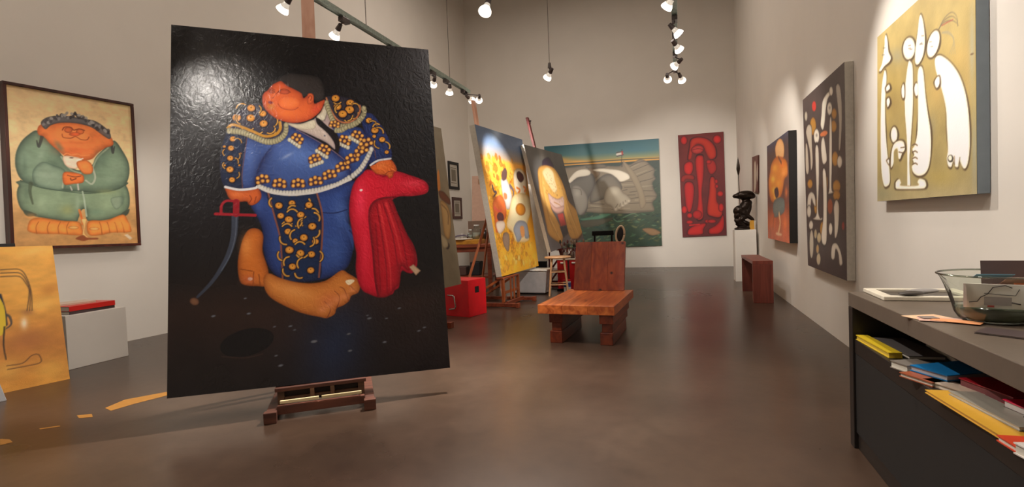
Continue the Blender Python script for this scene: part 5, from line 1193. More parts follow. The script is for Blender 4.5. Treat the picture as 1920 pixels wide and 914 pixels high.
PAINT['greygreen']=[
('b',[(0,(158,150,132)),(0.5,(150,138,112)),(1,(132,122,100))]),
('n',0.08,148,1,1),
('p',[910,1723,962,1758,928,1499,869,1439,829,1493],(222,140,62),0,31,9,1.0,1),
('p',[869,1439,1022,1428,1176,1300,1113,1240,915,1310,861,1364],(120,72,48),(80,50,34),21,9,1.0,1),
('p',[867,1290,1038,1238,1096,1086,1067,895,951,709,831,787,848,1084],(206,170,112),(150,110,60),42,9,1.0,1),
('e',[875,600,932,597,859,549],(60,52,46),0,0.4,1.0,6),
('p',[733,790,879,711,889,599,765,569,718,644],(190,176,140),(120,104,80),25,9,1.0,1),
('s',[893,1234,1033,1124,990,934],16,16,(110,80,50),1.0)]
CANVAS['narrow']={'o': [1.64, 12.736, 1.985], 'u': [0.0, -1.0, 0.0], 'v': [0.0, 0.0, 1.0], 'q': [(0, 0), (800, -65), (920, 724), (44, 783)], 'g': (16, 50), 'd': 0.03}
PAINT['narrow']=[
('b',[(0,(120,84,76)),(1,(110,70,62))]),
('p',[316,582,592,625,676,330,494,7,217,-27],(206,190,170),(150,120,100),25,24,1.0,1),
('p',[902,358,868,251,811,187,753,191,716,263,715,374,750,482,807,545,865,539,901,467],(210,196,180),0,72,23,1.0,1)]
# ================================================================ helpers
def col4(c): return tuple(((v / 255) / 12.92 if v / 255 <= .04045 else ((v / 255 + .055) / 1.055) ** 2.4) for v in c) + (1,)
class MB:
    """collects simple solids and links them as ONE mesh object"""
    def __init__(s): s.v = []; s.f = []; s.sm = []
    def add(s, vs_, fs, smooth=False):
        b = len(s.v); s.v += [tuple(x) for x in vs_]; s.f += [tuple(i + b for i in f) for f in fs]; s.sm += [smooth] * len(fs); return s
    def box(s, x0, x1, y0, y1, z0, z1, M=None):
        p = [(x, y, z) for z in (z0, z1) for x, y in ((x0, y0), (x1, y0), (x1, y1), (x0, y1))]
        if M is not None: p = [M @ Vector(q) for q in p]
        return s.add(p, [(3, 2, 1, 0), (4, 5, 6, 7), (0, 1, 5, 4), (1, 2, 6, 5), (2, 3, 7, 6), (3, 0, 4, 7)])
    def hexa(s, bot, top):
        n = len(bot); f = [tuple(range(n - 1, -1, -1)), tuple(range(n, 2 * n))] + [(i, (i + 1) % n, n + (i + 1) % n, n + i) for i in range(n)]
        return s.add(list(bot) + list(top), f)
    def beam(s, a, b, wx, wy, up=(0, 0, 1)):
        a = Vector(a); b = Vector(b); d = (b - a).normalized(); up = Vector(up)
        if abs(d.dot(up)) > .98: up = Vector((0, 1, 0))
        x = d.cross(up).normalized(); y = x.cross(d).normalized()
        q = [x * sx * wx / 2 + y * sy * wy / 2 for sx, sy in ((-1, -1), (1, -1), (1, 1), (-1, 1))]
        return s.hexa([a + k for k in q], [b + k for k in q])
    def cyl(s, a, b, r0, r1=None, n=16, caps=True):
        r1 = r0 if r1 is None else r1; a = Vector(a); b = Vector(b); d = (b - a).normalized()
        x = d.orthogonal().normalized(); y = d.cross(x)
        A = [a + (x * math.cos(t) + y * math.sin(t)) * r0 for t in [2 * math.pi * k / n for k in range(n)]]
        B = [b + (x * math.cos(t) + y * math.sin(t)) * r1 for t in [2 * math.pi * k / n for k in range(n)]]
        s.add(A + B, [(i, (i + 1) % n, n + (i + 1) % n, n + i) for i in range(n)], True)
        if caps: s.add(A, [tuple(range(n - 1, -1, -1))]); s.add(B, [tuple(range(n))])
        return s
    def lathe(s, prof, o=(0, 0, 0), M=None, n=24, smooth=True):
        V = []
        for r, z in prof:
            for k in range(n):
                t = 2 * math.pi * k / n; p = Vector((r * math.cos(t), r * math.sin(t), z))
                p = (M @ p) if M is not None else p + Vector(o)
                V.append(p)
        F = [(j * n + i, j * n + (i + 1) % n, (j + 1) * n + (i + 1) % n, (j + 1) * n + i) for j in range(len(prof) - 1) for i in range(n)]
        return s.add(V, F, smooth)
    def tube(s, pts, r, n=8):
        pts = [Vector(p) for p in pts]; V = []; x = None
        for i, p in enumerate(pts):
            d = (pts[min(i + 1, len(pts) - 1)] - pts[max(i - 1, 0)]).normalized()
            x = d.orthogonal().normalized() if x is None else (x - d * x.dot(d)).normalized(); y = d.cross(x)
            rr = r[i] if isinstance(r, (list, tuple)) else r
            V += [p + (x * math.cos(t) + y * math.sin(t)) * rr for t in [2 * math.pi * k / n for k in range(n)]]
        F = [(j * n + i, j * n + (i + 1) % n, (j + 1) * n + (i + 1) % n, (j + 1) * n + i) for j in range(len(pts) - 1) for i in range(n)]
        F += [tuple(range(n - 1, -1, -1)), tuple(range(len(V) - n, len(V)))]
        return s.add(V, F, True)
    def ball(s, c, rx, ry, rz, M=None, n=14, m=9):
        prof = [(max(math.sin(math.pi * j / m), 1e-4), -math.cos(math.pi * j / m)) for j in range(m + 1)]; V = []
        for r, z in prof:
            for k in range(n):
                t = 2 * math.pi * k / n; p = Vector((r * math.cos(t) * rx, r * math.sin(t) * ry, z * rz))
                if M is not None: p = M @ p
                V.append(p + Vector(c))
        F = [(j * n + i, j * n + (i + 1) % n, (j + 1) * n + (i + 1) % n, (j + 1) * n + i) for j in range(m) for i in range(n)]
        return s.add(V, F, True)
    def build(s, name, mat, parent=None, bevel=0, label=None):
        me = bpy.data.meshes.new(name); me.from_pydata([tuple(v) for v in s.v], [], s.f); me.update()
        me.polygons.foreach_set('use_smooth', s.sm); me.materials.append(mat)
        bm = bmesh.new(); bm.from_mesh(me); bmesh.ops.recalc_face_normals(bm, faces=bm.faces); bm.to_mesh(me); bm.free()
        o = bpy.data.objects.new(name, me); COL.objects.link(o)
        if parent is not None: o.parent = parent
        if bevel:
            m = o.modifiers.new('bevel', 'BEVEL'); m.width = bevel; m.segments = 2; m.limit_method = 'ANGLE'; m.harden_normals = False
        if label: o['label'] = label
        return o
def thing(name, label, cat, loc=(0, 0, 0), rz=0, group=None):
    o = bpy.data.objects.new(name, None); COL.objects.link(o); o.location = loc; o.rotation_euler = (0, 0, rz)
    o.empty_display_size = .1; o['label'] = label; o['category'] = cat
    if group: o['group'] = group
    return o
def tag(o, label, cat, group=None):
    o['label'] = label; o['category'] = cat
    if group: o['group'] = group
    return o
def struct(o): o['kind'] = 'structure'; return o

# ================================================================ materials
def newmat(name):
    m = bpy.data.materials.new(name); m.use_nodes = True; nt = m.node_tree
    return m, nt, nt.nodes, nt.links, nt.nodes['Principled BSDF']
def plain(name, c, rough=.5, metal=0, var=.08, scale=8, bump=0, spec=.5, emit=None):
    m, nt, N, L, b = newmat(name)
    tc = N.new('ShaderNodeTexCoord'); no = N.new('ShaderNodeTexNoise'); no.inputs['Scale'].default_value = scale; no.inputs['Detail'].default_value = 5
    L.new(tc.outputs['Object'], no.inputs['Vector'])
    r = N.new('ShaderNodeValToRGB'); c = col4(c)
    r.color_ramp.elements[0].position = .3; r.color_ramp.elements[1].position = .7
    r.color_ramp.elements[0].color = tuple(v * (1 - var) for v in c[:3]) + (1,); r.color_ramp.elements[1].color = tuple(min(1, v * (1 + var)) for v in c[:3]) + (1,)
    L.new(no.outputs['Fac'], r.inputs[0]); L.new(r.outputs[0], b.inputs['Base Color'])
    b.inputs['Roughness'].default_value = rough; b.inputs['Metallic'].default_value = metal; b.inputs['Specular IOR Level'].default_value = spec
    if bump:
        bp = N.new('ShaderNodeBump'); bp.inputs['Strength'].default_value = bump; bp.inputs['Distance'].default_value = .01
        n2 = N.new('ShaderNodeTexNoise'); n2.inputs['Scale'].default_value = scale * 8; L.new(tc.outputs['Object'], n2.inputs['Vector'])
        L.new(n2.outputs['Fac'], bp.inputs['Height']); L.new(bp.outputs[0], b.inputs['Normal'])
    if emit: b.inputs['Emission Color'].default_value = (*emit[:3], 1); b.inputs['Emission Strength'].default_value = emit[3]
    return m
def wood(name, c1, c2, axis='x', rough=.38, scale=6, knots=0):
    m, nt, N, L, b = newmat(name)
    tc = N.new('ShaderNodeTexCoord'); mp = N.new('ShaderNodeMapping')
    sc = {'x': (1, 9, 9), 'y': (9, 1, 9), 'z': (9, 9, 1)}[axis]; mp.inputs['Scale'].default_value = sc
    oi = N.new('ShaderNodeObjectInfo'); ad = N.new('ShaderNodeVectorMath'); ad.operation = 'ADD'
    L.new(tc.outputs['Object'], ad.inputs[0])
    cx = N.new('ShaderNodeCombineXYZ'); mu = N.new('ShaderNodeMath'); mu.operation = 'MULTIPLY'; mu.inputs[1].default_value = 17
    L.new(oi.outputs['Random'], mu.inputs[0]); L.new(mu.outputs[0], cx.inputs[0]); L.new(mu.outputs[0], cx.inputs[1]); L.new(mu.outputs[0], cx.inputs[2])
    L.new(cx.outputs[0], ad.inputs[1]); L.new(ad.outputs[0], mp.inputs['Vector'])
    n1 = N.new('ShaderNodeTexNoise'); n1.inputs['Scale'].default_value = scale / 4; n1.inputs['Detail'].default_value = 6; n1.inputs['Distortion'].default_value = .8
    L.new(mp.outputs[0], n1.inputs['Vector'])
    r = N.new('ShaderNodeValToRGB'); r.color_ramp.elements[0].position = .32; r.color_ramp.elements[1].position = .68
    r.color_ramp.elements[0].color = col4(c1); r.color_ramp.elements[1].color = col4(c2); L.new(n1.outputs['Fac'], r.inputs[0])
    hs = N.new('ShaderNodeHueSaturation'); mr = N.new('ShaderNodeMapRange'); mr.inputs[3].default_value = .74; mr.inputs[4].default_value = 1.24
    L.new(oi.outputs['Random'], mr.inputs[0]); L.new(mr.outputs[0], hs.inputs['Value']); L.new(r.outputs[0], hs.inputs['Color'])
    out = hs.outputs[0]
    if knots:
        vo = N.new('ShaderNodeTexVoronoi'); vo.inputs['Scale'].default_value = knots
        L.new(ad.outputs[0], vo.inputs['Vector']); kr = N.new('ShaderNodeValToRGB'); kr.color_ramp.elements[0].position = .06; kr.color_ramp.elements[1].position = .14
        L.new(vo.outputs['Distance'], kr.inputs[0]); mx = N.new('ShaderNodeMix'); mx.data_type = 'RGBA'; mx.inputs[6].default_value = col4((44, 18, 10))
        L.new(kr.outputs[0], mx.inputs[0]); L.new(out, mx.inputs[7]); out = mx.outputs[2]
    L.new(out, b.inputs['Base Color']); b.inputs['Roughness'].default_value = rough
    bp = N.new('ShaderNodeBump'); bp.inputs['Strength'].default_value = .15; bp.inputs['Distance'].default_value = .004
    L.new(n1.outputs['Fac'], bp.inputs['Height']); L.new(bp.outputs[0], b.inputs['Normal'])
    return m
def glow(name, c, s):
    m, nt, N, L, b = newmat(name); b.inputs['Base Color'].default_value = (*c, 1)
    b.inputs['Emission Color'].default_value = (*c, 1); b.inputs['Emission Strength'].default_value = s; return m
def glassy(name, tint, fac=.25):
    m, nt, N, L, b = newmat(name); out = N['Material Output']
    tr = N.new('ShaderNodeBsdfTransparent'); tr.inputs[0].default_value = (*tint, 1)
    gl = N.new('ShaderNodeBsdfGlossy'); gl.inputs['Roughness'].default_value = .05
    fr = N.new('ShaderNodeFresnel'); fr.inputs[0].default_value = 1.1; ad = N.new('ShaderNodeMath'); ad.operation = 'ADD'; ad.inputs[1].default_value = fac * .15
    no = N.new('ShaderNodeTexNoise'); no.inputs['Scale'].default_value = 5; L.new(fr.outputs[0], ad.inputs[0])
    mx = N.new('ShaderNodeMixShader'); L.new(ad.outputs[0], mx.inputs[0]); L.new(tr.outputs[0], mx.inputs[1]); L.new(gl.outputs[0], mx.inputs[2]); L.new(mx.outputs[0], out.inputs[0])
    return m
def painted(name, rough=.45, bump=.35, scale=60, sx=(1, 1, 1), dist=.004, spec=.5):
    """oil paint: pigment from the painted vertex colours, relief of brushwork from noise"""
    m, nt, N, L, b = newmat(name)
    at = N.new('ShaderNodeAttribute'); at.attribute_name = 'pigment'; L.new(at.outputs['Color'], b.inputs['Base Color'])
    tc = N.new('ShaderNodeTexCoord'); mp = N.new('ShaderNodeMapping'); mp.inputs['Scale'].default_value = sx; L.new(tc.outputs['Object'], mp.inputs['Vector'])
    n1 = N.new('ShaderNodeTexNoise'); n1.inputs['Scale'].default_value = scale; n1.inputs['Detail'].default_value = 6; n1.inputs['Distortion'].default_value = 1.2
    L.new(mp.outputs[0], n1.inputs['Vector'])
    n2 = N.new('ShaderNodeTexNoise'); n2.inputs['Scale'].default_value = scale / 9; n2.inputs['Detail'].default_value = 3; L.new(mp.outputs[0], n2.inputs['Vector'])
    ad = N.new('ShaderNodeMath'); ad.operation = 'ADD'; L.new(n1.outputs['Fac'], ad.inputs[0]); L.new(n2.outputs['Fac'], ad.inputs[1])
    bp = N.new('ShaderNodeBump'); bp.inputs['Strength'].default_value = bump; bp.inputs['Distance'].default_value = dist
    L.new(ad.outputs[0], bp.inputs['Height']); L.new(bp.outputs[0], b.inputs['Normal'])
    b.inputs['Roughness'].default_value = rough; b.inputs['Specular IOR Level'].default_value = spec
    return m
M_wall = plain('wall_paint', (226, 220, 211), .75, var=.02, scale=1.5, bump=.06, spec=.25)
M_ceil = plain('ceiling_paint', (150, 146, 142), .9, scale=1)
def floor_mat():
    m, nt, N, L, b = newmat('stained_concrete')
    tc = N.new('ShaderNodeTexCoord')
    n1 = N.new('ShaderNodeTexNoise'); n1.inputs['Scale'].default_value = .55; n1.inputs['Detail'].default_value = 8; n1.inputs['Roughness'].default_value = .5; n1.inputs['Distortion'].default_value = .15
    n2 = N.new('ShaderNodeTexNoise'); n2.inputs['Scale'].default_value = 9; n2.inputs['Detail'].default_value = 6
    L.new(tc.outputs['Object'], n1.inputs['Vector']); L.new(tc.outputs['Object'], n2.inputs['Vector'])
    r = N.new('ShaderNodeValToRGB'); e = r.color_ramp.elements; e[0].position = .3; e[0].color = col4((52, 38, 29)); e[1].position = .7; e[1].color = col4((94, 75, 61))
    k = e.new(.5); k.color = col4((72, 55, 44)); L.new(n1.outputs['Fac'], r.inputs[0])
    mx = N.new('ShaderNodeMix'); mx.data_type = 'RGBA'; mx.blend_type = 'MULTIPLY'; mx.inputs[0].default_value = .35
    r2 = N.new('ShaderNodeValToRGB'); r2.color_ramp.elements[0].position = .3; r2.color_ramp.elements[0].color = (.55, .55, .55, 1); r2.color_ramp.elements[1].position = .62
    L.new(n2.outputs['Fac'], r2.inputs[0]); L.new(r.outputs[0], mx.inputs[6]); L.new(r2.outputs[0], mx.inputs[7]); L.new(mx.outputs[2], b.inputs['Base Color'])
    mr = N.new('ShaderNodeMapRange'); mr.inputs[3].default_value = .22; mr.inputs[4].default_value = .36; L.new(n1.outputs['Fac'], mr.inputs[0]); L.new(mr.outputs[0], b.inputs['Roughness'])
    bp = N.new('ShaderNodeBump'); bp.inputs['Strength'].default_value = .08; bp.inputs['Distance'].default_value = .01
    L.new(n2.outputs['Fac'], bp.inputs['Height']); L.new(bp.outputs[0], b.inputs['Normal']); b.inputs['Specular IOR Level'].default_value = .5
    return m
M_floor = floor_mat()
M_canvas = plain('raw_canvas_edge', (196, 190, 178), .85, scale=30, bump=.2)
M_blackedge = plain('black_canvas_edge', (30, 27, 26), .7)
M_brownframe = wood('dark_brown_frame', (54, 24, 20), (84, 40, 30), 'z')
M_white = plain('white_plinth_paint', (236, 232, 224), .6, var=.03, scale=3)
M_greyw = plain('grey_plinth_paint', (200, 193, 184), .6, var=.03, scale=3)
M_black = plain('black_laminate', (30, 24, 21), .4, var=.12, scale=3)
M_top = plain('worn_charcoal_counter', (96, 84, 73), .4, var=.12, scale=3, bump=.05)
M_iron = plain('black_metal', (18, 18, 20), .4, metal=.6)
M_track = plain('galvanised_track', (150, 166, 158), .5, metal=.3, var=.25, scale=30)
M_lampgrey = plain('grey_lamp_holder', (92, 84, 84), .4, metal=.4)
M_reflector = plain('silvered_reflector', (210, 200, 188), .25, metal=.5, var=.3, scale=40, emit=(1, .9, .76, .5))
M_bulbglass = glow('lit_bulb_glass', (1.0, .9, .76), 4)
M_bulb = glow('lamp_lens', (1.0, .90, .76), 14)
M_chairwood = wood('cherry_chair_wood', (140, 54, 26), (180, 84, 40), 'z', .42, 6, 4.5)
M_chairtop = wood('cherry_slab_wood', (170, 76, 34), (226, 128, 64), 'y', .34, 6, 4.5)
M_chairdark = wood('dark_beam_wood', (84, 32, 18), (124, 54, 28), 'y', .4)
M_easel = wood('oiled_easel_wood', (134, 66, 32), (176, 98, 54), 'z', .45)
M_easel2 = wood('reddish_easel_wood', (104, 44, 26), (146, 72, 42), 'x', .45)
M_easeld = wood('old_brown_easel_wood', (74, 50, 36), (110, 78, 54), 'x', .6)
M_mast = wood('pale_salmon_mast', (214, 160, 134), (232, 182, 156), 'z', .6)
M_redmast = wood('dark_red_mast', (92, 26, 26), (120, 40, 36), 'z', .4)
M_pine = wood('pale_stool_wood', (196, 148, 106), (222, 178, 134), 'z', .4)
M_cream = wood('cream_paint_stick', (196, 176, 132), (214, 196, 156), 'x', .7)
M_red = plain('red_painted_box', (172, 20, 30), .45, var=.06)
M_redp = plain('red_plastic', (186, 24, 34), .35)
M_benchwood = wood('red_brown_bench_wood', (92, 40, 32), (128, 62, 48), 'z', .4, 6, 2.2)
M_bronze = plain('dark_bronze', (44, 34, 28), .32, metal=.7, var=.2)
M_glass = glassy('greenish_glass', (.92, .95, .90), .5)
M_clear = glassy('clear_jar_glass', (.88, .92, .9), .5)
M_silver = plain('silver_plastic', (176, 172, 172), .4, var=.08)
M_steel = plain('brushed_steel', (180, 176, 168), .25, metal=.9)
def cc(name, c, r=.5): return plain(name, c, r, var=.06, scale=14)
_cache = {}
def C_(c, r=.5):
    k = (c, r)
    if k not in _cache: _cache[k] = plain('colour_%d_%d_%d' % c, c, r, var=.05, scale=14)
    return _cache[k]

# ================================================================ room
CEIL = 9.4
def wl(y, off=0): return -7.38 + .068 * (y - 5.3) + off       # left wall line
Y0, Y1, XR = -3.6, 16.0, 1.67
mb = MB(); mb.hexa([(wl(Y0) - .2, Y0 - .2, -.2), (XR + .2, Y0 - .2, -.2), (XR + .2, Y1 + .2, -.2), (wl(Y1) - .2, Y1 + .2, -.2)], [(wl(Y0) - .2, Y0 - .2, 0), (XR + .2, Y0 - .2, 0), (XR + .2, Y1 + .2, 0), (wl(Y1) - .2, Y1 + .2, 0)])
struct(mb.build('floor', M_floor))
mb = MB(); mb.hexa([(wl(Y0) - .2, Y0 - .2, CEIL), (XR + .2, Y0 - .2, CEIL), (XR + .2, Y1 + .2, CEIL), (wl(Y1) - .2, Y1 + .2, CEIL)], [(wl(Y0) - .2, Y0 - .2, CEIL + .2), (XR + .2, Y0 - .2, CEIL + .2), (XR + .2, Y1 + .2, CEIL + .2), (wl(Y1) - .2, Y1 + .2, CEIL + .2)])
struct(mb.build('ceiling', M_ceil))
struct(MB().hexa([(wl(Y0) - .2, Y0, 0), (wl(Y0), Y0, 0), (wl(Y1), Y1, 0), (wl(Y1) - .2, Y1, 0)], [(wl(Y0) - .2, Y0, CEIL), (wl(Y0), Y0, CEIL), (wl(Y1), Y1, CEIL), (wl(Y1) - .2, Y1, CEIL)]).build('wall_left', M_wall))
struct(MB().box(XR, XR + .2, Y0, Y1, 0, CEIL).build('wall_right', M_wall))
struct(MB().box(wl(Y1) - .2, XR + .2, Y1, Y1 + .2, 0, CEIL).build('wall_back', M_wall))
struct(MB().box(wl(Y0) - .2, XR + .2, Y0 - .2, Y0, 0, CEIL).build('wall_front', M_wall))

# ================================================================ painting engine
def s2l(a): return np.where(a <= .04045, a / 12.92, ((a + .055) / 1.055) ** 2.4)
def spline(pts, closed, k=5):
    p = np.array(pts, np.float32).reshape(-1, 2); n = len(p)
    if n < 3: return p
    idx = range(n) if closed else range(n - 1); out = []
    for i in idx:
        if closed: a, b, c, d = p[(i - 1) % n], p[i], p[(i + 1) % n], p[(i + 2) % n]
        else: a, b, c, d = p[max(i - 1, 0)], p[i], p[i + 1], p[min(i + 2, n - 1)]
        for j in range(k):
            t = j / k; out.append(.5 * (2 * b + (c - a) * t + (2 * a - 5 * b + 4 * c - d) * t * t + (3 * b - a - 3 * c + d) * t ** 3))
    if not closed: out.append(p[-1])
    return np.array(out, np.float32)
def seg_dist(X, Y, P, closed, W=None):
    D = np.full(X.shape, 1e9, np.float32); ins = np.zeros(X.shape, bool); n = len(P)
    for i in range(n if closed else n - 1):
        ax, ay = P[i]; bx, by = P[(i + 1) % n]; dx, dy = bx - ax, by - ay; l = dx * dx + dy * dy + 1e-9
        t = np.clip(((X - ax) * dx + (Y - ay) * dy) / l, 0, 1); q = np.hypot(X - ax - t * dx, Y - ay - t * dy)
        if W is not None: q = q - (W[i] + (W[i + 1] - W[i]) * t) / 2
        D = np.minimum(D, q)
        if closed and ay != by: ins ^= ((ay > Y) != (by > Y)) & (X < (bx - ax) * (Y - ay) / (by - ay) + ax)
    return D, ins
def vnoise(X, Y, s, seed):
    rs = np.random.RandomState(seed); T = rs.rand(64, 64).astype(np.float32); x = X / s + 7.3; y = Y / s + 3.1
    xi = np.floor(x).astype(int); yi = np.floor(y).astype(int); fx = x - xi; fy = y - yi; fx = fx * fx * (3 - 2 * fx); fy = fy * fy * (3 - 2 * fy)
    g = lambda a, b: T[a % 64, b % 64]
    return (g(xi, yi) * (1 - fx) + g(xi + 1, yi) * fx) * (1 - fy) + (g(xi, yi + 1) * (1 - fx) + g(xi + 1, yi + 1) * fx) * fy
def paint(key, X, Y, Tv):
    img = np.zeros(X.shape + (3,), np.float32)
    def blend(sl, col, a): img[sl] = img[sl] * (1 - a[..., None]) + np.asarray(col, np.float32) * a[..., None]
    def window(x0, x1, y0, y1):
        m = (X >= x0) & (X <= x1) & (Y >= y0) & (Y <= y1); r = np.where(m.any(1))[0]; c = np.where(m.any(0))[0]
        return None if len(r) == 0 or len(c) == 0 else (slice(r[0], r[-1] + 1), slice(c[0], c[-1] + 1))
    for p in PAINT[key]:
        t = p[0]
        if t == 'b':
            st = p[1]; v = 1 - Tv
            for c in range(3): img[..., c] = np.interp(v, [s[0] for s in st], [s[1][c] for s in st])
        elif t == 'n':
            f = sum(vnoise(X / p[3], Y / p[4], p[2] / 2 ** k, k + 1) / 2 ** k for k in range(5)) / 1.9 - .5
            img *= (1 + p[1] * 2 * f)[..., None]
        elif t == 'r':                                   # scattered brush dabs inside a four-sided area
            rs = random.Random(p[6]); q = np.array(p[1], float).reshape(4, 2)
            for k in range(p[2]):
                s_, t_ = rs.random(), rs.random(); c = (q[0] * (1 - s_) + q[1] * s_) * (1 - t_) + (q[3] * (1 - s_) + q[2] * s_) * t_
                an = math.radians(p[7] + rs.uniform(-1, 1) * p[8]); l = p[3] * rs.uniform(.5, 1.1); h = p[4] * rs.uniform(.4, 1.0); dx, dy = math.cos(an), math.sin(an)
                P = np.array([(c[0] + a * dx - b * dy, c[1] + a * dy + b * dx) for a, b in ((-l * .5, 0), (-l * .2, h * .5), (l * .3, h * .4), (l * .5, -h * .1), (0, -h * .5))], np.float32)
                w = window(P[:, 0].min() - 4, P[:, 0].max() + 4, P[:, 1].min() - 4, P[:, 1].max() + 4)
                if w is None: continue
                D, ins = seg_dist(X[w], Y[w], P, True); sd = np.where(ins, D, -D); cc_ = np.array(rs.choice(p[5]), np.float32)
                k_ = np.exp(-np.maximum(sd, 0) / max(h * .15, 1))[..., None] * .3; blend(w, cc_ * (1 - k_), np.clip(sd / (2 * SOFT) + .5, 0, 1) * p[9])
        elif t == 'p':
            P = spline(p[1], True) if p[7] else np.array(p[1], np.float32).reshape(-1, 2); so = p[5]
            w = window(P[:, 0].min() - so * 2, P[:, 0].max() + so * 2, P[:, 1].min() - so * 2, P[:, 1].max() + so * 2)
            if w is None: continue
            D, ins = seg_dist(X[w], Y[w], P, True); sd = np.where(ins, D, -D); a = np.clip(sd / (2 * so) + .5, 0, 1) * p[6]
            c = np.empty(D.shape + (3,), np.float32); c[:] = p[2]
            if p[3]:
                k = np.exp(-np.maximum(sd, 0) / max(p[4] * .6, 1))[..., None]; c = c * (1 - k) + np.array(p[3], np.float32) * k
            blend(w, c, a)
        elif t == 's':
            P = spline(p[1], False); W = np.linspace(p[2], p[3], len(P)); m = max(p[2], p[3])
            w = window(P[:, 0].min() - m, P[:, 0].max() + m, P[:, 1].min() - m, P[:, 1].max() + m)
            if w is None: continue
            D, _ = seg_dist(X[w], Y[w], P, False, W); so = max(1.5, SOFT); blend(w, p[4], np.clip(.5 - D / (2 * so), 0, 1) * p[5])
        else:
            cx, cy, ax, ay, bx, by = p[1]; ax -= cx; ay -= cy; bx -= cx; by -= cy; m = (abs(ax) + abs(bx), abs(ay) + abs(by)); q = 2.2 if t == 'g' else 1.3
            w = window(cx - m[0] * q - 5, cx + m[0] * q + 5, cy - m[1] * q - 5, cy + m[1] * q + 5)
            if w is None: continue
            det = ax * by - ay * bx or 1e-6; dx = X[w] - cx; dy = Y[w] - cy; uu = (dx * by - dy * bx) / det; vv = (ax * dy - ay * dx) / det; r = np.sqrt(uu * uu + vv * vv)
            if t == 'g': blend(w, p[2], np.exp(-r * r * 1.4) * p[3])
            else:
                rad = max(min(math.hypot(ax, ay), math.hypot(bx, by)), 1); a = np.clip((1 - r) * rad / (2 * p[6]) + .5, 0, 1) * p[5]
                c = np.empty(r.shape + (3,), np.float32); c[:] = p[2]
                if p[3]:
                    k = np.exp(-np.maximum(1 - r, 0) / max(p[4] * .6, .05))[..., None]; c = c * (1 - k) + np.array(p[3], np.float32) * k
                blend(w, c, a)
    return np.clip(img, 0, 255) / 255
SOFT = 2.5
def canvas_piece(key, root, mat, edge_mat, gain=1.0, skip_body=False):
    """painted face as a fine grid (colour per vertex) on a stretched canvas; returns world corners"""
    global SOFT
    C = CANVAS[key]; o = np.array(C['o']); u = np.array(C['u']); v = np.array(C['v']); n = np.cross(u, v); q = np.array(C['q'], float); nx, ny = C['g']
    SOFT = (q[1][0] - q[0][0]) / nx * .55
    s = np.linspace(0, 1, nx + 1); t = np.linspace(0, 1, ny + 1); S, T = np.meshgrid(s, t)
    B = lambda k: q[0][k] * (1 - S) * (1 - T) + q[1][k] * S * (1 - T) + q[2][k] * S * T + q[3][k] * (1 - S) * T
    X = B(0).astype(np.float32); Y = B(1).astype(np.float32)
    img = s2l(paint(key, X, Y, T)) * gain
    Wd = o + X[..., None] / 1000 * u + Y[..., None] / 1000 * v
    base = np.array(root.location); Wd = Wd - base
    me = bpy.data.meshes.new('painted_surface'); nv = (nx + 1) * (ny + 1); nf = nx * ny
    me.vertices.add(nv); me.vertices.foreach_set('co', Wd.reshape(-1).astype(np.float32))
    i = np.arange(ny)[:, None] * (nx + 1) + np.arange(nx)[None, :]; quads = np.stack([i, i + 1, i + nx + 2, i + nx + 1], -1).reshape(-1)
    me.loops.add(nf * 4); me.polygons.add(nf); me.loops.foreach_set('vertex_index', quads.astype(np.int32)); me.polygons.foreach_set('loop_start', np.arange(0, nf * 4, 4, dtype=np.int32))
    me.update(calc_edges=True)
    ca = me.color_attributes.new('pigment', 'FLOAT_COLOR', 'POINT'); rgba = np.ones((nv, 4), np.float32); rgba[:, :3] = np.clip(img, 0, 1).reshape(-1, 3); ca.data.foreach_set('color', rgba.reshape(-1))
    me.materials.append(mat); ob = bpy.data.objects.new('painted_surface', me); COL.objects.link(ob); ob.parent = root
    cs = [Vector(o + a / 1000 * u + b / 1000 * v - base) for a, b in q]; nn = Vector(n); d = C['d']
    if not skip_body:
        MB().hexa([c - nn * (d + .002) for c in cs], [c - nn * .0015 for c in cs]).build('stretched_canvas', edge_mat, root, bevel=.003)
    return cs, Vector(u), Vector(v), nn, d
def base_of(key):
    C = CANVAS[key]; o = np.array(C['o']); u = np.array(C['u']); return tuple(o + u * C['q'][1][0] / 2000)

# ---------------------------------------------------------------- paintings
OIL = painted('oil_paint', .42, .35, 50)
OIL_DARK = painted('glossy_dark_oil_paint', .27, .5, 24, (1, 1, .75), .006, .38)
OIL_ROUGH = painted('thick_oil_paint', .4, .8, 30, (1, 1, 1), .008)
OIL_MATT = painted('matt_oil_paint', .62, .3, 60)
t = thing('easel_painting', 'huge dark oil painting of a stout bullfighter in a blue suit with red cape', 'painting', base_of('matador'))
canvas_piece('matador', t, OIL_DARK, M_blackedge, 1.12)
t = thing('easel_painting', 'yellow painting of women in white in a golden field, on the wooden easel', 'painting', base_of('yellow'))
canvas_piece('yellow', t, OIL_ROUGH, M_canvas, 1.35)
t = thing('easel_painting', 'grey painting of a figure in a yellow cloak behind the bar stool', 'painting', base_of('grey'))
canvas_piece('grey', t, OIL, M_canvas)
t = thing('easel_painting', 'grey green painting half hidden behind the right edge of the bullfighter canvas', 'painting', base_of('greygreen'))
canvas_piece('greygreen', t, OIL_MATT, M_canvas)
t = thing('wall_painting', 'very wide painting of a stone grey sleeper on a raft in green sea, back wall', 'painting', base_of('sea'))
canvas_piece('sea', t, OIL, M_canvas, 1.25)
t = thing('wall_painting', 'tall narrow red abstract painting of rounded forms on the back wall', 'painting', base_of('red'))
canvas_piece('red', t, OIL_MATT, M_blackedge, 1.2)
t = thing('wall_painting', 'small orange figure painting with thick black edge, right wall beyond the dark abstract', 'painting', base_of('orange'))
canvas_piece('orange', t, OIL_ROUGH, M_blackedge, 1.25)
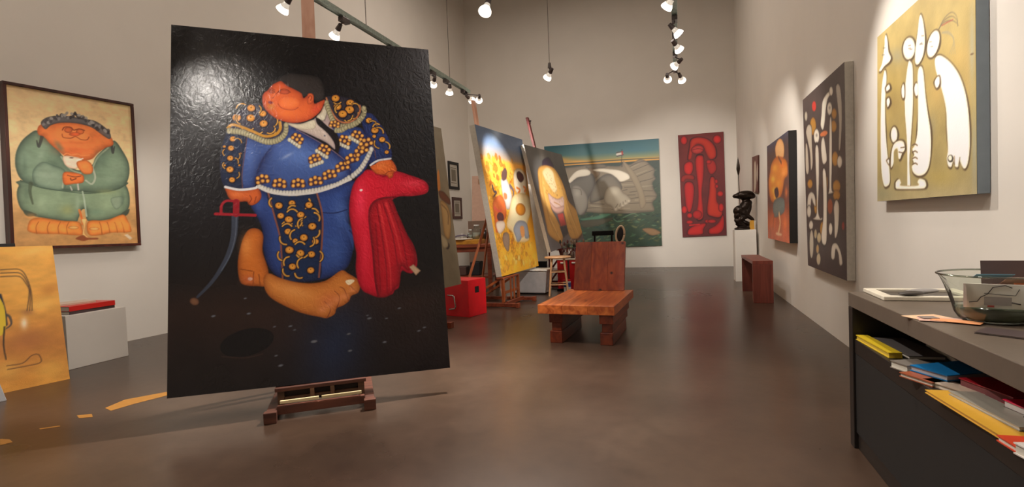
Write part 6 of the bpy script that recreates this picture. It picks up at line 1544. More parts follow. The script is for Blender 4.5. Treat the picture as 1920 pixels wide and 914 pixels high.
t = thing('wall_painting', 'tall dark abstract painting with cream and ochre bone shapes on the right wall', 'painting', base_of('dark'))
canvas_piece('dark', t, OIL, M_canvas, 1.3)
t = thing('wall_painting', 'olive green painting with four white outlined figures, nearest on the right wall', 'painting', base_of('green'))
canvas_piece('green', t, OIL_MATT, plain('blue_grey_canvas_edge', (124, 134, 142), .8), 1.9)
t = thing('wall_painting', 'small brown framed picture high behind the bronze sculpture on the right wall', 'painting', base_of('narrow'))
canvas_piece('narrow', t, OIL_MATT, M_brownframe)
t = thing('leaning_painting', 'ochre brown painting with dark looped lines leaning at the left', 'painting', base_of('tan'))
canvas_piece('tan', t, OIL_MATT, C_((186, 150, 90), .8), 1.9)
t = thing('wall_painting', 'framed painting of a stout barefoot man in a green robe on the left wall', 'painting', base_of('oldman'))
cs, u, v, n, d = canvas_piece('oldman', t, OIL_MATT, M_canvas, 1.6)
fw = .035
for a, b, da in ((0, 1, -v), (3, 2, v), (0, 3, -u), (1, 2, u)):
    p, q = cs[a], cs[b]; e = (q - p).normalized(); ext = e * fw if abs(da.dot(v)) > .5 else e * 0
    lo = [p - ext, q + ext, q + ext + da * fw, p - ext + da * fw]
    MB().hexa([x - n * .085 for x in lo], [x + n * .022 for x in lo]).build('frame_rail', M_brownframe, t, bevel=.004)

# framed drawings, left wall near the back corner
def framed_drawing(y0, y1, z0, z1, label, mat, fwd=.09):
    yc = (y0 + y1) / 2; t = thing('framed_drawing', label, 'picture', (wl(yc) + .003, yc, z0), -math.atan(.068), 'small framed drawings on the left wall')
    w = (y1 - y0) / 2; h = z1 - z0
    MB().box(0, .035, -w, w, 0, fwd).build('frame_rail', mat, t, .004); MB().box(0, .035, -w, w, h - fwd, h).build('frame_rail', mat, t, .004)
    MB().box(0, .035, -w, -w + fwd, fwd, h - fwd).build('frame_rail', mat, t, .004); MB().box(0, .035, w - fwd, w, fwd, h - fwd).build('frame_rail', mat, t, .004)
    mo = MB().box(0, .015, -w + fwd, w - fwd, fwd, h - fwd).build('mount', C_((190, 182, 168), .8), t)
    m2 = MB(); m2.box(.015, .019, -w * .52, w * .52, h * .22, h * .25); m2.box(.015, .019, -w * .52, w * .52, h * .76, h * .79); m2.box(.015, .018, -w * .42, w * .42, h * .3, h * .72)
    m2.build('drawing', C_((126, 116, 100), .8), mo)
framed_drawing(14.45, 15.13, 2.66, 3.53, 'upper of two small black framed drawings on the left wall', M_blackedge)
framed_drawing(14.62, 15.25, 1.72, 2.41, 'lower small framed drawing in a brown frame above the work table', M_brownframe)

# leaning things, lower left
t = thing('leaning_canvas', 'dark edged canvas leaning behind the ochre painting at the left', 'painting', (-6.5, 3.1, 0), math.radians(-14))
MB().hexa([(-.02, -.55, .0), (.02, -.55, 0), (.02, .28, 0), (-.02, .28, 0)], [(-.17, -.55, 1.43), (-.13, -.55, 1.43), (-.13, .28, 1.43), (-.17, .28, 1.43)]).build('stretched_canvas', M_blackedge, t, .004)
t = thing('leaning_canvas', 'plain pale grey canvas edge in front of the ochre painting, far left', 'painting', (-5.92, 2.62, 0), math.radians(-14))
MB().hexa([(-.02, -.7, .0), (.015, -.7, 0), (.015, .28, 0), (-.02, .28, 0)], [(-.1, -.7, .62), (-.065, -.7, .62), (-.065, .15, .62), (-.1, .15, .62)]).build('stretched_canvas', C_((170, 170, 172), .8), t, .004)

# low plinth with books
t = thing('low_plinth', 'low pale grey display plinth against the left wall carrying a red book', 'plinth', (-6.9, 4.07, 0))
MB().box(-.44, .44, -.32, .325, 0, .605).build('plinth_body', M_greyw, t, .004)
def book(loc, sx, sy, sz, rz, cover, label, pages=(206, 200, 186), group=None, cat='book', tilt=0):
    t = thing('book', label, cat, loc, rz, group); t.rotation_euler[1] = tilt; c = C_(cover, .35); k = min(.004, sz * .2)
    m = MB(); m.box(-sx / 2, sx / 2, -sy / 2, sy / 2, 0, k); m.box(-sx / 2, sx / 2, -sy / 2, sy / 2, sz - k, sz); m.box(sx / 2 - k, sx / 2, -sy / 2, sy / 2, k, sz - k)
    m.build('cover', c, t); MB().box(-sx / 2 + .004, sx / 2 - k, -sy / 2 + .004, sy / 2 - .004, k, sz - k).build('page_block', C_(pages, .8), t)
    return t
book((-6.72, 4.05, .606), .40, .52, .035, math.radians(6), (70, 56, 56), 'dark book lying at the bottom of the stack on the low plinth', group='books stacked on the low plinth')
book((-6.72, 4.06, .642), .42, .50, .055, math.radians(2), (196, 36, 30), 'thick bright red book lying on the low plinth', group='books stacked on the low plinth')
book((-6.78, 4.02, .698), .30, .34, .02, math.radians(-12), (196, 170, 150), 'thin beige booklet lying on top of the red book', group='books stacked on the low plinth')

# floor tape
for pts, lab in (([(-4.645, 2.942), (-4.70, 3.14), (-4.514, 3.403), (-4.405, 3.35), (-4.493, 3.078), (-4.519, 2.905)], 'longest worn yellow tape mark on the floor'), ([(-4.693, 2.759), (-4.605, 2.814), (-4.511, 2.763), (-4.604, 2.72)], 'short yellow tape scrap on the floor beside the long mark'), ([(-4.67, 2.49), (-4.64, 2.48), (-4.55, 2.56), (-4.58, 2.57)], 'faint thin tape scrap on the floor, second nearest'), ([(-4.73, 2.284), (-4.642, 2.295), (-4.554, 2.268), (-4.579, 2.209)], 'orange tape scrap on the floor nearest the left frame edge')):
    tag(MB().hexa([(x, y, .0005) for x, y in pts], [(x, y, .0016) for x, y in pts]).build('floor_tape', C_((196, 138, 62), .6)), lab, 'tape', 'worn yellow tape marks on the floor')

# ================================================================ easels
def studio_easel(loc, rz, w, hb, tilt, mast_h, label, wm, mastm, mast_w=.09, clamp=True, fr=-.22, mast_x=0, back=.75, mast_y=.06, mat2=None):
    """H-frame studio easel: x across, -y towards the viewer; hb = height of the canvas ledge"""
    t = thing('studio_easel', label, 'easel', loc, rz, None); h = w / 2; m2 = mat2 or wm; f = .075; ta = math.tan(tilt); yo = hb * ta
    for s in (-1, 1):
        MB().box(s * h - f / 2, s * h + f / 2, fr, back, .012, .075).build('foot_rail', m2, t, .006)
        MB().box(s * h - f * .6, s * h + f * .6, fr - .015, fr + .04, 0, .085).build('foot_block', m2, t, .005)
    MB().box(-h + f / 2, h - f / 2, -.06, -.015, .03, .095).build('front_cross_bar', m2, t, .004)
    MB().box(-h + f / 2, h - f / 2, back - .09, back - .02, .03, .09).build('rear_cross_bar', wm, t, .004)
    up = hb - .0
    for s in (-1, 1):
        MB().box(s * (h - .06) - .025, s * (h - .06) + .025, .012, .06, .075, up - .012).build('upright', wm, t, .004)
    MB().box(-h + .02, h - .02, yo - .05, yo + .08, hb - .035, hb - .006).build('canvas_ledge', m2, t, .004)
    MB().box(-h + .04, h - .04, .02, .055, (hb * .42 if hb > .3 else .115), (hb * .42 + .05 if hb > .3 else .14)).build('mid_rail', wm, t, .003)
    nb = 2
    for k in range(nb):
        x = (-.07 if k == 0 else .08)
        MB().box(x - .016, x + .016, -.005, .02, .095, hb - .035).build('slat', wm, t, .002)
    top = mast_h
    MB().beam((mast_x, mast_y, .07), (mast_x, mast_y + ta * (top - .07), top), mast_w, .05, (0, 1, 0)).build('mast', mastm, t, .004)
    zb = min(1.6, top * .5)
    for s in (-1, 1):
        MB().beam((s * (h - .03), back - .05, .09), (s * .05, mast_y + .05 + ta * zb, zb), .03, .045).build('brace', wm, t, .004)
        MB().beam((s * (h - .06), .09, up - .03), (s * (h - .05), back - .12, .08), .03, .04).build('lower_brace', wm, t, .004)
    if clamp:
        zc = top - .12; tc = MB().box(mast_x - .03, mast_x + .06, mast_y + ta * zc - .05, mast_y + ta * zc + .02, zc - .02, zc + .02).build('top_clamp', mastm, t, .004)
        k = MB(); k.cyl((mast_x + .02, mast_y + ta * zc - .04, zc + .03), (mast_x + .07, mast_y + ta * zc - .04, zc + .05), .018); k.build('clamp_knob', M_iron, tc)
    return t
def rotz(v, a): return (v[0] * math.cos(a) - v[1] * math.sin(a), v[0] * math.sin(a) + v[1] * math.cos(a))
# easel of the bullfighter canvas
yaw = math.radians(35.85)
E1 = studio_easel((-2.72, 3.30, 0), yaw, .72, .225, math.radians(11.2), 4.35, 'old brown studio easel under the bullfighter canvas, mast rising past its top', M_easeld, M_mast, .11, False, fr=-.14, mat2=wood('brown_ledge_wood', (70, 38, 28), (104, 58, 40), 'x', .6), mast_y=.12)
MB().box(-.30, .30, .045, .055, .095, .185).build('recess_shade', C_((40, 30, 28), .8), E1)  # dark sheet standing in for the shade in the recess below the ledge
for k, (x0, x1, dz) in enumerate(((-.30, -.02, 0), (.0, .30, 0))):
    MB().box(x0, x1, -.062, -.044, .112, .136).build('ledge_stick', M_cream, E1, .003)
# easel of the yellow painting
studio_easel((-2.875, 8.70, 0), math.radians(85), .80, .52, math.radians(7.4), 3.75, 'orange brown studio easel holding the yellow painting', M_easel, M_mast, .10, False, fr=-.27, back=.9, mat2=M_easel2, mast_y=.17)
# easel of the grey painting
studio_easel((-2.27, 11.35, 0), math.radians(84), .8, .87, math.radians(12.6), 3.93, 'dark red studio easel holding the grey painting with the yellow cloak', M_redmast, M_redmast, .10, True, fr=-.2, back=.8, mast_y=.14)
# easel of the grey green painting
studio_easel((-3.20, 6.25, 0), math.radians(85), .5, .46, math.radians(7.4), 2.4, 'brown easel holding the grey green painting behind the bullfighter', M_easel2, M_easel2, .08, False, fr=-.1, back=.5, mast_y=.1)

# ================================================================ lounge chair
t = thing('lounge_chair', 'low heavy cherry wood lounge chair of thick planks in the middle of the floor', 'chair', (-1.612, 5.79, 0), math.radians(-3.6))
for k, (a, b) in enumerate(((0, .30), (.3005, .60), (.6005, .91))):
    MB().box(a, b, 0, 1.45, .355, .46).build('seat_plank', M_chairtop, t, .003)
lean = math.radians(20)
for k, (a, b) in enumerate(((.09, .3265), (.327, .5665), (.567, .80))):
    y = 1.33
    MB().hexa([(a, y, .462), (b, y, .462), (b, y + .075, .462), (a, y + .075, .462)], [(a, y + .25, 1.135), (b, y + .25, 1.135), (b, y + .325, 1.115), (a, y + .325, 1.115)]).build('back_plank', M_chairwood, t, .0025)
for x in (.14, .74):
    MB().box(x - .015, x + .145, .04, 1.2, .245, .354).build('leg_beam', M_chairdark, t, .006)
    MB().box(x + .01, x + .13, .06, 1.15, .145, .244).build('leg_beam', M_chairdark, t, .006)
    MB().box(x - .012, x + .135, .05, 1.0, 0, .144).build('leg_beam', M_chairdark, t, .006)

# ================================================================ bar stool
t = thing('bar_stool', 'round pale wooden bar stool behind the cherry lounge chair', 'stool', (-2.30, 9.9, 0), math.radians(12))
MB().lathe([(.001, .735), (.24, .735), (.262, .745), (.266, .76), (.255, .776), (.001, .78)], n=32).build('seat', M_pine, t)
leg = []
for k in range(4):
    a = math.radians(45 + 90 * k); tp = Vector((.17 * math.cos(a), .17 * math.sin(a), .738)); bt = Vector((.265 * math.cos(a), .265 * math.sin(a), 0)); leg.append((tp, bt))
    MB().cyl(bt, tp, .017, .022, 12).build('leg', M_pine, t)
for k in range(4):
    for z in (.22 + .04 * (k % 2), .47 + .04 * (k % 2)):
        p = leg[k][1].lerp(leg[k][0], z / .738); q = leg[(k + 1) % 4][1].lerp(leg[(k + 1) % 4][0], z / .738)
        MB().cyl(p, q, .012, n=10).build('rung', M_pine, t)

# jars of brushes standing behind the stool on a red cart
t = thing('tool_cart', 'red painted cart behind the bar stool with brush jars on top', 'cart', (-2.20, 10.62, 0), 0)
cb = MB().box(-.24, -.02, -.2, .2, .05, .66).build('cabinet', M_redp, t, .01); cb2 = MB().box(.02, .24, -.2, .2, .05, .66).build('cabinet', M_redp, t, .01)
MB().box(-.26, .26, -.22, .22, .66, .69).build('top_tray', C_((200, 190, 180), .4), t, .006)
MB().box(-.26, .26, -.2, .2, .0, .05).build('plinth_base', M_iron, t)
MB().cyl((-.16, -.225, .60), (-.08, -.225, .60), .02).build('handle', C_((210, 206, 200), .4), cb); MB().cyl((.08, -.225, .60), (.16, -.225, .60), .02).build('handle', C_((210, 206, 200), .4), cb2)
random.seed(4)
for j, (x, y) in enumerate(((-2.27, 10.5), (-2.13, 10.55), (-1.98, 10.52))):
    jm = MB(); jm.lathe([(.001, .0), (.045, 0), (.05, .01), (.05, .13), (.045, .13), (.045, .012), (.001, .012)], n=16)
    o = jm.build('brush_jar', C_(((120, 110, 100), (90, 70, 60), (150, 140, 130))[j], .3)); o.location = (x, y, .691)
    tag(o, ('leftmost dull grey jar of brushes on the red cart', 'middle dark brown jar of brushes on the red cart', 'right pale jar of brushes on the red cart')[j], 'jar', 'brush jars on the red cart')
    jn = ('leftmost', 'middle', 'right')[j]
    for k, (cn, hc, bc) in enumerate((('brown', (90, 50, 40), (70, 60, 52)), ('tan', (156, 116, 72), (150, 130, 110)), ('grey', (110, 110, 112), (100, 60, 60)), ('dark red', (120, 34, 40), (60, 70, 60)), ('black', (26, 24, 26), (120, 104, 90)), ('dull blue', (60, 76, 110), (90, 80, 70)))):
        a = 2 * math.pi * k / 6 + j; r = random.uniform(.03, .09); h = random.uniform(.22, .34)
        br = thing('paint_brush', '%s handled paint brush standing in the %s jar on the red cart' % (cn, jn), 'brush', (x + .018 * math.cos(a), y + .018 * math.sin(a), .704), 0, 'brushes in the jars on the red cart')
        MB().cyl((0, 0, 0), (r * math.cos(a), r * math.sin(a), h), .004, .007, 6).build('handle', C_(hc, .5), br)
        MB().ball((r * math.cos(a), r * math.sin(a), h + .02), .022, .022, .045, n=8, m=5).build('bristles', C_(bc, .8), br)
t = thing('paint_can', 'small white tub with blue label on the floor behind the bar stool', 'can', (-2.20, 10.25, 0))
tb = MB().cyl((0, 0, 0), (0, 0, .24), .075, .075, 20).build('tub_body', C_((206, 202, 196), .4), t); MB().cyl((0, 0, .12), (0, 0, .21), .0765, .0765, 20).build('label_band', C_((44, 66, 130), .4), tb)
MB().cyl((0, 0, .24), (0, 0, .265), .08, .08, 20).build('lid', C_((180, 30, 36), .4), t)

# silver bin behind the yellow painting's easel
t = thing('storage_bin', 'large silver grey plastic bin behind the orange brown easel', 'bin', (-2.93, 10.15, 0), math.radians(-4))
b0 = [(-.36, -.2, .02), (.36, -.2, .02), (.36, .2, .02), (-.36, .2, .02)]; b1 = [(-.40, -.24, .48), (.40, -.24, .48), (.40, .24, .48), (-.40, .24, .48)]
MB().hexa(b0, b1).build('bin_body', M_silver, t, .03); MB().box(-.42, .42, -.26, .26, .48, .51).build('rim', C_((222, 220, 214), .4), t, .008); MB().box(-.34, .34, -.19, .19, 0, .02).build('base', M_iron, t)
# white panel leaning behind
t = thing('blank_canvas', 'narrow strip of a blank white canvas between the yellow and grey paintings', 'painting', (-2.80, 10.75, 0), math.radians(-8))
MB().hexa([(-.26, 0, .62), (.09, 0, .62), (.09, .03, .62), (-.26, .03, .62)], [(-.46, .3, 2.35), (-.27, .3, 2.35), (-.27, .33, 2.35), (-.46, .33, 2.35)]).build('stretched_canvas', C_((214, 208, 198), .8), t, .003)
MB().box(-.2, .05, -.02, .06, 0, .615).build('stand', M_iron, t, .004)

# black tall chair with a round cream-edged cushion behind the lounge chair
t = thing('tall_chair', 'black studio chair with cream edged oval cushion behind the lounge chair', 'chair', (-1.28, 9.6, 0), 0)
MB().box(-.27, .14, -.02, .02, 1.17, 1.26).build('back_bar', M_iron, t, .01)
for x in (-.22, .1): MB().beam((x, 0, .70), (x, 0, 1.18), .035, .03).build('back_post', M_iron, t, .003)
MB().box(-.26, .28, -.42, .02, .66, .70).build('seat', M_iron, t, .01)
for x in (-.23, .24):
    for y in (-.38, -.02): MB().cyl((x, y, 0), (x, y, .67), .016).build('leg', M_iron, t)
Mr = Matrix.Rotation(math.radians(8), 3, 'Y')
cu = MB().ball((.26, -.02, 1.18), .085, .05, .165, Mr).build('cushion', C_((26, 22, 24), .7), t)
pts = []
for k in range(25):
    a = 2 * math.pi * k / 24; pts.append(Vector((.26, -.05, 1.18)) + Mr @ Vector((.075 * math.cos(a), 0, .155 * math.sin(a))))
MB().tube(pts, .02, 8).build('cushion_piping', C_((206, 184, 156), .7), cu)

# ================================================================ work corner on the left
t = thing('storage_box', 'glossy red box with a square hand hole beside the work table', 'box', (-3.152, 7.304, 0), math.radians(-16))
Mb = plain('red_box_gloss', (214, 22, 34), .35)
bb = MB().box(-.78, 0, 0, .46, 0, .585).build('box_body', Mb, t, .006)
MB().box(-.001, .0025, .17, .27, .37, .47).build('hand_hole_shade', C_((10, 4, 4), .9), t)  # flat dark patch for the shade inside the hole
h = MB(); h.tube([(-.40, -.005, .33), (-.40, -.03, .34), (-.29, -.035, .34), (-.27, -.035, .32), (-.24, -.035, .16), (-.26, -.035, .13), (-.38, -.03, .11), (-.38, -.005, .12)], .012); h.build('handle', M_steel, t)
t = thing('work_table', 'tall wooden work table with yellow topped slab behind the red box', 'table', (-4.62, 10.6, 0), math.radians(8))
TW, TD = .72, .42
MB().box(-TW, TW, -TD, TD, .98, 1.05).build('table_top', M_easel2, t, .006)
for x in (-TW + .06, TW - .06):
    for y in (-TD + .06, TD - .06): MB().box(x - .045, x + .045, y - .045, y + .045, 0, .98).build('leg', M_easel2, t, .004)
MB().box(-TW + .03, TW - .03, -TD + .03, TD - .03, .30, .35).build('lower_shelf', M_easel2, t, .004)
MB().box(-TW + .1, TW - .1, -TD + .04, -TD + .07, .88, .98).build('apron', M_easel2, t, .003)
def on_table(x, y): 
    a = rotz((x, y), math.radians(8)); return (-4.62 + a[0], 10.6 + a[1])
x, y = on_table(-.1, -.05)
o = MB().box(-.56, .56, -.33, .33, 0, .10).build('cutting_slab', plain('yellow_stained_slab', (186, 128, 34), .5, var=.3, scale=6), None, .01); o.location = (x, y, 1.051); o.rotation_euler[2] = math.radians(8); tag(o, 'thick yellow stained slab lying on the work table', 'board')
x, y = on_table(.0, -.2); t = thing('palette', 'pale oval palette lying on the yellow slab', 'palette', (x, y, 1.152), math.radians(20))
MB().lathe([(.001, 0), (.22, 0), (.25, .02), (.24, .028), (.001, .02)], n=24).build('plate', C_((214, 208, 196), .3), t); MB().tube([(-.2, 0, .05), (-.1, .05, .09), (.05, .06, .10), (.18, .0, .06)], [.01, .02, .02, .008]).build('brush_rest', C_((70, 54, 70), .4), t)
random.seed(9)
jl = [(.30, .0, .10, .30, 'tallest clear glass jar standing on the yellow slab'), (.12, .12, .06, .2, 'small glass jar left of the tallest jar'), (.45, .14, .07, .2, 'glass jar with dark liquid at the slab corner'), (.05, .2, .04, .12, 'short dark paint bottle on the slab'), (-.1, .18, .045, .10, 'squat grey paint jar on the slab'), (-.3, .15, .04, .13, 'brown paint bottle at the left of the slab')]
for k, (lx, ly, r, hh, lab) in enumerate(jl):
    x, y = on_table(lx, ly); t = thing('jar', lab, 'jar', (x, y, 1.152), 0, 'jars on the work table')
    c = (M_clear, M_clear, C_((50, 40, 36), .3), C_((46, 38, 44), .3), C_((150, 146, 140), .3), C_((110, 70, 44), .3))[k]
    MB().lathe([(.001, 0), (r, 0), (r, hh * .7), (r * .55, hh * .85), (r * .55, hh), (.001, hh)], n=18).build('jar_body', c, t)
    MB().cyl((0, 0, hh), (0, 0, hh + .03), r * .62, n=16).build('lid', C_((200, 198, 194), .4), t)
    if k < 2: MB().cyl((0, 0, .005), (0, 0, hh * .5), r * .9, n=16).build('contents', C_((170, 170, 160), .4), t)
x, y = on_table(.1, -.12)
for k, (dx, w, hh, c, lab) in enumerate(((-.42, .3, .26, (40, 32, 30), 'black cloth covered bundle on the lower table shelf'), (-.05, .26, .20, (84, 60, 52), 'brown cardboard carton on the lower table shelf'), (.28, .22, .30, (36, 34, 38), 'dark paint box at the right of the lower shelf'))):
    x, y = on_table(dx, -.05); o = MB().box(-w / 2, w / 2, -.18, .18, 0, hh).build('carton', C_(c, .7), None, .02); o.location = (x, y, .351); o.rotation_euler[2] = math.radians(8); tag(o, lab, 'box')
o = MB().box(-.18, .18, -.15, .15, 0, .40).build('crate', C_((186, 150, 40), .5), None, .01); o.location = (-4.55, 9.6, 0); tag(o, 'yellow crate on the floor between work table and red box', 'crate')
t = thing('leaning_canvas', 'pinkish unpainted canvas standing near the back corner behind the work table', 'painting', (-5.7, 14.2, 0), math.radians(8))
MB().hexa([(-.2, 0, 1.62), (.22, 0, 1.62), (.22, .03, 1.62), (-.2, .03, 1.62)], [(-.17, .12, 2.98), (.14, .12, 2.98), (.14, .15, 2.98), (-.17, .15, 2.98)]).build('stretched_canvas', C_((196, 160, 140), .8), t, .003)
MB().box(.02, .13, .085, .1, 2.72, 2.88).build('corner_block', C_((160, 120, 90), .7), t); MB().box(-.3, .4, -.1, .3, 0, 1.62).build('cabinet', C_((120, 96, 80), .7), t, .01)

# ================================================================ right wall furniture
t = thing('tall_plinth', 'tall white display plinth in the far right corner under the sculpture', 'plinth', (1.40, 12.33, 0))
MB().box(-.215, .215, -.215, .215, 0, 1.137).build('plinth_body', M_white, t, .004)
t = thing('bronze_sculpture', 'dark bronze crouching figure with domed hat and upright spear', 'sculpture', (1.40, 12.30, 1.138))
b = MB()
b.lathe([(.001, 0), (.17, 0), (.18, .02), (.16, .05), (.001, .055)], (-.03, 0, 0), n=24)
RY = lambda d: Matrix.Rotation(math.radians(d), 3, 'Y')
for c, r, d in (((-.06, 0, .10), (.13, .09, .05), 15), ((-.12, -.02, .17), (.11, .07, .055), 40), ((-.06, -.03, .24), (.14, .08, .05), -35), ((-.12, 0, .33), (.085, .09, .12), 20), ((-.10, 0, .43), (.13, .10, .11), -30), ((0, 0, .50), (.15, .11, .08), -25), ((.05, 0, .57), (.13, .10, .09), -20), ((.10, -.03, .44), (.05, .05, .15), 15), ((.10, -.02, .28), (.14, .05, .045), 40), ((.05, .0, .14), (.15, .08, .05), 30), ((.12, 0, .06), (.10, .07, .04), 0), ((.03, 0, .66), (.07, .07, .08), 0)):
    b.ball(c, *r, RY(d))
b.ball((.02, 0, .765), .20, .16, .10, RY(-4)); b.ball((-.13, 0, .755), .10, .11, .055, RY(-6)); b.ball((.14, 0, .74), .11, .12, .07, RY(8)); b.ball((.0, 0, .36), .10, .09, .14, RY(-10))
o = b.build('figure', M_bronze, t); m = o.modifiers.new('remesh', 'REMESH'); m.mode = 'VOXEL'; m.voxel_size = .012; m.use_smooth_shade = True; m = o.modifiers.new('smooth', 'SMOOTH'); m.iterations = 4
MB().cyl((-.075, -.1, .05), (-.105, -.1, 1.25), .008, .008, 10).build('spear_shaft', M_bronze, t)
MB().lathe([(.001, 0), (.02, .06), (.038, .16), (.03, .26), (.012, .36), (.001, .42)], (-.105, -.1, 1.18), n=8).build('spear_head', M_bronze, t)
for k, (x, rz, c, lab) in enumerate(((1.575, 14, (206, 150, 50), 'yellow card propped beside the bronze sculpture'), (1.59, -10, (222, 214, 200), 'white card propped behind the yellow card'))):
    o = MB().hexa([(-.05, 0, 0), (.05, 0, 0), (.05, .012, 0), (-.05, .012, 0)], [(-.02, .05, .2), (.06, .05, .2), (.06, .062, .2), (-.02, .062, .2)]).build('card', C_(c, .6)); o.location = (x - .03, 12.2 + k * .05, 1.138); o.rotation_euler[2] = math.radians(rz); tag(o, lab, 'card')
t = thing('plank_bench', 'red brown plank bench on two panel legs by the right wall', 'bench', (1.14, 9.04, 0), math.radians(0))
MB().box(0, .30, 0, 1.55, .635, .69).build('seat_plank', M_benchwood, t, .004)
MB().box(0, .30, .0, .055, 0, .634).build('end_panel', M_benchwood, t, .004); MB().box(0, .30, 1.45, 1.505, 0, .634).build('end_panel', M_benchwood, t, .004)

# counter
t = thing('display_counter', 'long black open shelf counter with charcoal worktop in the right foreground', 'counter', (.965, 3.52, 0), 0)
CD, CL = .68, 3.3
MB().box(0, CD, -CL, 0, .845, .93).build('worktop', M_top, t, .004)
MB().box(0, CD, -.07, 0, 0, .844).build('end_panel', M_black, t, .003); MB().box(0, CD, -CL, -CL + .07, 0, .844).build('end_panel', M_black, t, .003)
MB().box(.01, CD - .03, -CL + .07, -.07, .575, .66).build('shelf', M_black, t, .003)
MB().box(CD - .03, CD, -CL + .07, -.07, .0, .844).build('back_panel', M_black, t)
MB().box(.02, CD - .03, -CL + .07, -.07, .0, .10).build('bottom_panel', M_black, t, .003)
MB().box(.012, .03, -CL + .07, -.07, .10, .574).build('void_shade_sheet', plain('void_shade_black', (15, 12, 11), .6), t)  # black sheet painting in the shade of the open void under the shelf
Z = .931
# things on the worktop
t = thing('picture_frame', 'white bordered tray frame lying at the far end of the counter', 'frame', (1.235, 3.33, Z), math.radians(-2))
for x0, x1, y0, y1 in ((-.2, .24, -.18, -.13), (-.2, .24, .13, .18), (-.2, -.15, -.13, .13), (.19, .24, -.13, .13)): MB().box(x0, x1, y0, y1, 0, .022).build('border', C_((216, 208, 190), .5), t, .004)
MB().box(-.15, .19, -.13, .13, 0, .008).build('dark_panel', C_((62, 54, 48), .3), t)
t = thing('sunglasses_case', 'grey crumpled pouch lying across the white bordered frame', 'pouch', (1.24, 3.27, Z + .024), math.radians(24))
MB().ball((0, 0, .012), .10, .035, .014).build('pouch_body', C_((150, 146, 144), .4), t); MB().ball((-.09, -.03, .010), .07, .04, .012).build('pouch_flap', C_((60, 54, 50), .4), t)
for k, (x, y, a, sx, sy, c, lab) in enumerate(((1.03, 2.67, 20, .15, .10, (226, 186, 150), 'peach flyer at the back of the small pile on the counter'), (1.05, 2.60, -15, .15, .10, (214, 172, 156), 'pinkish flyer crossing the peach flyer on the counter'), (1.09, 2.56, -35, .16, .07, (228, 156, 106), 'orange pointed flyer nearest the glass bowl'), (1.02, 2.63, 5, .06, .05, (130, 116, 110), 'small grey card on top of the flyers'))):
    o = MB().box(-sx / 2, sx / 2, -sy / 2, sy / 2, 0, .0015).build('flyer', C_(c, .5)); o.location = (x, y, Z + .002 * k + .0005); o.rotation_euler[2] = math.radians(a); tag(o, lab, 'flyer', 'flyers scattered on the counter')
BX, BY = 1.245, 2.615
t = thing('glass_bowl', 'wide flared green tinted glass bowl full of cards on the counter', 'bowl', (BX, BY, Z), 0)
prof = [(.001, .004), (.09, .0), (.118, .01), (.132, .035), (.140, .07), (.152, .11), (.165, .15), (.178, .182), (.188, .197)]
MB().lathe(prof, n=48).build('bowl_body', M_glass, t)
MB().tube([(.188 * math.cos(a), .188 * math.sin(a), .197) for a in [2 * math.pi * k / 48 for k in range(49)]], .004, 8).build('rolled_rim', glassy('rim_glass', (.62, .66, .6), 1.5), t)
MB().lathe([(.001, .006), (.09, .006), (.115, .014), (.124, .035), (.13, .06), (.001, .065)], n=32).build('thick_base', plain('dark_green_glass', (52, 62, 44), .1, var=.3, scale=18), t)
def bcard(x, y, z, w, h, rx, rz, c, lab, th=.0015, draw=None):
    o = MB().box(-w / 2, w / 2, 0, th, 0, h).build('postcard', C_(c, .5)); o.location = (BX + x, BY + y, Z + z); o.rotation_euler = (math.radians(rx), 0, math.radians(rz)); tag(o, lab, 'postcard', 'postcards in the glass bowl'); return o
o = bcard(-.048, -.094, .066, .185, .108, 20, -22, (240, 234, 228), 'white card with a looping line drawing at the front of the bowl')
d = MB(); d.tube([(-.075, -.002, .025), (-.05, -.002, .03), (-.04, -.002, .05), (-.02, -.002, .065), (-.005, -.002, .095), (.03, -.002, .105), (.05, -.002, .095)], .0016, 5); d.tube([(-.03, -.002, .068), (.02, -.002, .063), (.06, -.002, .062), (.07, -.002, .09)], .0012, 5); d.tube([(.05, -.002, .03), (.075, -.002, .024)], .0025, 5)
o2 = d.build('line_drawing', C_((56, 46, 46), .6)); o2.parent = o
o2 = MB().box(-.03, .05, -.0012, -.0002, .015, .052).build('grey_print', C_((168, 160, 160), .6)); o2.parent = o
o2 = MB().box(-.02, .0, -.0022, -.0012, .006, .014).build('red_print', C_((206, 80, 66), .6)); o2.parent = o
bcard(.09, .06, .12, .20, .125, -8, -12, (84, 66, 64), 'dark brown curved card standing at the back of the bowl')
bcard(.0, .03, .175, .12, .06, 70, -10, (96, 150, 176), 'light blue card lying near the bowl rim')
bcard(.09, -.0, .15, .16, .08, 62, 0, (190, 146, 120), 'peach postcard lying in the bowl beside the blue card')
bcard(-.04, .0, .08, .12, .09, 30, 10, (140, 100, 92), 'reddish brown postcard low at the left inside the bowl')
bcard(.09, -.05, .07, .09, .10, 20, -30, (176, 90, 40), 'orange and green postcard low at the right inside the bowl')
bcard(-.03, .05, .09, .11, .07, 40, 30, (160, 150, 110), 'olive postcard low inside the bowl behind the brown one')
book((1.16, 2.33, Z), .13, .18, .006, math.radians(50), (78, 66, 66), 'thin dark leaflet right in front of the glass bowl', (180, 172, 168))
book((1.20, 2.10, Z), .14, .17, .006, math.radians(40), (92, 60, 70), 'purple brown leaflet nearer the right frame edge', (222, 216, 206))
o = MB().box(-.06, .06, -.03, .03, 0, .002).build('flyer', C_((216, 206, 190), .5)); o.location = (1.15, 2.02, Z); o.rotation_euler[2] = math.radians(40); tag(o, 'narrow cream flyer at the right edge of the counter view', 'flyer', 'flyers scattered on the counter')
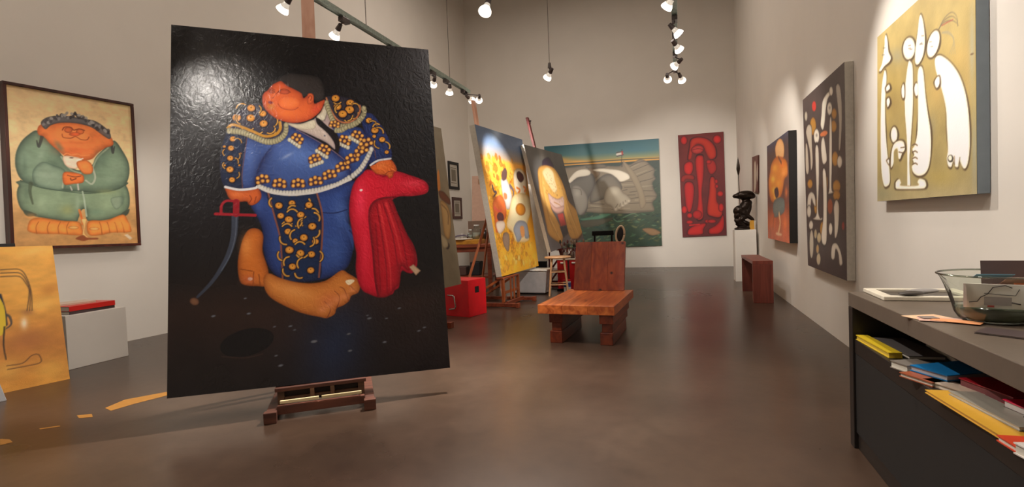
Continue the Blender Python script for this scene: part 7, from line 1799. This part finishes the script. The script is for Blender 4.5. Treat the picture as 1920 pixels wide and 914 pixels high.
# things on the shelf
ZS = .661
G_ = 'books and booklets on the counter shelf'
book((1.015, 3.215, ZS), .06, .42, .028, math.radians(3), (206, 176, 40), 'yellow spined book at the far end of the shelf', (196, 166, 50), G_)
book((1.14, 3.20, ZS), .16, .42, .02, math.radians(4), (92, 86, 84), 'grey booklet lying beside the yellow book on the shelf', group=G_)
book((1.33, 3.10, ZS), .16, .40, .03, math.radians(-4), (44, 42, 46), 'black booklet at the back of the shelf', group=G_)
book((1.02, 2.80, ZS), .13, .10, .035, math.radians(20), (120, 112, 104), 'small grey box-like book behind the blue booklet', group=G_)
book((1.00, 2.62, ZS), .09, .16, .02, math.radians(24), (150, 80, 52), 'rust brown booklet at the shelf edge', group=G_)
book((1.13, 2.68, ZS + .022), .26, .17, .026, math.radians(26), (24, 108, 164), 'bright blue booklet on the shelf', (170, 170, 176), G_)
book((1.33, 2.70, ZS), .15, .24, .05, math.radians(20), (74, 70, 80), 'slate grey book behind the bright blue booklet', group=G_)
book((1.06, 2.50, ZS), .08, .22, .02, math.radians(24), (196, 176, 156), 'pale cream booklet leaning beside the blue booklet', group=G_)
book((.990, 2.20, ZS), .085, .50, .014, math.radians(3), (206, 156, 54), 'long orange yellow booklet along the shelf edge', (196, 150, 70), G_)
book((1.06, 2.22, ZS + .015), .10, .36, .014, math.radians(6), (150, 144, 132), 'long grey printed booklet on the orange yellow one', group=G_)
book((1.18, 2.42, ZS + .01), .15, .24, .04, math.radians(15), (150, 18, 32), 'deep red book on the shelf', (120, 60, 60), G_)
book((1.36, 2.36, ZS), .17, .26, .05, math.radians(10), (70, 56, 50), 'dark brown book behind the deep red book', group=G_)
book((1.16, 2.18, ZS + .025), .12, .15, .03, math.radians(10), (214, 26, 70), 'bright pink book in front of the deep red book', (206, 196, 190), G_)
book((1.16, 2.03, ZS), .16, .15, .05, math.radians(14), (62, 54, 72), 'purple grey book in front of the pink book', group=G_)
book((.985, 1.93, ZS), .08, .10, .02, math.radians(3), (196, 66, 40), 'small red orange booklet at the shelf edge', group=G_)
book((1.03, 1.80, ZS), .15, .20, .035, math.radians(10), (206, 198, 190), 'white booklet nearest the viewer on the shelf', group=G_)
book((1.17, 1.86, ZS + .036), .12, .16, .02, math.radians(-10), (30, 90, 104), 'teal booklet beside the nearest white booklet', group=G_)

# ================================================================ lamps
def lamp(i, x, y, z, tgt, watts, cone, kind):
    loc = Vector((x, y, z)); d = (Vector(tgt) - loc).normalized()
    grp = {'t1': 'spotlights on the left track', 't2': 'spotlights on the right track', 'p': 'spotlights hanging on cables'}[kind]
    t = thing('spotlight', LAMP_LABEL[i], 'lamp', loc, 0, grp)
    q = d.to_track_quat('Z', 'Y').to_matrix(); at = 3.968 - z; top = {'t1': (-3.72 - x, 0, at - .05), 't2': (.03 - x, 0, at - .05), 'p': (0, 0, .10)}[kind]
    T_ = lambda p: q @ Vector(p)
    MB().lathe([(.001, -.02), (.028, -.02), (.036, .03), (.044, .045)], M=q, n=20).build('bulb_neck', M_reflector, t); bg = MB().lathe([(.044, .045), (.062, .08), (.066, .10), (.060, .104)], M=q, n=20).build('bulb_glass', M_bulbglass, t)
    MB().lathe([(.060, .098), (.045, .108), (.001, .112)], M=q, n=20).build('lens', M_bulb, bg)
    m = MB(); m.cyl(T_((0, 0, -.09)), T_((0, 0, -.01)), .024, .034, 14); m.build('lamp_holder', M_lampgrey, t)
    m = MB(); m.tube([T_((0, 0, -.08)), (top[0] * .5, 0, .07) if kind != 'p' else (0, 0, .05), top], .009, 8); m.build('stem', M_lampgrey, t)
    if kind != 'p': MB().box(top[0] - .035, top[0] + .035, -.07, .07, at - .055, at).build('track_adapter', M_lampgrey, t, .004)
    else: MB().cyl((0, 0, .08), (0, 0, .16), .03, .02, 12).build('cable_clamp', M_lampgrey, t)
    ld = bpy.data.lights.new('spot_beam', 'SPOT'); ld.energy = watts; ld.spot_size = math.radians(cone); ld.spot_blend = .7; ld.color = WARM; ld.shadow_soft_size = .05
    lo = bpy.data.objects.new('spot_beam', ld); COL.objects.link(lo); lo.parent = t; lo.matrix_local = Matrix.Translation(d * .125) @ d.to_track_quat('-Z', 'Y').to_matrix().to_4x4()
    if kind == 'p':
        c = MB().cyl((0, 0, .15), (0, 0, CEIL - z), .0045, n=6).build('cable', C_((90, 80, 72), .6), t)
LAMP_LABEL = ['left track spotlight nearest the camera end, out of view above', 'second left track spotlight from the camera end', 'third left track spotlight from the camera end', 'fourth left track spotlight from the camera end',
 'left track spotlight at the top frame edge left of the easel mast', 'left track spotlight just right of the salmon easel mast', 'left track spotlight hidden behind the bullfighter canvas corner', 'left track spotlight just right of the bullfighter canvas top corner', 'left track spotlight second right of the bullfighter canvas', 'left one of the pair at the far end of the left track', 'right one of the pair at the far end of the left track',
 'right track spotlight nearest the camera, out of view above', 'second right track spotlight from the camera end', 'third right track spotlight from the camera end', 'topmost visible spotlight in the right hand string', 'right track spotlight second from the top of the view', 'right track spotlight third from the top of the view', 'large bright right track spotlight above the lowest pair', 'left one of the lowest pair on the right track', 'right one of the lowest pair on the right track',
 'single spotlight hanging on a thin cable above the grey painting', 'very bright spotlight hanging near the top centre']
for i, a in enumerate(SPOTS): lamp(i, *a)
def track(x, y0, y1, wires, lab):
    t = thing('light_track', lab, 'track', (x, y0, 3.98)); L_ = y1 - y0
    MB().box(-.03, .03, 0, L_, 0, .045).build('rail', M_track, t, .003)
    for s in (-1, 1): MB().box(s * .03 - .004, s * .03 + .004, 0, L_, -.008, .055).build('rail_lip', M_track, t)
    for y in wires: MB().cyl((0, y - y0, .04), (0, y - y0, CEIL - 3.98), .005, n=6).build('hanger_wire', C_((96, 86, 78), .6), t)
track(-3.72, -1.0, 9.05, (1.0, 5.7, 8.2), 'long galvanised light track hanging over the left half of the gallery')
track(.03, -1.0, 9.3, (1.2, 5.0, 9.0), 'light track seen end on above the lounge chair, strung with spotlights')
for i, (p, wt) in enumerate(FILL_LAMPS):  # lamps added above the view to raise the ambient light
    t = thing('fill_lamp', ('added fill lamp over the left front, out of view', 'added fill lamp over the counter side, out of view', 'added fill lamp over the far half, out of view', 'added fill lamp over the entrance, out of view')[i], 'lamp', p, 0, 'added fill lamps under the ceiling')
    MB().lathe([(.05, .3), (.12, .25), (.30, .02), (.31, 0)], n=24).build('shade', M_lampgrey, t); MB().ball((0, 0, .08), .1, .1, .12).build('bulb', M_bulb, t); MB().cyl((0, 0, .3), (0, 0, CEIL - p[2]), .02).build('stem', M_lampgrey, t)
    ld = bpy.data.lights.new('fill_light', 'AREA'); ld.shape = 'DISK'; ld.size = .55; ld.energy = wt; ld.color = (1, .87, .76); lo = bpy.data.objects.new('fill_light', ld); COL.objects.link(lo); lo.parent = t; lo.location = (0, 0, -.03)
